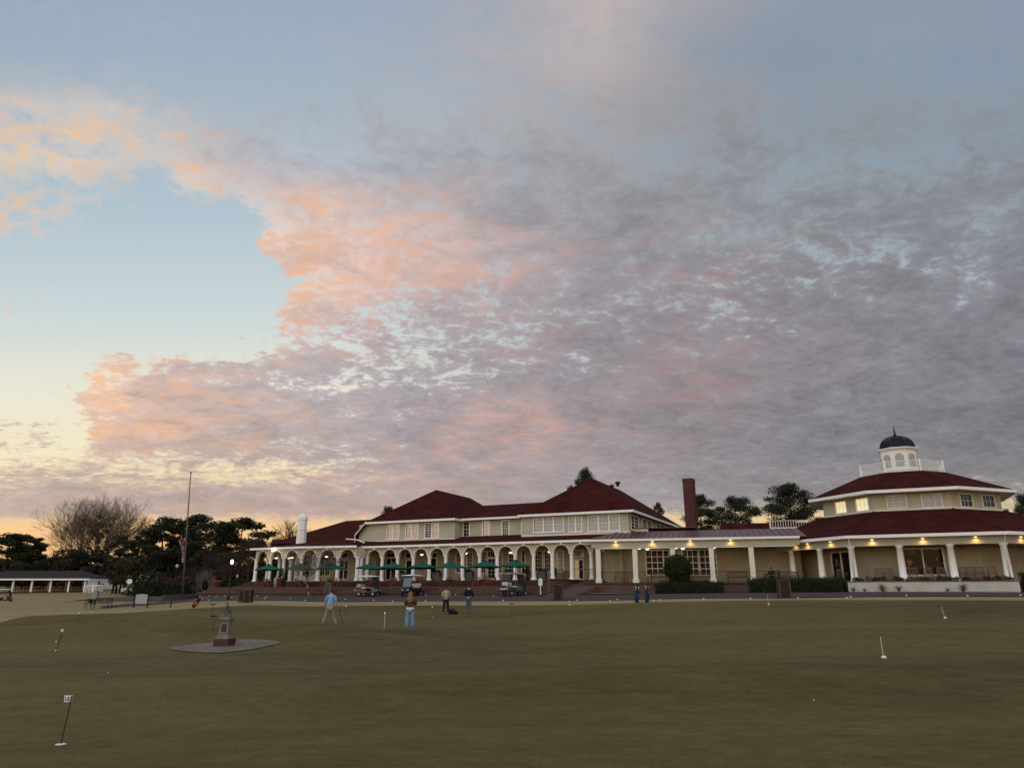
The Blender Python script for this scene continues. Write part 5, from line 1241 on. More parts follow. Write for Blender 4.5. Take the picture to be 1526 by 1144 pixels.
    for s in 'LR': ct['hip' + s] = ('pel', p['hip' + s], .108); ct['kn' + s] = ('hip' + s, p['kn' + s], .08 * baggy); ct['an' + s] = ('kn' + s, p['an' + s] + Vector((0, 0, .03)), .062 * baggy)
    wrinkle(chains(ct, 3), .013).build('trousers', pants, t, True)
    for s in 'LR':
        a = p['an' + s]; toe = Vector(P.get('toe' + s, (a.x, a.y + .17, a.z - .06))); sm = skin([a + Vector((0, -.03, -.05)), a.lerp(toe, .5) + Vector((0, 0, -.02)), toe], [(0, 1), (1, 2)], [(.045, .045), (.048, .038), (.04, .028)], 2); sm.build('shoe', shoes, t, True)
    hm = MB(); up = (p['head'] - p['neck']).normalized()
    hm.ell(tuple(hd + up * .045 - face * .022), (.098, .102, .098), 14, 10)
    if hair == 'long':
        ct = skin([hd + up * .06 - face * .05, hd - face * .085 - up * .05, p['neckb'] - face * .12 - Vector((0, 0, .05)), p['chest'] - face * .15 - Vector((0, 0, .02)), p['waist'] - face * .13 + Vector((0, 0, .13))], [(0, 1), (1, 2), (2, 3), (3, 4)], [(.10, .09), (.125, .08), (.155, .06), (.14, .05), (.07, .03)], 2); hm.add(ct.v, ct.f)
    hm.build('hair', hairm, t, True)
    return t
STAND = dict(pel=(0, 0, .96), waist=(0, 0, 1.12), chest=(0, .01, 1.32), neckb=(0, 0, 1.47), neck=(0, .01, 1.53), head=(0, .025, 1.64), shL=(-.175, 0, 1.43), shR=(.175, 0, 1.43), elL=(-.24, -.02, 1.16), elR=(.24, -.02, 1.16), wrL=(-.25, .06, .92), wrR=(.25, .06, .92),
             hipL=(-.09, 0, .90), hipR=(.09, 0, .90), knL=(-.10, .02, .5), knR=(.10, .02, .5), anL=(-.11, 0, .09), anR=(.11, 0, .09))
BLUEP = mat('light_blue_polo', (.19, .34, .52), .8, .1, 6, .1); KHAKI = mat('khaki_cotton', (.24, .19, .125), .85, .12, 6, .1); WSHOE = mat('white_shoe', (.55, .55, .53), .6, .1); BRH = mat('brown_hair', (.045, .022, .012), .7, .3, 20); BLH = mat('dark_blond_hair', (.19, .115, .06), .7, .35, 25, stretch=(6, 6, 1))
JEANS = mat('blue_denim', (.15, .24, .33), .85, .25, 7); DJEAN = mat('dark_denim', (.06, .10, .13), .85, .2, 7); NAVY = mat('navy_cloth', (.010, .012, .022), .85, .2, 6); BLACKC = mat('black_cloth', (.012, .013, .014), .9, .2, 6); CREAMC = mat('cream_jacket', (.36, .31, .21), .85, .12, 6); BRJ = mat('brown_pile_jacket', (.085, .055, .035), .95, .3, 14, .4, 60); BSHOE = mat('tan_shoe', (.16, .12, .09), .7, .2)
# man in blue walking, back to us, putter in right hand
wk = dict(STAND); wk.update(pel=(0, 0, .93), waist=(0, .02, 1.09), chest=(.0, .05, 1.30), neckb=(0, .07, 1.45), neck=(0, .09, 1.51), head=(.01, .12, 1.61), shL=(-.175, .05, 1.41), shR=(.175, .04, 1.41), elL=(-.24, .06, 1.16), wrL=(-.22, .2, .95), elR=(.25, .02, 1.14), wrR=(.32, .12, .92),
     hipL=(-.09, .0, .87), hipR=(.09, 0, .87), knL=(-.2, .0, .48), anL=(-.31, -.05, .10), toeL=(-.36, .08, .03), knR=(.20, .03, .48), anR=(.32, -.02, .10), toeR=(.44, .06, .05))
w = ground(490, 35)
m1 = person('man in light blue polo and khaki trousers walking with a putter', w, R(8), wk, BLUEP, KHAKI, WSHOE, BRH, h=1.78)
pt = thing('putter', 'thin putter held by the man in the light blue polo', 'golf club', w, R(8)); MB().tube([(.35, .16, .98), (.66, .22, .04)], [.014, .009], 5).build('shaft', IRON, pt); MB().box(.6, .8, .2, .24, .0, .05).build('club_head', IRON, pt)
# woman with long hair taking a picture, back to us
wo = dict(STAND); wo.update(elL=(-.24, .12, 1.16), wrL=(-.10, .28, 1.36), elR=(.24, .12, 1.16), wrR=(.08, .28, 1.38), anL=(-.13, 0, .09), anR=(.16, 0, .09), knL=(-.12, .02, .5), knR=(.13, .02, .5), head=(0, 0, 1.64))
w = ground(610, 34)
m2 = person('woman with long blond hair, brown jacket and wide blue jeans, back turned', w, R(3), wo, BRJ, JEANS, BSHOE, BLH, 'long', True, 1.68, baggy=1.45)
hem = MB(); hem.lathe([(.185, .90), (.20, .98), (.18, 1.05)], 16); hem.build('white_shirt_hem', mat('white_cotton', (.55, .54, .52), .85, .08), m2, True).scale = (1, .78, 1)
# far pair
w = ground(664, 48.5); a1 = dict(STAND); a1.update(elL=(-.25, .05, 1.18), wrL=(-.16, .17, 1.02), elR=(.25, .05, 1.18), wrR=(.16, .17, 1.02), anL=(-.17, 0, .09), anR=(.17, .02, .09), knL=(-.12, .02, .5), knR=(.14, .02, .5))
person('person in cream jacket and dark navy trousers standing beside a black bag', w, R(10), a1, CREAMC, NAVY, BSHOE, BRH, 'short', True, 1.72, baggy=1.15)
w = ground(698, 49.5); a2 = dict(STAND); a2.update(elL=(-.25, .04, 1.18), wrL=(-.15, .16, 1.0), elR=(.27, .0, 1.18), wrR=(.22, .13, 1.0), head=(0, .06, 1.61))
person('person in black jacket and blue jeans standing with hands in pockets', w, R(-6), a2, BLACKC, DJEAN, BSHOE, BRH, 'short', True, 1.78, baggy=1.25)
bag = MB(); bag.add(*(lambda s: (s.v, s.f))(skin([(-.28, 0, .14), (0, 0, .2), (.25, .02, .13), (.42, .05, .07)], [(0, 1), (1, 2), (2, 3)], [(.13, .14), (.2, .2), (.14, .13), (.05, .04)], 2)))
bt_ = thing('duffel_bag', 'slumped black bag lying on the green between the two far golfers', 'bag', ground(673.5, 48.5)); bag.build('bag_body', BLACKC, bt_, True); MB().tube([(-.2, 0, .26), (-.05, .02, .42), (.12, 0, .3)], .015, 5).build('handle', IRON, bt_)
# seated person on the porch bench
BX = FB.front(-.0); a, _ = FB.front(.9).hit(1150, 858)
seat = dict(STAND); seat.update(pel=(0, 0, .52), waist=(0, .03, .68), chest=(0, .08, .88), neckb=(0, .12, 1.02), neck=(0, .14, 1.07), head=(0, .18, 1.17), shL=(-.18, .1, .98), shR=(.18, .1, .98), elL=(-.24, .18, .74), elR=(.24, .18, .74), wrL=(-.12, .38, .66), wrR=(.12, .38, .66), hipL=(-.1, .02, .5), hipR=(.1, .02, .5), knL=(-.15, .42, .5), knR=(.15, .42, .5), anL=(-.15, .44, .09), anR=(.15, .44, .09))
person('person in dark clothes sitting forward on the porch bench beside the last square pillar', FB.world(a, .95, FZ), FB.rot + R(180), seat, BLACKC, BLACKC, BSHOE, BRH, 'short', True, 1.75)
# ------------------------------------------------------------------ statue on its pedestal, paved pad
STONE = mat('weathered_stone', (.17, .15, .115), .9, .2, 3, .4, 30); BRONZE = mat('green_bronze', (.07, .10, .075), .6, .35, 8, metal=.35)
corners = [hitground(236, 967), hitground(326, 975), hitground(428, 957), hitground(352, 952)]
n = 30; PD = np.zeros((n, n, 2))
for i in range(n):
    for j in range(n):
        s, t_ = 2 * i / (n - 1) - 1, 2 * j / (n - 1) - 1; s, t_ = s * (.45 + .55 * math.sqrt(1 - t_ * t_ / 2)) * 1.06, t_ * (.45 + .55 * math.sqrt(1 - s * s / 2)) * 1.06; s, t_ = (s + 1) / 2, (t_ + 1) / 2; c = corners[0].xy.lerp(corners[1].xy, s).lerp(corners[3].xy.lerp(corners[2].xy, s), t_); PD[i, j] = (c.x, c.y)
STONEPAVE = brickmat('stone_pad', (.21, .165, .125), (.165, .13, .10), (.08, .062, .048), .4, .4, .014, .8, 'xy')
grid_mesh('paved_pad', PD, STONEPAVE, .022)
sc0 = hitground(334, 963); sY = sc0.y
s_ = thing('statue', 'small green bronze golfer boy statue on a tapered stone pedestal with brick base', 'statue', sc0, R(-6)); s_.scale = (.60, .60, .80)
pb = MB(); pb.box(-.42, .42, -.42, .42, -.05, .30); pb.build('plinth', BRICKSTEP, s_)
k_ = MB(); 
for z0, z1, a, b in ((.30, .36, .40, .37), (.36, .44, .34, .28), (.44, .98, .27, .21), (.98, 1.03, .25, .29), (1.03, 1.10, .27, .285), (1.10, 1.14, .285, .26)):
    k_.add([(-a, -a, z0), (a, -a, z0), (a, a, z0), (-a, a, z0), (-b, -b, z1), (b, -b, z1), (b, b, z1), (-b, b, z1)], [(0, 1, 2, 3), (4, 5, 6, 7), (0, 1, 5, 4), (1, 2, 6, 5), (2, 3, 7, 6), (3, 0, 4, 7)])
k_.build('pedestal', STONE, s_)
MB().add([(-.145, -.262, .56), (.145, -.262, .56), (.13, -.238, .86), (-.13, -.238, .86), (-.145, -.2, .56), (.145, -.2, .56), (.13, -.2, .86), (-.13, -.2, .86)], [(0, 1, 2, 3), (4, 5, 6, 7), (0, 1, 5, 4), (1, 2, 6, 5), (2, 3, 7, 6), (3, 0, 4, 7)]).build('plaque', mat('red_brown_plaque', (.055, .025, .02), .5, .3, 12, .4, 30), s_)
fz = 1.14
f_ = chains({'pel': (None, (.02, 0, .24 + fz), .042), 'ch': ('pel', (-.03, 0, .34 + fz), .05), 'nk': ('ch', (-.05, 0, .39 + fz), .022), 'hd': ('nk', (-.07, 0, .43 + fz), .036), 'hip': ('pel', (.0, -.03, .2 + fz), .03), 'kn': ('hip', (-.02, -.04, .12 + fz), .024), 'an': ('kn', (.01, -.04, .02 + fz), .018), 'to': ('an', (-.04, -.05, .012 + fz), .014),
             'hip2': ('pel', (.05, .03, .2 + fz), .03), 'kn2': ('hip2', (.05, .04, .12 + fz), .024), 'an2': ('kn2', (.08, .04, .02 + fz), .018), 'to2': ('an2', (.03, .05, .012 + fz), .014), 'sh': ('ch', (-.03, -.06, .35 + fz), .022), 'el': ('sh', (-.07, -.07, .27 + fz), .018), 'ha': ('el', (-.09, -.02, .2 + fz), .014), 'sh2': ('ch', (-.03, .06, .35 + fz), .022), 'el2': ('sh2', (-.06, .07, .27 + fz), .018), 'ha2': ('el2', (-.09, .01, .19 + fz), .014)})
f_.tube([(-.09, 0, .2 + fz), (-.13, 0, .01 + fz)], .006, 5); f_.lathe([(.055, .44 + fz), (.05, .452 + fz), (.032, .47 + fz), (.01, .485 + fz)], 10, (-.075, 0, 0)); f_.ell((-.0, 0, fz + .012), (.13, .1, .02), 10, 6)
fo_ = f_.build('figure', BRONZE, s_, True); fo_.scale = (1.75, 1.75, 1.2); fo_.location = (0.03, 0, -fz * .2)
# ------------------------------------------------------------------ practice pins
POLE = mat('pin_pole', (.03, .022, .016), .6, .1); PPOLE = mat('pale_pin_pole', (.55, .52, .42), .6, .1); WPL = mat('white_plastic', (.72, .72, .68), .5, .05)
def pin(px, py, top, label, kind, lean=0.0, mpole=POLE, L_=None):
    g = hitground(px, py); h = L_ or (at(px, top, g.y).z - g.z); t = thing('practice_pin', label, 'golf pin', g, 0, 'practice pins standing on the green')
    tx = lean
    MB().tube([(0, 0, -.02), (tx, 0, h)], .007 if g.y < 15 else .010, 6).build('pole', mpole, t)
    if kind == 'number':
        fl = MB(); n = 8; vs = []
        for i in range(n + 1):
            x = tx + .012 - .11 * i / n; yo = .012 * math.sin(i * 1.1)
            vs += [(x, yo, h - .075), (x, yo, h + .005)]
        vs[2 * n] = (tx + .012 - .11, vs[2 * n][1], h - .075); fl.add(vs, [(2 * i, 2 * i + 2, 2 * i + 3, 2 * i + 1) for i in range(n)])
        fo = fl.build('flag', WPL, t, True)
        cu = bpy.data.curves.new('number', 'FONT'); cu.body = '13'; cu.size = .062; cu.extrude = .0015; cu.offset = .0012; tmp = bpy.data.objects.new('n', cu); COL.objects.link(tmp); dg = bpy.context.evaluated_depsgraph_get(); me = bpy.data.meshes.new_from_object(tmp.evaluated_get(dg)); bpy.data.objects.remove(tmp)
        me.materials.append(IRON); no = bpy.data.objects.new('number', me); COL.objects.link(no); no.parent = fo; no.rotation_euler = (R(90), 0, 0); no.location = (tx - .082, -.018, h - .057)
        MB().lathe([(.055, .002), (.062, .008), (.05, .012)], 18).build('cup_rim', WPL, t)
    elif kind == 'white':
        MB().lathe([(.018, h - .03), (.032, h - .01), (.032, h + .05), (.015, h + .06)], 8, (tx, 0, 0)).build('marker_head', WPL, t, True)
    elif kind == 'black':
        MB().box(tx - .14, tx + .12, -.03, .03, h - .03, h + .02).build('marker_head', IRON, t)
    elif kind == 'ball':
        MB().ell((tx, 0, h - .02), (.018, .018, .03), 8, 6).build('marker_head', IRON, t); MB().ell((0, -.02, .03), (.07, .07, .045), 10, 7).build('cup_plate', WPL, t)
    return t
pin(90, 1111, 1036, 'practice pin with white number 13 flag at the lower left', 'number', .045)
pin(1317, 981, 945, 'nearest pale practice pin on the right half of the green', 'ball', -.012, PPOLE)
pin(1408.5, 921.5, 901, 'leaning pale practice pin far right on the green', 'ball', -.10, PPOLE)
pin(1145.5, 901, 884, 'short pale practice pin near the hedge with a brown bin behind', 'ball', -.04, PPOLE)
pin(84, 971, 940, 'practice pin with round white head on the left mound', 'white', .07)
pin(115.5, 926, 914, 'small pin with white head on the far left of the green', 'white')
pin(572.5, 937, 914, 'practice pin with white head between the walking man and the woman', 'white', 0, PPOLE)
pin(644, 916, 904.5, 'short practice pin with white head right of the woman', 'white')
pin(763, 922, 899, 'practice pin with flat black head right of the far golfers', 'black', -.02)
pin(317, 941, 917, 'dark practice pin with knob head just left of the statue', 'black', 0)
pin(315, 921, 900, 'dark practice pin behind another one left of the statue', 'black', 0)
pin(514.5, 920, 903, 'thin practice pin standing beyond the walking man', 'white')
# white balls and markers
bm0 = MB().ell((0, 0, .03), (.05, .05, .04), 10, 7).build('golf_ball', WPL, None, True); first = True
for px, py in ((83.5, 957), (83.5, 970), (160.5, 1003), (645, 920), (1213, 1044)):
    o = bm0 if first else bm0.copy()
    if not first: COL.objects.link(o)
    first = False; g = hitground(px, py); o.location = g; o.scale = (.55, .55, .55) if px < 100 or px == 645 else (.26, .26, .3); tag(o, {(83.5): 'white golf ball beside the round headed pin on the left mound', 160.5: 'lone white golf ball on the left foreground of the green', 645: 'white golf ball near the pin right of the woman', 1213: 'lone tiny golf ball in the right foreground'}[px], 'golf ball', 'golf balls on the green')
mk = None
for px, py in ((383.6, 887.5), (394.4, 892), (397, 889.5), (432.8, 891), (454.8, 895), (412, 884), (484, 885), (514.4, 893), (512.5, 886.5), (557, 894.5), (585, 886.5), (585, 896), (634.5, 886.5), (634, 896), (679, 886.5), (735.7, 887.5), (750, 895), (848, 897), (860, 894.5), (909, 895.5), (920, 893.5), (983, 894), (974, 895), (1048.6, 892.5), (1118.5, 892), (1189, 891.6), (1268, 889.5), (1351, 887.5), (1442, 888), (1521, 887.5), (311.5, 888), (322, 889), (334.5, 888), (345, 890), (311, 894), (298.7, 885), (849, 901.5), (1262, 891)):
    g = hitground(px, py)
    if g.y > 100: continue
    if mk is None: mk = MB().lathe([(.09, 0), (.12, .03), (.11, .09), (.06, .13), (.01, .14)], 10).build('edge_marker', WPL, None, True); o = mk
    else: o = mk.copy(); COL.objects.link(o)
    o.location = g; o.scale = (.5, .5, .5); tag(o, 'small white marker dot on the ground along the far edge of the green', 'marker', 'white markers along the green edge')
# ------------------------------------------------------------------ golf bags
def golf_bag(px, Y, label, body, trim, lean, rz):
    t = thing('golf_bag', label, 'golf bag', ground(px, Y), rz); Mx = Matrix.Rotation(lean, 4, 'Y') 
    b = MB(); b.lathe([(.10, 0), (.135, .04), (.14, .3), (.125, .55), (.14, .78), (.15, .84), (.12, .85)], 12, M=Mx); b.ell((-.1, -.06, .3), (.09, .12, .2), 8, 6, Mx); b.build('bag_body', body, t, True)
    p = MB(); p.ell((.02, -.12, .38), (.10, .08, .2), 8, 6, Mx); p.tube([Mx @ Vector((-.12, -.1, .2)), Mx @ Vector((-.2, -.18, .5)), Mx @ Vector((-.1, -.1, .75))], .025, 5); p.build('pocket', trim, t, True)
    for i in range(6):
        a = i * 1.05; x, y = .07 * math.cos(a), .07 * math.sin(a); h = .98 + .05 * (i % 3)
        c = MB(); c.tube([Mx @ Vector((x, y, .8)), Mx @ Vector((x * 1.3, y * 1.3, h))], .012, 4); c.ell((x * 1.4, y * 1.4, h + .03), (.05, .035, .045), 6, 5, Mx); c.build('club', WPL if i % 3 == 0 else IRON, t)
    for s in (-1, 1): MB().tube([Mx @ Vector((.02, s * .06, .75)), (.42, s * .25, 0)] if lean < -.1 else [Mx @ Vector((.0, .1, .7)), (s * .2, .42, 0)], .01, 4).build('stand_leg', IRON, t)
    return t
DB = mat('deep_blue_fabric', (.012, .035, .09), .7, .3, 6); OR = mat('orange_fabric', (.42, .10, .03), .7, .15, 6)
golf_bag(949, gY(949, -17) , 'deep blue golf bag, left of the two standing at the edge of the green', DB, DB, .08, 0)
golf_bag(964, gY(964, -17), 'dark blue and black golf bag, right of the two standing at the green edge', DB, BLACKC, .06, .4)
golf_bag(287.5, 62, 'black and orange stand bag leaning on its legs near the flagpole', BLACKC, OR, .62, 0)
# ------------------------------------------------------------------ golf carts
CW = mat('white_vinyl', (.50, .49, .45), .5, .1, 4); BKP = mat('black_plastic', (.014, .014, .015), .45, .2, 5); RUB = mat('tyre_rubber', (.015, .015, .015), .8, .1); HUB = mat('hub_metal', (.3, .3, .3), .4, .1, metal=.6); MAR = mat('maroon_paint', (.085, .008, .014), .3, .1, spec=.6); DGR = mat('dark_green_paint', (.010, .022, .018), .3, .1, spec=.6); CLR = glassy('windscreen', (.04, .04, .045), .1, .05)
def cart(label, loc, rz, paint, roofm, bagw=True, long_=False):
    t = thing('golf_cart', label, 'golf cart', loc, rz); t.scale = (.9, .9, .97)
    b = MB(); b.add([(-1.2, -.58, .32), (1.2, -.5, .32), (1.2, .5, .32), (-1.2, .58, .32), (-1.2, -.58, .62), (.5, -.55, .42), (.5, .55, .42), (-1.2, .58, .62)], [(0, 1, 2, 3), (0, 1, 5, 4), (4, 5, 6, 7), (3, 2, 6, 7), (0, 4, 7, 3), (1, 2, 6, 5)])
    b.add([(.55, -.55, .38), (1.25, -.48, .38), (1.25, .48, .38), (.55, .55, .38), (.62, -.52, .92), (1.05, -.44, .72), (1.05, .44, .72), (.62, .52, .92)], [(0, 1, 2, 3), (4, 5, 6, 7), (0, 1, 5, 4), (1, 2, 6, 5), (2, 3, 7, 6), (3, 0, 4, 7)])
    b.box(-1.15, -.25, -.58, .58, .42, .72); b.build('body', paint, t, bevel=.04)
    MB().box(-.2, .6, -.55, .55, .30, .34).box(-1.5, -1.16, -.5, .5, .40, .50).build('floor', BKP, t)
    MB().box(-.62, -.1, -.52, .52, .72, .84).build('seat', CW, t, bevel=.04); MB().box(-.78, -.66, -.52, .52, .92, 1.22, Matrix.Rotation(-.12, 4, 'Y')).build('backrest', CW, t, bevel=.04)
    if bagw: MB().box(-1.45, -1.05, -.48, .48, .5, .62).box(-1.22, -1.12, -.44, .44, .86, 1.16).build('rear_seat', CW, t, bevel=.05)
    if long_: MB().box(-1.25, -.9, -.5, .5, .84, .94).build('rear_cushion', CW, t, bevel=.04)
    rf = MB(); n = 6
    vs = []
    for i in range(9):
        for j in range(5): x = -1.35 + 2.35 * i / 8; y = -.62 + 1.24 * j / 4; vs.append((x, y, 1.86 + .07 * (1 - ((i - 4) / 4) ** 2) + .03 * (1 - ((j - 2) / 2) ** 2)))
    k = len(vs); vs += [(x, y, 1.82) for x, y, _ in vs]; fs = [(i * 5 + j, i * 5 + j + 1, (i + 1) * 5 + j + 1, (i + 1) * 5 + j) for i in range(8) for j in range(4)]; fs += [tuple(q + k for q in f) for f in fs]
    for i in range(8): fs += [(i * 5, i * 5 + 5, k + i * 5 + 5, k + i * 5), (i * 5 + 4, i * 5 + 9, k + i * 5 + 9, k + i * 5 + 4)]
    fs += [(j, j + 1, k + j + 1, k + j) for j in range(4)] + [(40 + j, 41 + j, k + 41 + j, k + 40 + j) for j in range(4)]
    rf.add(vs, fs); rf.build('canopy', roofm, t, True)
    for y in (-.52, .52):
        MB().tube([(.98, y * .9, .7), (.62, y, 1.84)], .02, 5).build('post', BKP, t); MB().tube([(-1.0, y, .6), (-1.12, y, 1.84)], .02, 5).build('post', BKP, t)
    MB().add([(.95, -.46, .84), (.95, .46, .84), (.64, .48, 1.8), (.64, -.48, 1.8), (.965, -.46, .84), (.965, .46, .84), (.655, .48, 1.8), (.655, -.48, 1.8)], [(0, 1, 2, 3), (4, 5, 6, 7), (0, 1, 5, 4), (2, 3, 7, 6), (0, 3, 7, 4), (1, 2, 6, 5)]).build('windscreen', CLR, t)
    MB().tube([(.55, -.25, .75), (.38, -.25, 1.02)], .02, 5).lathe([(.16, -.01), (.17, .01), (.14, .012)], 12, M=Matrix.Translation((.37, -.25, 1.03)) @ Matrix.Rotation(-.6, 4, 'Y')).build('steering_wheel', BKP, t)
    for x in (-.82, .85):
        for y in (-.52, .52):
            Mw = Matrix.Translation((x, y, .22)) @ Matrix.Rotation(R(90), 4, 'X'); wh = MB().lathe([(.13, -.1), (.2, -.1), (.225, -.07), (.225, .07), (.2, .1), (.13, .1)], 16, M=Mw).build('wheel', RUB, t, True)
            MB().lathe([(.12, -.105), (.13, -.08), (.13, .08), (.12, .105)], 12, M=Mw).build('hub', HUB, wh)
    if long_: MB().box(-.95, .1, -.6, -.584, .34, .62).box(-.95, .1, .584, .6, .34, .62).build('side_panel', MAR, t)
    for y in (-.34, .34): MB().ell((1.2, y, .56), (.04, .08, .05), 8, 6).build('headlight', WPL, t)
    return t
ug = -9.4
cart('white roofed golf cart with maroon side and white seats parked left of the steps', ground(549, gY(549, -8.9)), R(-20), DGR, WPL, True, True)
cart('golf cart with white roof and curtain seen end on behind the woman', ground(613, gY(613, -9.0)), R(-115), BKP, WPL, True)
cart('dark green golf cart with white rear seats parked right of the umbrellas', ground(767, gY(767, -9.2)), R(38), DGR, mat('tan_canopy', (.28, .25, .19), .6, .1), True)
cart('white topped golf cart cut off by the left edge of the lawn', ground(4, 106), R(15), BKP, WPL, True)
# ------------------------------------------------------------------ patio furniture
TZ = 2.12
UM = []
um0 = None
upx = [400, 446.6, 494.8, 550.8, 585.7, 629.5, 671.5, 721.7, 768]
MBASE = mat('cast_base', (.05, .05, .05), .7)
def umbrella():
    t = bpy.data.objects.new('patio_umbrella', None); COL.objects.link(t); r = 1.28; n = 8; c = MB(); vs = [(0, 0, 2.42)]
    rings = [(.35, 2.30), (.8, 2.12), (r, 1.93)]
    for rr, z in rings:
        for i in range(n * 2):
            a = math.pi * i / n; k = 1 if i % 2 == 0 else .955; vs.append((rr * k * math.cos(a), rr * k * math.sin(a), z + (0 if i % 2 == 0 else -.035 * rr)))
    m = n * 2
    for i in range(m): vs.append((vs[1 + 2 * m + i][0], vs[1 + 2 * m + i][1], vs[1 + 2 * m + i][2] - .09))
    fs = [(0, 1 + i, 1 + (i + 1) % m) for i in range(m)]
    for q in range(3): fs += [(1 + q * m + i, 1 + q * m + (i + 1) % m, 1 + (q + 1) * m + (i + 1) % m, 1 + (q + 1) * m + i) for i in range(m)]
    c.add(vs, fs); c.build('canopy', CANVAS, t)
    v = MB(); v.lathe([(.26, 2.40), (.2, 2.46), (.02, 2.5)], 8); v.lathe([(.03, 2.5), (.02, 2.56)], 6); v.build('vent_cap', CANVAS, t)
    MB().tube([(0, 0, 0), (0, 0, 2.42)], .024, 8).build('pole', GREYWOOD, t)
    for i in range(8):
        a = math.pi * i / 4; MB().tube([(0, 0, 2.38), (1.22 * math.cos(a), 1.22 * math.sin(a), 1.92)], .01, 3).build('rib', GREYWOOD, t)
    MB().lathe([(.26, 0), (.26, .05), (.06, .09), (.05, .2)], 12).build('base', MBASE, t); return t
def table(m=WOOD):
    t = bpy.data.objects.new('patio_table', None); COL.objects.link(t)
    MB().lathe([(.52, .70), (.55, .705), (.55, .735), (.53, .74)], 20).build('table_top', m, t)
    for i in range(4): a = math.pi / 4 + math.pi / 2 * i; MB().tube([(.36 * math.cos(a), .36 * math.sin(a), .70), (.40 * math.cos(a), .40 * math.sin(a), 0)], .028, 4).build('leg', m, t)
    MB().box(-.36, .36, -.02, .02, .62, .69).box(-.02, .02, -.36, .36, .62, .69).build('apron', m, t); return t
def chair(m=WOOD, name='patio_chair'):
    t = bpy.data.objects.new(name, None); COL.objects.link(t)
    s = MB()
    for i in range(6): s.box(-.24, .24, -.22 + i * .078, -.16 + i * .078, .42, .445)
    s.box(-.26, -.24, -.24, .24, .39, .44).box(.24, .26, -.24, .24, .39, .44); s.build('seat', m, t)
    b = MB(); b.box(-.26, .26, .24, .27, .88, .95).box(-.24, .24, .235, .26, .50, .54)
    for i in range(7): b.box(-.21 + i * .065, -.18 + i * .065, .243, .258, .52, .90)
    b.build('backrest', m, t)
    for x in (-.25, .25):
        MB().box(x - .022, x + .022, -.24, -.2, 0, .64).build('leg', m, t); MB().box(x - .022, x + .022, .22, .265, 0, .92).build('leg', m, t); MB().box(x - .03, x + .03, -.25, .25, .64, .665).build('armrest', m, t)
    return t
um0, tb0, ch0 = umbrella(), table(), chair()
ci = 0; usedc = False
SIDE = ['nearer the steps on the left', 'nearer the steps on the right', 'behind the table on the right', 'behind the table on the left']
for i, px in enumerate(upx):
    vv = -4.1 if px > 530 else -5.2
    # position: canopy seen at this column
    P = FA.front(vv); a, z = P.hit(px, 843)
    w = FA.world(a, vv, TZ); rz = random.Random(i).uniform(0, 1)
    u_ = um0 if i == 0 else dup(um0, (0, 0, 0), 0, None); u_.location = w; u_.rotation_euler = (R(random.Random(i + 9).uniform(-2.5, 2.5)), R(random.Random(i + 19).uniform(-2.5, 2.5)), rz); 
    if px < 430: u_.scale = (1.15, 1.15, 1.0)
    tag(u_, 'open green patio umbrella, %s from the left along the terrace' % ORD[i], 'umbrella', 'green umbrellas on the terrace')
    if i == 8: continue
    t_ = tb0 if i == 0 else dup(tb0, (0, 0, 0), 0, None); t_.location = w; t_.rotation_euler = (0, 0, rz); tag(t_, 'round reddish wooden table under the %s green umbrella from the left' % ORD[i], 'table', 'wooden tables on the terrace')
    for k in range(4):
        if (i * 4 + k) % 9 == 7: continue
        an = R(-135 + 90 * k + random.Random(i * 7 + k).uniform(-15, 15)) + FA.rot; rr = random.Random(i * 5 + k).uniform(.72, .9)
        c = ch0 if not usedc else dup(ch0, (0, 0, 0), 0, None); usedc = True
        c.location = (w.x + rr * math.cos(an), w.y + rr * math.sin(an), TZ); c.rotation_euler = (0, 0, an - R(90)); tag(c, 'reddish wooden armchair at the %s umbrella table, %s' % (ORD[i], SIDE[k]), 'chair', 'wooden chairs on the terrace')
# grey wicker planters / urns by the columns, chairs deeper in the porch
wp = None
GREYW = mat('grey_wicker', (.10, .105, .095), .85, .3, 14, .3, 40)
for i, (px, v) in enumerate(((598, 1.2), (651, .9), (699.5, .9), (757, .9), (808, .9))):
    a, _ = FA.front(v).hit(px, 858); 
    if wp is None:
        wp = bpy.data.objects.new('planter_box', None); COL.objects.link(wp); MB().box(-.42, .42, -.3, .3, 0, .85).box(-.46, .46, -.34, .34, .80, .88).build('box', GREYW, wp)
        V, Q = leaves(np.random.default_rng(9), [(0, 0, .98, .42, .3, .16)], 420, .05); fast_mesh('plant', V, Q, EVERG, wp); o = wp
    else: o = dup(wp, (0, 0, 0), 0, None)
    o.location = FA.world(a, v, ZF); o.rotation_euler = (0, 0, FA.rot); tag(o, 'grey box planter with low greenery in the arcade, %s from the left' % ORD[i], 'planter', 'grey planters in the arcade')
# dark potted shrubs in the arcade
for i, (px, v) in enumerate(((642, 2.6), (693, 2.6), (786, 2.2), (826, 2.8))):
    a, _ = FA.front(v).hit(px, 858); t = thing('potted_shrub', 'dark leafy shrub in a pot at the porch wall, %s from the left' % ORD[i], 'potted plant', FA.world(a, v, ZF), 0, 'potted shrubs at the porch wall')
    V, Q = leaves(np.random.default_rng(30 + i), [(0, 0, .9, .28, .28, .45)], 500, .06); fast_mesh('foliage', V, Q, HEDGE, t); MB().lathe([(.16, 0), (.22, .4), (.24, .42), (.2, .43)], 12).build('pot', MBASE, t, True)
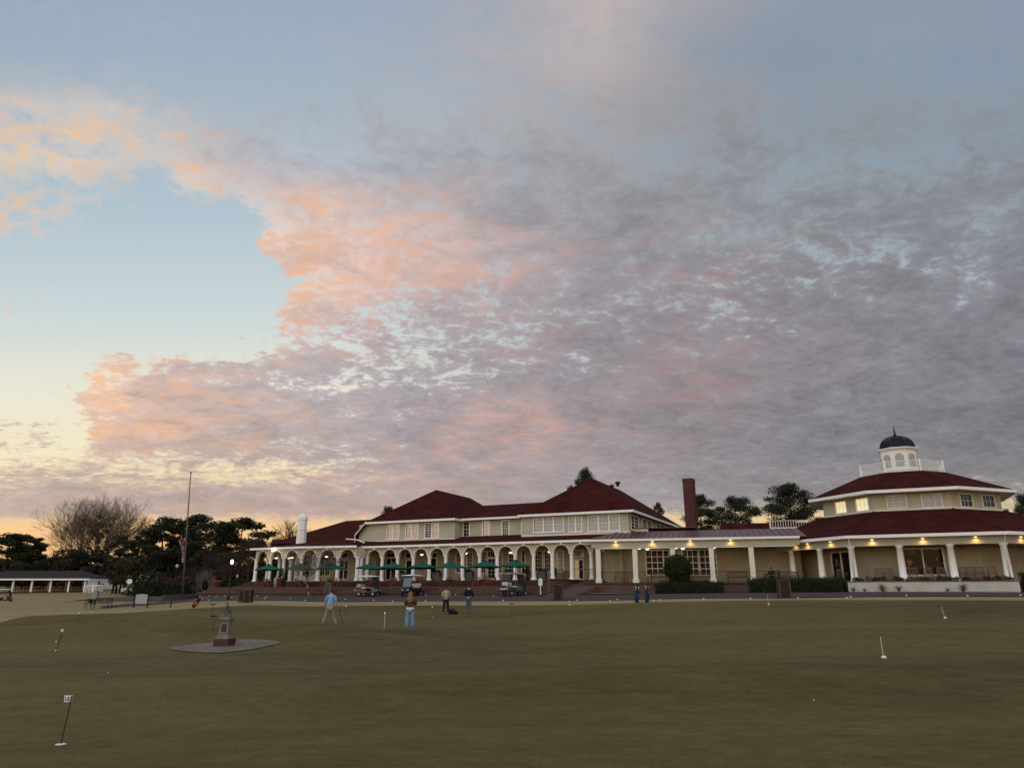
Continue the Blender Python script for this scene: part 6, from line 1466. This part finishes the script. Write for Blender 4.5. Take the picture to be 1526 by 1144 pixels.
# lounge seats on the porch: two red-brown armchairs near px 843, 800
for i, (px, v, lb) in enumerate(((845, 1.6, 'reddish brown armchair on the arcade floor left of the stair rail'), (795, 1.6, 'reddish armchair half hidden behind a column at the right arcade'), (503, -.2, 'dark red armchair in the left porch bay'))):
    a, _ = FA.front(v).hit(px, 858); c = dup(ch0, (0, 0, 0), 0, None); c.location = FA.world(a, v, ZF); c.rotation_euler = (0, 0, FA.rot + R(170)); c.scale = (1.25, 1.25, .95); tag(c, lb, 'chair')
# porch wing furniture
pch = chair(GREYWOOD, 'porch_chair'); 
for i, (px, lb) in enumerate(((922, 'slatted brown chair behind the railing between the first two square pillars'), (940, 'slatted brown chair beside the second square pillar'))):
    a, _ = FB.front(1.3).hit(px, 858); c = pch if i == 0 else dup(pch, (0, 0, 0), 0, None); c.location = FB.world(a, 1.3, FZ); c.rotation_euler = (0, 0, FB.rot); c.scale = (1.25, 1.2, 1.1); tag(c, lb, 'chair', 'porch wing chairs')
def bench(m=WOOD, L_=1.6, name='garden_bench'):
    t = bpy.data.objects.new(name, None); COL.objects.link(t); s = MB()
    for i in range(5): s.box(-L_ / 2, L_ / 2, -.24 + i * .1, -.16 + i * .1, .42, .45)
    s.build('seat', m, t); b = MB(); n = 10; vs = []
    b.box(-L_ / 2, L_ / 2, .24, .275, .50, .55)
    for i in range(n): x0 = -L_ / 2 + L_ * i / n; x1 = x0 + L_ / n; h0, h1 = (.90 + .06 * math.sin(math.pi * i / n)), (.90 + .06 * math.sin(math.pi * (i + 1) / n)); b.add([(x0, .24, h0 - .08), (x1, .24, h1 - .08), (x1, .24, h1), (x0, .24, h0), (x0, .275, h0 - .08), (x1, .275, h1 - .08), (x1, .275, h1), (x0, .275, h0)], [(0, 1, 2, 3), (4, 5, 6, 7), (0, 1, 5, 4), (2, 3, 7, 6)])
    for i in range(18): x = -L_ / 2 + .06 + (L_ - .12) * i / 17; b.box(x - .018, x + .018, .248, .268, .53, .86)
    b.build('backrest', m, t)
    for x in (-L_ / 2 + .03, L_ / 2 - .03):
        MB().box(x - .03, x + .03, -.25, -.2, 0, .65).build('leg', m, t); MB().box(x - .03, x + .03, .22, .28, 0, .92).build('leg', m, t); MB().box(x - .035, x + .035, -.27, .26, .65, .68).build('armrest', m, t)
    return t
bn = bench(mat('brown_bench_wood', (.11, .06, .038), .7, .25, 6)); first = True
for px, lb in ((984, 'brown slatted bench behind the round topiary tree, left one'), (1045, 'brown slatted bench right of the round topiary tree'), (1099, 'brown slatted bench alone between two square pillars'), (1168, 'dark bench at the right end of the porch wing beside the round column'), (1150, 'dark bench under the seated person')):
    v = 1.5 if px not in (1150, 1168) else 1.1
    a, _ = FB.front(v).hit(px, 858); c = bn if first else dup(bn, (0, 0, 0), 0, None); first = False; c.location = FB.world(a if px != 1168 else a + .35, v, FZ); c.rotation_euler = (0, 0, FB.rot); c.scale = (1.05, 1, 1.0) if px not in (1150,) else (.8, 1, .9); tag(c, lb, 'bench', 'benches on the porch wing')
st_ = thing('side_table', 'low brown side table between the porch chairs and the second pillar', 'table', FB.world(FB.front(1.3).hit(958, 858)[0], 1.3, FZ)); MB().box(-.5, .5, -.25, .25, .38, .43).build('table_top', GREYWOOD, st_)
for x in (-.45, .45):
    for y in (-.2, .2): MB().box(x - .03, x + .03, y - .03, y + .03, 0, .379).build('leg', GREYWOOD, st_)
# chairs on the octagon porch
oc = dup(pch, (0, 0, 0), 0, None); oc_first = True
for i, (px, lb) in enumerate(((1248, 'brown porch chair before the lit shop door'), (1274, 'grey brown porch chair right of the downspout'), (1311, 'porch chair, left of a pair before the blank wall'), (1325, 'porch chair, right of a pair before the blank wall'), (1361, 'brown porch chair below the left pane of the shop window'), (1384, 'brown porch chair below the middle of the shop window'), (1404, 'porch chair below the right edge of the shop window'), (1437, 'slatted porch chair, left of two beside the third column'), (1448, 'slatted porch chair, right of two beside the third column'), (1461, 'pale slatted porch chair by the inner wall corner'), (1480, 'slatted porch chair nearest the right hand column'))):
    P = oct_face(-1 if px < 1262 else 0, 11.0); a, _ = P.hit(px, 858); q = P.p(a, 0, 0); c = oc if oc_first else dup(pch, (0, 0, 0), 0, None); oc_first = False; c.location = FC.world(q[0], q[1], FZ + .02); c.rotation_euler = (0, 0, FC.rot + (R(-45) if px < 1262 else 0)); c.scale = (1.1, 1.1, 1.12); tag(c, lb, 'chair', 'chairs on the octagonal porch')
# stair rails by the octagon
sr = thing('stair_railing', 'pair of black sloping stair handrails between the porch wing and the round columns', 'railing', FB.world(15.0, -1.2, FZ - .4), FB.rot)
for dx, nm in ((0, 'a'), (2.1, 'b')):
    r_ = MB(); r_.tube([(dx - .9, -.6, .15), (dx - .8, -.6, .42), (dx + .5, .4, 1.32), (dx + 1.1, .5, 1.38), (dx + 1.15, .5, 1.1)], .028, 5); r_.tube([(dx + .5, .4, .4), (dx + .5, .4, 1.32)], .022, 4); r_.tube([(dx + 1.1, .5, .4), (dx + 1.1, .5, 1.38)], .022, 4); r_.tube([(dx - .8, -.6, .2), (dx + .5, .4, 1.1)], .018, 4); r_.build('handrail', IRON, sr)
# ------------------------------------------------------------------ bins and signs
def bin_(px, Y, label, w=.62, h=1.05):
    t = thing('litter_bin', label, 'bin', ground(px, Y), FA.rot * .3)
    MB().box(-w / 2, w / 2, -w / 2, w / 2, .06, h - .06).build('bin_body', DARKWOOD, t); f = MB()
    for x in (-w / 2, w / 2):
        for y in (-w / 2, w / 2): f.box(x - .04, x + .04, y - .04, y + .04, 0, h)
    f.box(-w / 2 - .04, w / 2 + .04, -w / 2 - .04, w / 2 + .04, h - .05, h + .02); f.build('frame', mat('brown_frame', (.075, .05, .04), .6, .2), t)
    for i in range(5): MB().box(-w / 2 + .07 + i * .1, -w / 2 + .12 + i * .1, -w / 2 - .015, -w / 2, .12, h - .12).build('slat', DARKWOOD, t)
    return t
bin_(362, 67, 'dark brown litter bin, left of a pair in front of the left steps', .55, 1.05); bin_(369.5, 66.5, 'dark brown litter bin, right of a pair in front of the left steps', .55, 1.12)
bin_(832, gY(832, -13.4), 'dark brown litter bin between the brick ramp and the green', .66, 1.15); bin_(1169.5, gY(1169, -14.2), 'brown litter bin standing before the clipped hedge left of the planter wall', .66, 1.18)
bd = thing('menu_board', 'dark framed sandwich board at the foot of the steps behind the walking man', 'sign board', FA.world(FA.front(-8.1).hit(488, 885)[0], -8.15, 1.46), FA.rot); MB().box(-.3, .3, -.03, .03, .05, 1.1).build('panel', mat('board_grey', (.06, .055, .05), .8, .3, 9), bd); MB().box(-.35, -.3, -.05, .05, 0, 1.15).box(.3, .35, -.05, .05, 0, 1.15).box(-.35, .35, -.05, .05, 1.1, 1.16).build('frame', mat('grey_frame', (.16, .13, .12), .7), bd)
sg = thing('standing_sign', 'small white sign on a white post with dark base beside the green cart', 'sign', ground(805.5, gY(805.5, -9.6)), 0)
MB().box(-.035, .035, -.03, .03, .05, .9).build('post', WPL, sg); MB().box(-.17, .17, -.04, .0, .85, 1.35).box(-.1, .1, -.04, .0, 1.35, 1.43).build('panel', WPL, sg); MB().lathe([(.3, 0), (.28, .05), (.08, .14)], 12).build('base', DARKWOOD, sg)
mt = mat('notice_print', (.25, .25, .25), .8); MB().box(-.1, .1, -.045, -.041, 1.2, 1.23).box(-.1, .1, -.045, -.041, 1.12, 1.14).box(-.1, .07, -.045, -.041, 1.05, 1.07).build('printed_lines', mt, sg)
# notice board, left lawn
nb = thing('notice_board', 'pale blank notice board on two dark posts beside the path', 'sign board', ground(209, 66), R(8))
n = 10; w = .5; pts = [(-w, 0, .35), (w, 0, .35), (w, 0, 1.1)] + [(w - 2 * w * i / n, 0, 1.1 + .06 * math.sin(math.pi * i / n)) for i in range(1, n)] + [(-w, 0, 1.1)]
MB().add([(x, -.02, z) for x, _, z in pts] + [(x, .02, z) for x, _, z in pts], [tuple(range(len(pts))), tuple(range(len(pts), 2 * len(pts)))[::-1]] + [(i, (i + 1) % len(pts), len(pts) + (i + 1) % len(pts), len(pts) + i) for i in range(len(pts))]).build('panel', mat('pale_board', (.34, .35, .34), .4, .05), nb)
for x in (-.58, .58): MB().box(x - .05, x + .05, -.05, .05, 0, 1.05).build('post', IRON, nb)
ps_ = thing('bollard', 'short dark post standing between the notice board and the golf bag', 'post', ground(254, 64)); MB().lathe([(.05, 0), (.05, .8), (.06, .82), (.06, .9), (.02, .93)], 8).build('post', IRON, ps_)
wb = thing('water_cooler', 'small grey dispenser on a stand behind the lawn bench', 'dispenser', ground(140.5, 72)); MB().box(-.22, .22, -.2, .2, .5, 1.2).lathe([(.12, 1.2), (.16, 1.24), (.15, 1.35), (.03, 1.4)], 10).build('tank', mat('grey_plastic', (.22, .23, .23), .5), wb); MB().box(-.05, .05, -.05, .05, 0, .5).box(.1, .55, -.1, .1, 1.15, 1.2).build('stand', IRON, wb)
# bench on the left lawn
lb_ = thing('park_bench', 'dark slatted metal bench on the dormant lawn beside the path', 'bench', ground(150, 67), R(165))
s = MB()
for i in range(6): s.box(-.95, .95, -.22 + i * .08, -.16 + i * .08, .42, .44)
s.build('seat', IRON, lb_); s = MB()
for i in range(16): x = -.9 + 1.8 * i / 15; s.box(x - .02, x + .02, -.27, -.25, .48, .84)
s.box(-.95, .95, -.28, -.24, .82, .87).box(-.95, .95, -.28, -.24, .46, .50); s.build('backrest', IRON, lb_)
for x in (-.92, .92): MB().tube([(x, .25, 0), (x, .25, .62), (x, -.25, .66)], .03, 5).build('arm_frame', IRON, lb_); MB().tube([(x, -.26, 0), (x, -.26, .86)], .03, 5).build('leg', IRON, lb_)
MB().ell((.05, -.32, .66), (.09, .02, .09), 10, 6).build('badge', WPL, lb_)
eb = thing('metal_chair', 'ornate dark metal chair standing at the left end of the lawn bench', 'chair', ground(132, 66), R(230)); MB().box(-.28, .28, -.25, .25, .42, .45).build('seat', IRON, eb); MB().tube([(-.28, .25, 0), (-.28, .25, .88), (.28, .25, .88), (.28, .25, 0)], .03, 5).box(-.2, .2, .23, .26, .5, .84).build('backrest', IRON, eb); MB().tube([(-.28, -.25, 0), (-.28, -.25, .64), (-.28, .25, .66)], .028, 5).tube([(.28, -.25, 0), (.28, -.25, .64), (.28, .25, .66)], .028, 5).build('armrest', IRON, eb)
# path kerbs: dark edging curves
EDGE = mat('dark_edging', (.03, .02, .018), .9, .3)
def kerb(name, pts, w=.3, off=.05):
    o = strip(name, pts, w, EDGE, off); return o
kerb('path_kerb', [gxy(152, 67.5), gxy(180, 70), gxy(208, 74), gxy(232, 78)]); kerb('path_kerb', [gxy(97, 77), gxy(130, 80), gxy(165, 84), gxy(200, 88), gxy(235, 90)], .35, .05)
# ------------------------------------------------------------------ flagpole, flag, circular planter
fY = 76; fb = ground(271.5, fY); topw = at(284.3, 706, fY)
fp = thing('flagpole', 'tall slightly leaning dark flagpole with a gold ball standing in the round stone bed', 'flagpole', fb)
tv = topw - fb; MB().tube([(0, 0, 0), tuple(tv * .5), tuple(tv)], [.10, .075, .045], 10).build('pole', mat('grey_pole', (.10, .085, .075), .5, .1), fp, True); MB().ell(tuple(tv + Vector((0, 0, .1))), (.11, .11, .11), 10, 8).build('finial', mat('gold_ball', (.25, .16, .06), .4, metal=.7), fp, True)
MB().tube([tuple(tv * .97 + Vector((-.12, -.05, 0))), tuple(tv * .1 + Vector((-.15, -.05, 0)))], .008, 3).build('halyard', IRON, fp)
def flagmesh():
    t = thing('national_flag', 'red and white striped national flag hanging limp at half mast', 'flag', fb)
    zt_, zb_ = at(277, 793, fY).z - fb.z, at(273, 838, fY).z - fb.z; nz, nx = 30, 12; H_ = zt_ - zb_
    def xy(i, j):
        f = i / nz; z = zt_ - H_ * f; x0 = tv.x * z / tv.z - .10; wd = (.42 + .16 * math.sin(f * 5 + 1)) * (1 - .35 * f) * (.6 if i == 0 else 1); x = x0 - wd * (j / nx) + .07 * math.sin(f * 7 + j * .8); y = .16 * math.sin(j * 1.9 + f * 4.5); return (x, y, z - .25 * (j / nx) * (1 - f))
    bands = {'r': MB(), 'w': MB(), 'b': MB()}
    for i in range(nz):
        for j in range(nx):
            f = (i + j * 1.6) / nz
            k = 'b' if (i < 5 and j < 7) else ('r' if int((f * 6.5)) % 2 == 0 and i < 19 else ('w' if i < 20 or (i + j) % 9 else 'r'))
            bands[k].add([xy(i, j), xy(i, j + 1), xy(i + 1, j + 1), xy(i + 1, j)], [(0, 1, 2, 3)])
    bands['w'].build('white_stripes', mat('flag_white', (.45, .43, .42), .85), t, True); bands['r'].build('red_stripes', mat('flag_red', (.24, .02, .03), .85), t, True); bands['b'].build('blue_canton', mat('flag_blue', (.03, .035, .09), .85), t, True)
flagmesh()
pr = thing('round_stone_bed', 'low round dark stone planting bed around the flagpole foot', 'planting bed', fb + Vector((-.2, 0, 0)))
MB().lathe([(1.75, -.2), (1.75, .36), (1.45, .37), (1.44, .3), (.1, .3)], 28).build('stone_ring', mat('dark_stone', (.045, .038, .034), .9, .3, 3, .4, 20), pr); V, Q = leaves(rgn, [(0, 0, .35, 1.35, 1.35, .12)], 1500, .07); fast_mesh('groundcover', V, Q, EVERG, pr)
sw = MB(); 
# ------------------------------------------------------------------ street clock
ck = thing('street_clock', 'dark green post clock with a pale lit round face on the lawn', 'clock', ground(189.5, 88), R(40)); CG = mat('dark_green_iron', (.018, .035, .026), .5, .2)
ht = at(189, 866, 88).z - ground(189.5, 88).z
MB().lathe([(.28, 0), (.28, .5), (.2, .55), (.17, 1.0), (.11, 1.05), (.10, ht - .6), (.16, ht - .55), (.12, ht - .5)], 10).build('post', CG, ck, True)
Mh = Matrix.Translation((0, 0, ht)) @ Matrix.Rotation(R(90), 4, 'X')
MB().lathe([(.31, -.16), (.36, -.14), (.36, .14), (.31, .16)], 24, M=Mh).build('case', CG, ck, True); FACE = mat('clock_face', (.7, .68, .5), .5, 0, emit=(1, .93, .62), es=.22)
fc = MB().lathe([(.29, .165), (.29, .175)], 24, M=Mh).build('face', FACE, ck); MB().box(-.015, .015, -.186, -.178, ht, ht + .2).box(-.14, 0, -.186, -.178, ht - .015, ht + .015).build('hands', IRON, fc)
tk = MB(); [tk.box(.25 * math.sin(a) - .012, .25 * math.sin(a) + .012, -.182, -.177, ht + .25 * math.cos(a) - .02, ht + .25 * math.cos(a) + .02) for a in [math.pi / 6 * i for i in range(12)]]; tk.build('hour_marks', IRON, fc)
MB().lathe([(.34, ht + .42), (.25, ht + .55), (.08, ht + .68), (.02, ht + .8)], 10).build('crest', CG, ck, True)
# ------------------------------------------------------------------ lamp posts
def lamp(px, Y, top, label, lit, globe=.2):
    g = ground(px, Y); h = at(px, top, Y).z - g.z; t = thing('lamp_post', label, 'street lamp', g)
    MB().lathe([(.14, 0), (.12, .3), (.06, .5), (.045, h - .35), (.07, h - .3), (.09, h - .22)], 8).build('post', IRON, t, True)
    MB().lathe([(.10, h - .22), (globe, h), (globe * .85, h + .16), (.05, h + .22)], 12).build('lamp_glass', BULB if lit else mat('lamp_glass_dim', (.3, .33, .36), .3, emit=(.6, .7, .85), es=.12), t, True); MB().lathe([(.06, h + .22), (.02, h + .34)], 8).build('finial', IRON, t)
    if lit: point(t, (0, -.3, h), 25, (1, .85, .62), .15)
lamp(340, 72, 837, 'lit black lamp post with glowing globe near the left steps', True, .15)
lamp(258.5, 100, 843, 'dim black lamp post left of the flagpole in front of the trees', False)
lamp(351, 104, 858, 'low dim garden lamp behind the hedge left of the arcade', False, .14)
# terracotta planters and stepped walls left of the terrace
TC = mat('terracotta', (.16, .06, .038), .85, .2, 4)
for i, (px, Y, hh, w, lb) in enumerate(((317.5, 86, 1.3, .45, 'tall square brick planter pillar at the top of the left steps'), (323.5, 85, .85, .42, 'shorter round terracotta pot beside the square brick pillar'), (418, 74.2, 1.0, .45, 'terracotta pot on the steps in front of the left porch bay'))):
    a, _ = FA.front(-5.5).hit(px, 880); base = ground(px, Y) if i < 2 else FA.world(FA.front(-5.9).hit(418, 870)[0], -5.9, TZ); 
    if i < 2: base.z = 2.1
    t = thing('planter_pot', lb, 'planter', base, .3)
    if i == 0: MB().box(-w, w, -w, w, -.6, hh).box(-w - .06, w + .06, -w - .06, w + .06, hh, hh + .1).build('pillar', BRICK, t)
    else: MB().lathe([(w * .65, 0), (w, hh * .8), (w * 1.12, hh * .82), (w * 1.12, hh), (w * .9, hh)], 14).build('pot', TC, t, True)
    V, Q = leaves(np.random.default_rng(90 + i), [(0, 0, hh + .3, .35, .35, .35 if i != 2 else .75)], 420, .07); fast_mesh('plant', V, Q, EVERG if i else BROWNLEAF, t)
ws = thing('serving_cart', 'small white waste bin beside the second column of the left bay', 'bin', FA.world(FA.front(-4.9).hit(411.5, 866)[0], -4.9, TZ)); MB().lathe([(.2, 0), (.24, .7), (.25, .9), (.12, 1.0), (.1, 1.25)], 12).build('bin_body', mat('offwhite', (.42, .39, .34), .6), ws, True); MB().lathe([(.26, .88), (.26, .95), (.2, .97)], 12).build('rim', WPL, ws)
# ------------------------------------------------------------------ far pavilion and white shed
py_ = 128
pvA = at(-60, 880, py_); pvz = 1.62
PV_ = thing('open_pavilion', 'long open sided white pavilion with a dark hipped roof at the far left', 'pavilion', (0, 0, 0)); FP = Frame(0, 0, 0)
PF = Plane(FP, 0, 126, 1, 0, 0, -1)
def pvx(px, y=865): return PF.hit(px, y)[0]
ez_ = PF.hit(60, 862)[1]; rz_ = Plane(FP, 0, 130, 1, 0, 0, -1).hit(60, 850)[1]; xL, xR = pvx(-45), pvx(131)
mb = MB(); mb.poly([(xL - .6, 125.4, ez_), (xR + .6, 125.4, ez_), (xR - 3.6, 129.8, rz_), (xL + 3.6, 129.8, rz_)]); mb.poly([(xR + .6, 125.4, ez_), (xR + .6, 134.4, ez_), (xR - 3.6, 129.8, rz_)]); mb.poly([(xL - .6, 134.4, ez_), (xR + .6, 134.4, ez_), (xR - 3.6, 129.8, rz_), (xL + 3.6, 129.8, rz_)]); mb.poly([(xL - .6, 125.4, ez_), (xL - .6, 134.4, ez_), (xL + 3.6, 129.8, rz_)]); mb.poly([(xL - .6, 125.4, ez_ - .02), (xR + .6, 125.4, ez_ - .02), (xR + .6, 134.4, ez_ - .02), (xL - .6, 134.4, ez_ - .02)])
mb.build('roof', mat('dark_brown_shingle', (.028, .018, .016), .9, .2, 2), PV_)
mb = MB(); mb.box(xL - .6, xR + .6, 125.3, 125.42, ez_ - .24, ez_ + .02); mb.box(xR + .52, xR + .64, 125.43, 134.4, ez_ - .3, ez_ + .02); mb.build('eave_board', WHITE, PV_)
for px in (21, 49, 77, 104, 128, -6, -32): MB().box(pvx(px) - .13, pvx(px) + .13, 125.85, 126.1, pvz - .5, ez_ - .3).build('column', WHITE, PV_)
for px in (33, 61, 88, 112, 6): MB().box(pvx(px) - .11, pvx(px) + .11, 133.2, 133.5, pvz, ez_ - .3).build('column', WHITE, PV_)
MB().box(xL, xR, 125.6, 134, pvz - .8, pvz).build('floor', BRICKSTEP, PV_)
ra = MB(); 
ra.box(xL, xR, 133.3, 133.36, pvz + .85, pvz + .92); x = xL
while x < xR: ra.box(x, x + .06, 133.3, 133.34, pvz, pvz + .9); x += .3
ra.build('railing', WHITE, PV_)
fs = thing('slat_fence', 'low white slatted fence with sloping stair rail right of the pavilion', 'fence', (0, 0, 0)); x0_, x1_ = pvx(132), pvx(160)
mb = MB(); x = x0_
while x < x1_: mb.box(x, x + .09, 125.0, 125.06, pvz - .3, pvz + 1.0); x += .26
mb.box(x0_, x1_, 124.96, 125.1, pvz + 1.0, pvz + 1.1); mb.box(pvx(145), pvx(145) + .2, 124.9, 125.1, pvz - .3, pvz + 1.3); mb.tube([(pvx(146), 124.9, pvz + .1), (pvx(152), 124.9, pvz + 1.05), (pvx(160), 124.9, pvz + 1.05)], .08, 4); mb.build('slats', WHITE, fs)
sh = thing('white_shed', 'white weatherboard building behind the trees right of the pavilion', 'building', (0, 0, 0)); sx0, sx1 = Plane(FP, 0, 140, 1, 0, 0, -1).hit(130, 870)[0], Plane(FP, 0, 140, 1, 0, 0, -1).hit(236, 870)[0]; sz = Plane(FP, 0, 140, 1, 0, 0, -1).hit(150, 860)[1]
mb = MB(); z = .8
while z < sz: mb.add([(sx0, 140 - .03, z), (sx1, 140 - .03, z), (sx1, 140, z + .25), (sx0, 140, z + .25)], [(0, 1, 2, 3)]); z += .25
mb.box(sx0, sx1, 140.01, 147, .8, sz); mb.build('wall', mat('white_boards', (.46, .47, .47), .8, .08), sh)
mb = MB(); mb.slab([(sx0 - .4, 139.5, sz), (sx1 + .4, 139.5, sz), (sx1 + .4, 147.5, sz + .35), (sx0 - .4, 147.5, sz + .35)], .12); mb.build('roof', mat('pale_roof', (.40, .40, .40), .7), sh)
for px in (150, 205, 222): x = Plane(FP, 0, 139.9, 1, 0, 0, -1).hit(px, 870)[0]; MB().box(x - .5, x + .5, 139.86, 139.95, sz - 2.2, sz - 1.1).build('window', PANE_DARK, sh)
# pavilion furniture
dch = dup(ch0, (0, 0, 0), 0, None); k = 0
for i, px in enumerate((10, 34, 40, 58, 66, 84, 90, 97, 112, 118)):
    a = Plane(FP, 0, 129, 1, 0, 0, -1).hit(px, 875)[0]; c = dch if k == 0 else dup(dch, (0, 0, 0), 0, None); k = 1; c.location = (a, 129, pvz); c.rotation_euler = (0, 0, i * 1.9); tag(c, 'dark wooden chair under the open pavilion, %s from the left' % ORD[i], 'chair', 'chairs under the pavilion')
# dark tree trunks before the shed
for i, (px, Y) in enumerate(((167, 122), (172.5, 121), (178, 122), (185, 121), (197, 120))):
    t = thing('slim_trunk_tree', 'slim dark tree trunk before the white shed, %s from the left' % ORD[i], 'tree', ground(px, Y), i, 'slim trunks before the white shed')
    MB().tube([(0, 0, -.2), (.1 * (-1) ** i, 0, 2.2), (.25 * (-1) ** i, .1, 4.6)], [.2, .15, .08], 6).tube([(.1 * (-1) ** i, 0, 2.2), (-.5, 0, 4.4)], [.1, .05], 5).build('trunk', BARK, t, True)
    V, Q = leaves(np.random.default_rng(120 + i), [(0, 0, 4.8, 1.3, 1.3, .8)], 500, .2); fast_mesh('crown', V, Q, EVERG, t)
# parked car
car = thing('parked_car', 'silver white parked car partly hidden between the clock and the lit bush', 'car', ground(203, 118), R(12)); prof = [(-2.1, .35), (-2.15, .75), (-1.9, .95), (-1.3, 1.05), (-.8, 1.42), (.5, 1.45), (1.2, 1.02), (2.0, .85), (2.15, .6), (2.1, .35)]
mb = MB(); n = len(prof); mb.add([(x, -.85, z) for x, z in prof] + [(x, .85, z) for x, z in prof], [tuple(range(n)), tuple(range(n, 2 * n))[::-1]] + [(i, (i + 1) % n, n + (i + 1) % n, n + i) for i in range(n)]); mb.build('body', mat('silver_paint', (.42, .44, .46), .3, .05, metal=.2), car, bevel=.08)
mb = MB(); mb.add([(-1.2, -.87, 1.06), (1.05, -.87, 1.05), (.45, -.87, 1.38), (-.8, -.87, 1.36)], [(0, 1, 2, 3)]); mb.build('side_window', PANE_DARK, car)
for x in (-1.35, 1.35):
    for y in (-.8, .8): wh = MB().lathe([(.2, -.1), (.33, -.1), (.33, .1), (.2, .1)], 16, M=Matrix.Translation((x, y, .33)) @ Matrix.Rotation(R(90), 4, 'X')).build('wheel', RUB, car, True)
# left retaining kerbs and bench near the flagpole
rb_ = dup(bn, (0, 0, 0), 0, None); rb_.location = ground(284, 86); rb_.rotation_euler = (0, 0, R(10)); tag(rb_, 'dark wooden bench on the paving just right of the flagpole', 'bench')
# strip of dry grass with kerb before the porch wing
def quadstrip(name, us, v0, v1, m, off, fr=FB):
    n = 30; P_ = np.zeros((n, 5, 2))
    for i in range(n):
        for j in range(5): w = fr.world(us[0] + (us[1] - us[0]) * i / (n - 1), v0 + (v1 - v0) * j / 4); P_[i, j] = (w.x, w.y)
    return grid_mesh(name, P_, m, off)
quadstrip('grass_strip', (-1.6, 5.0), -4.4, -1.2, DRY, .05); quadstrip('mulch_bed', (5.0, 16.5), -3.9, -1.0, mat('mulch', (.028, .018, .014), .95, .3, 8), .05)
quadstrip('kerb', (-1.6, 17), -4.9, -4.4, EDGE, .06)
n = 30; P_ = np.zeros((n, 4, 2))
for i in range(n):
    for j in range(4):
        q = oct_face(0, 15.7 + .42 * j).p(a0_ - 2 + (a1_ - a0_ + 6) * i / (n - 1), 0, 0); w = FC.world(q[0], q[1]); P_[i, j] = (w.x, w.y)
grid_mesh('mulch_bed', P_, mat('mulch', (.028, .018, .014)), .05)
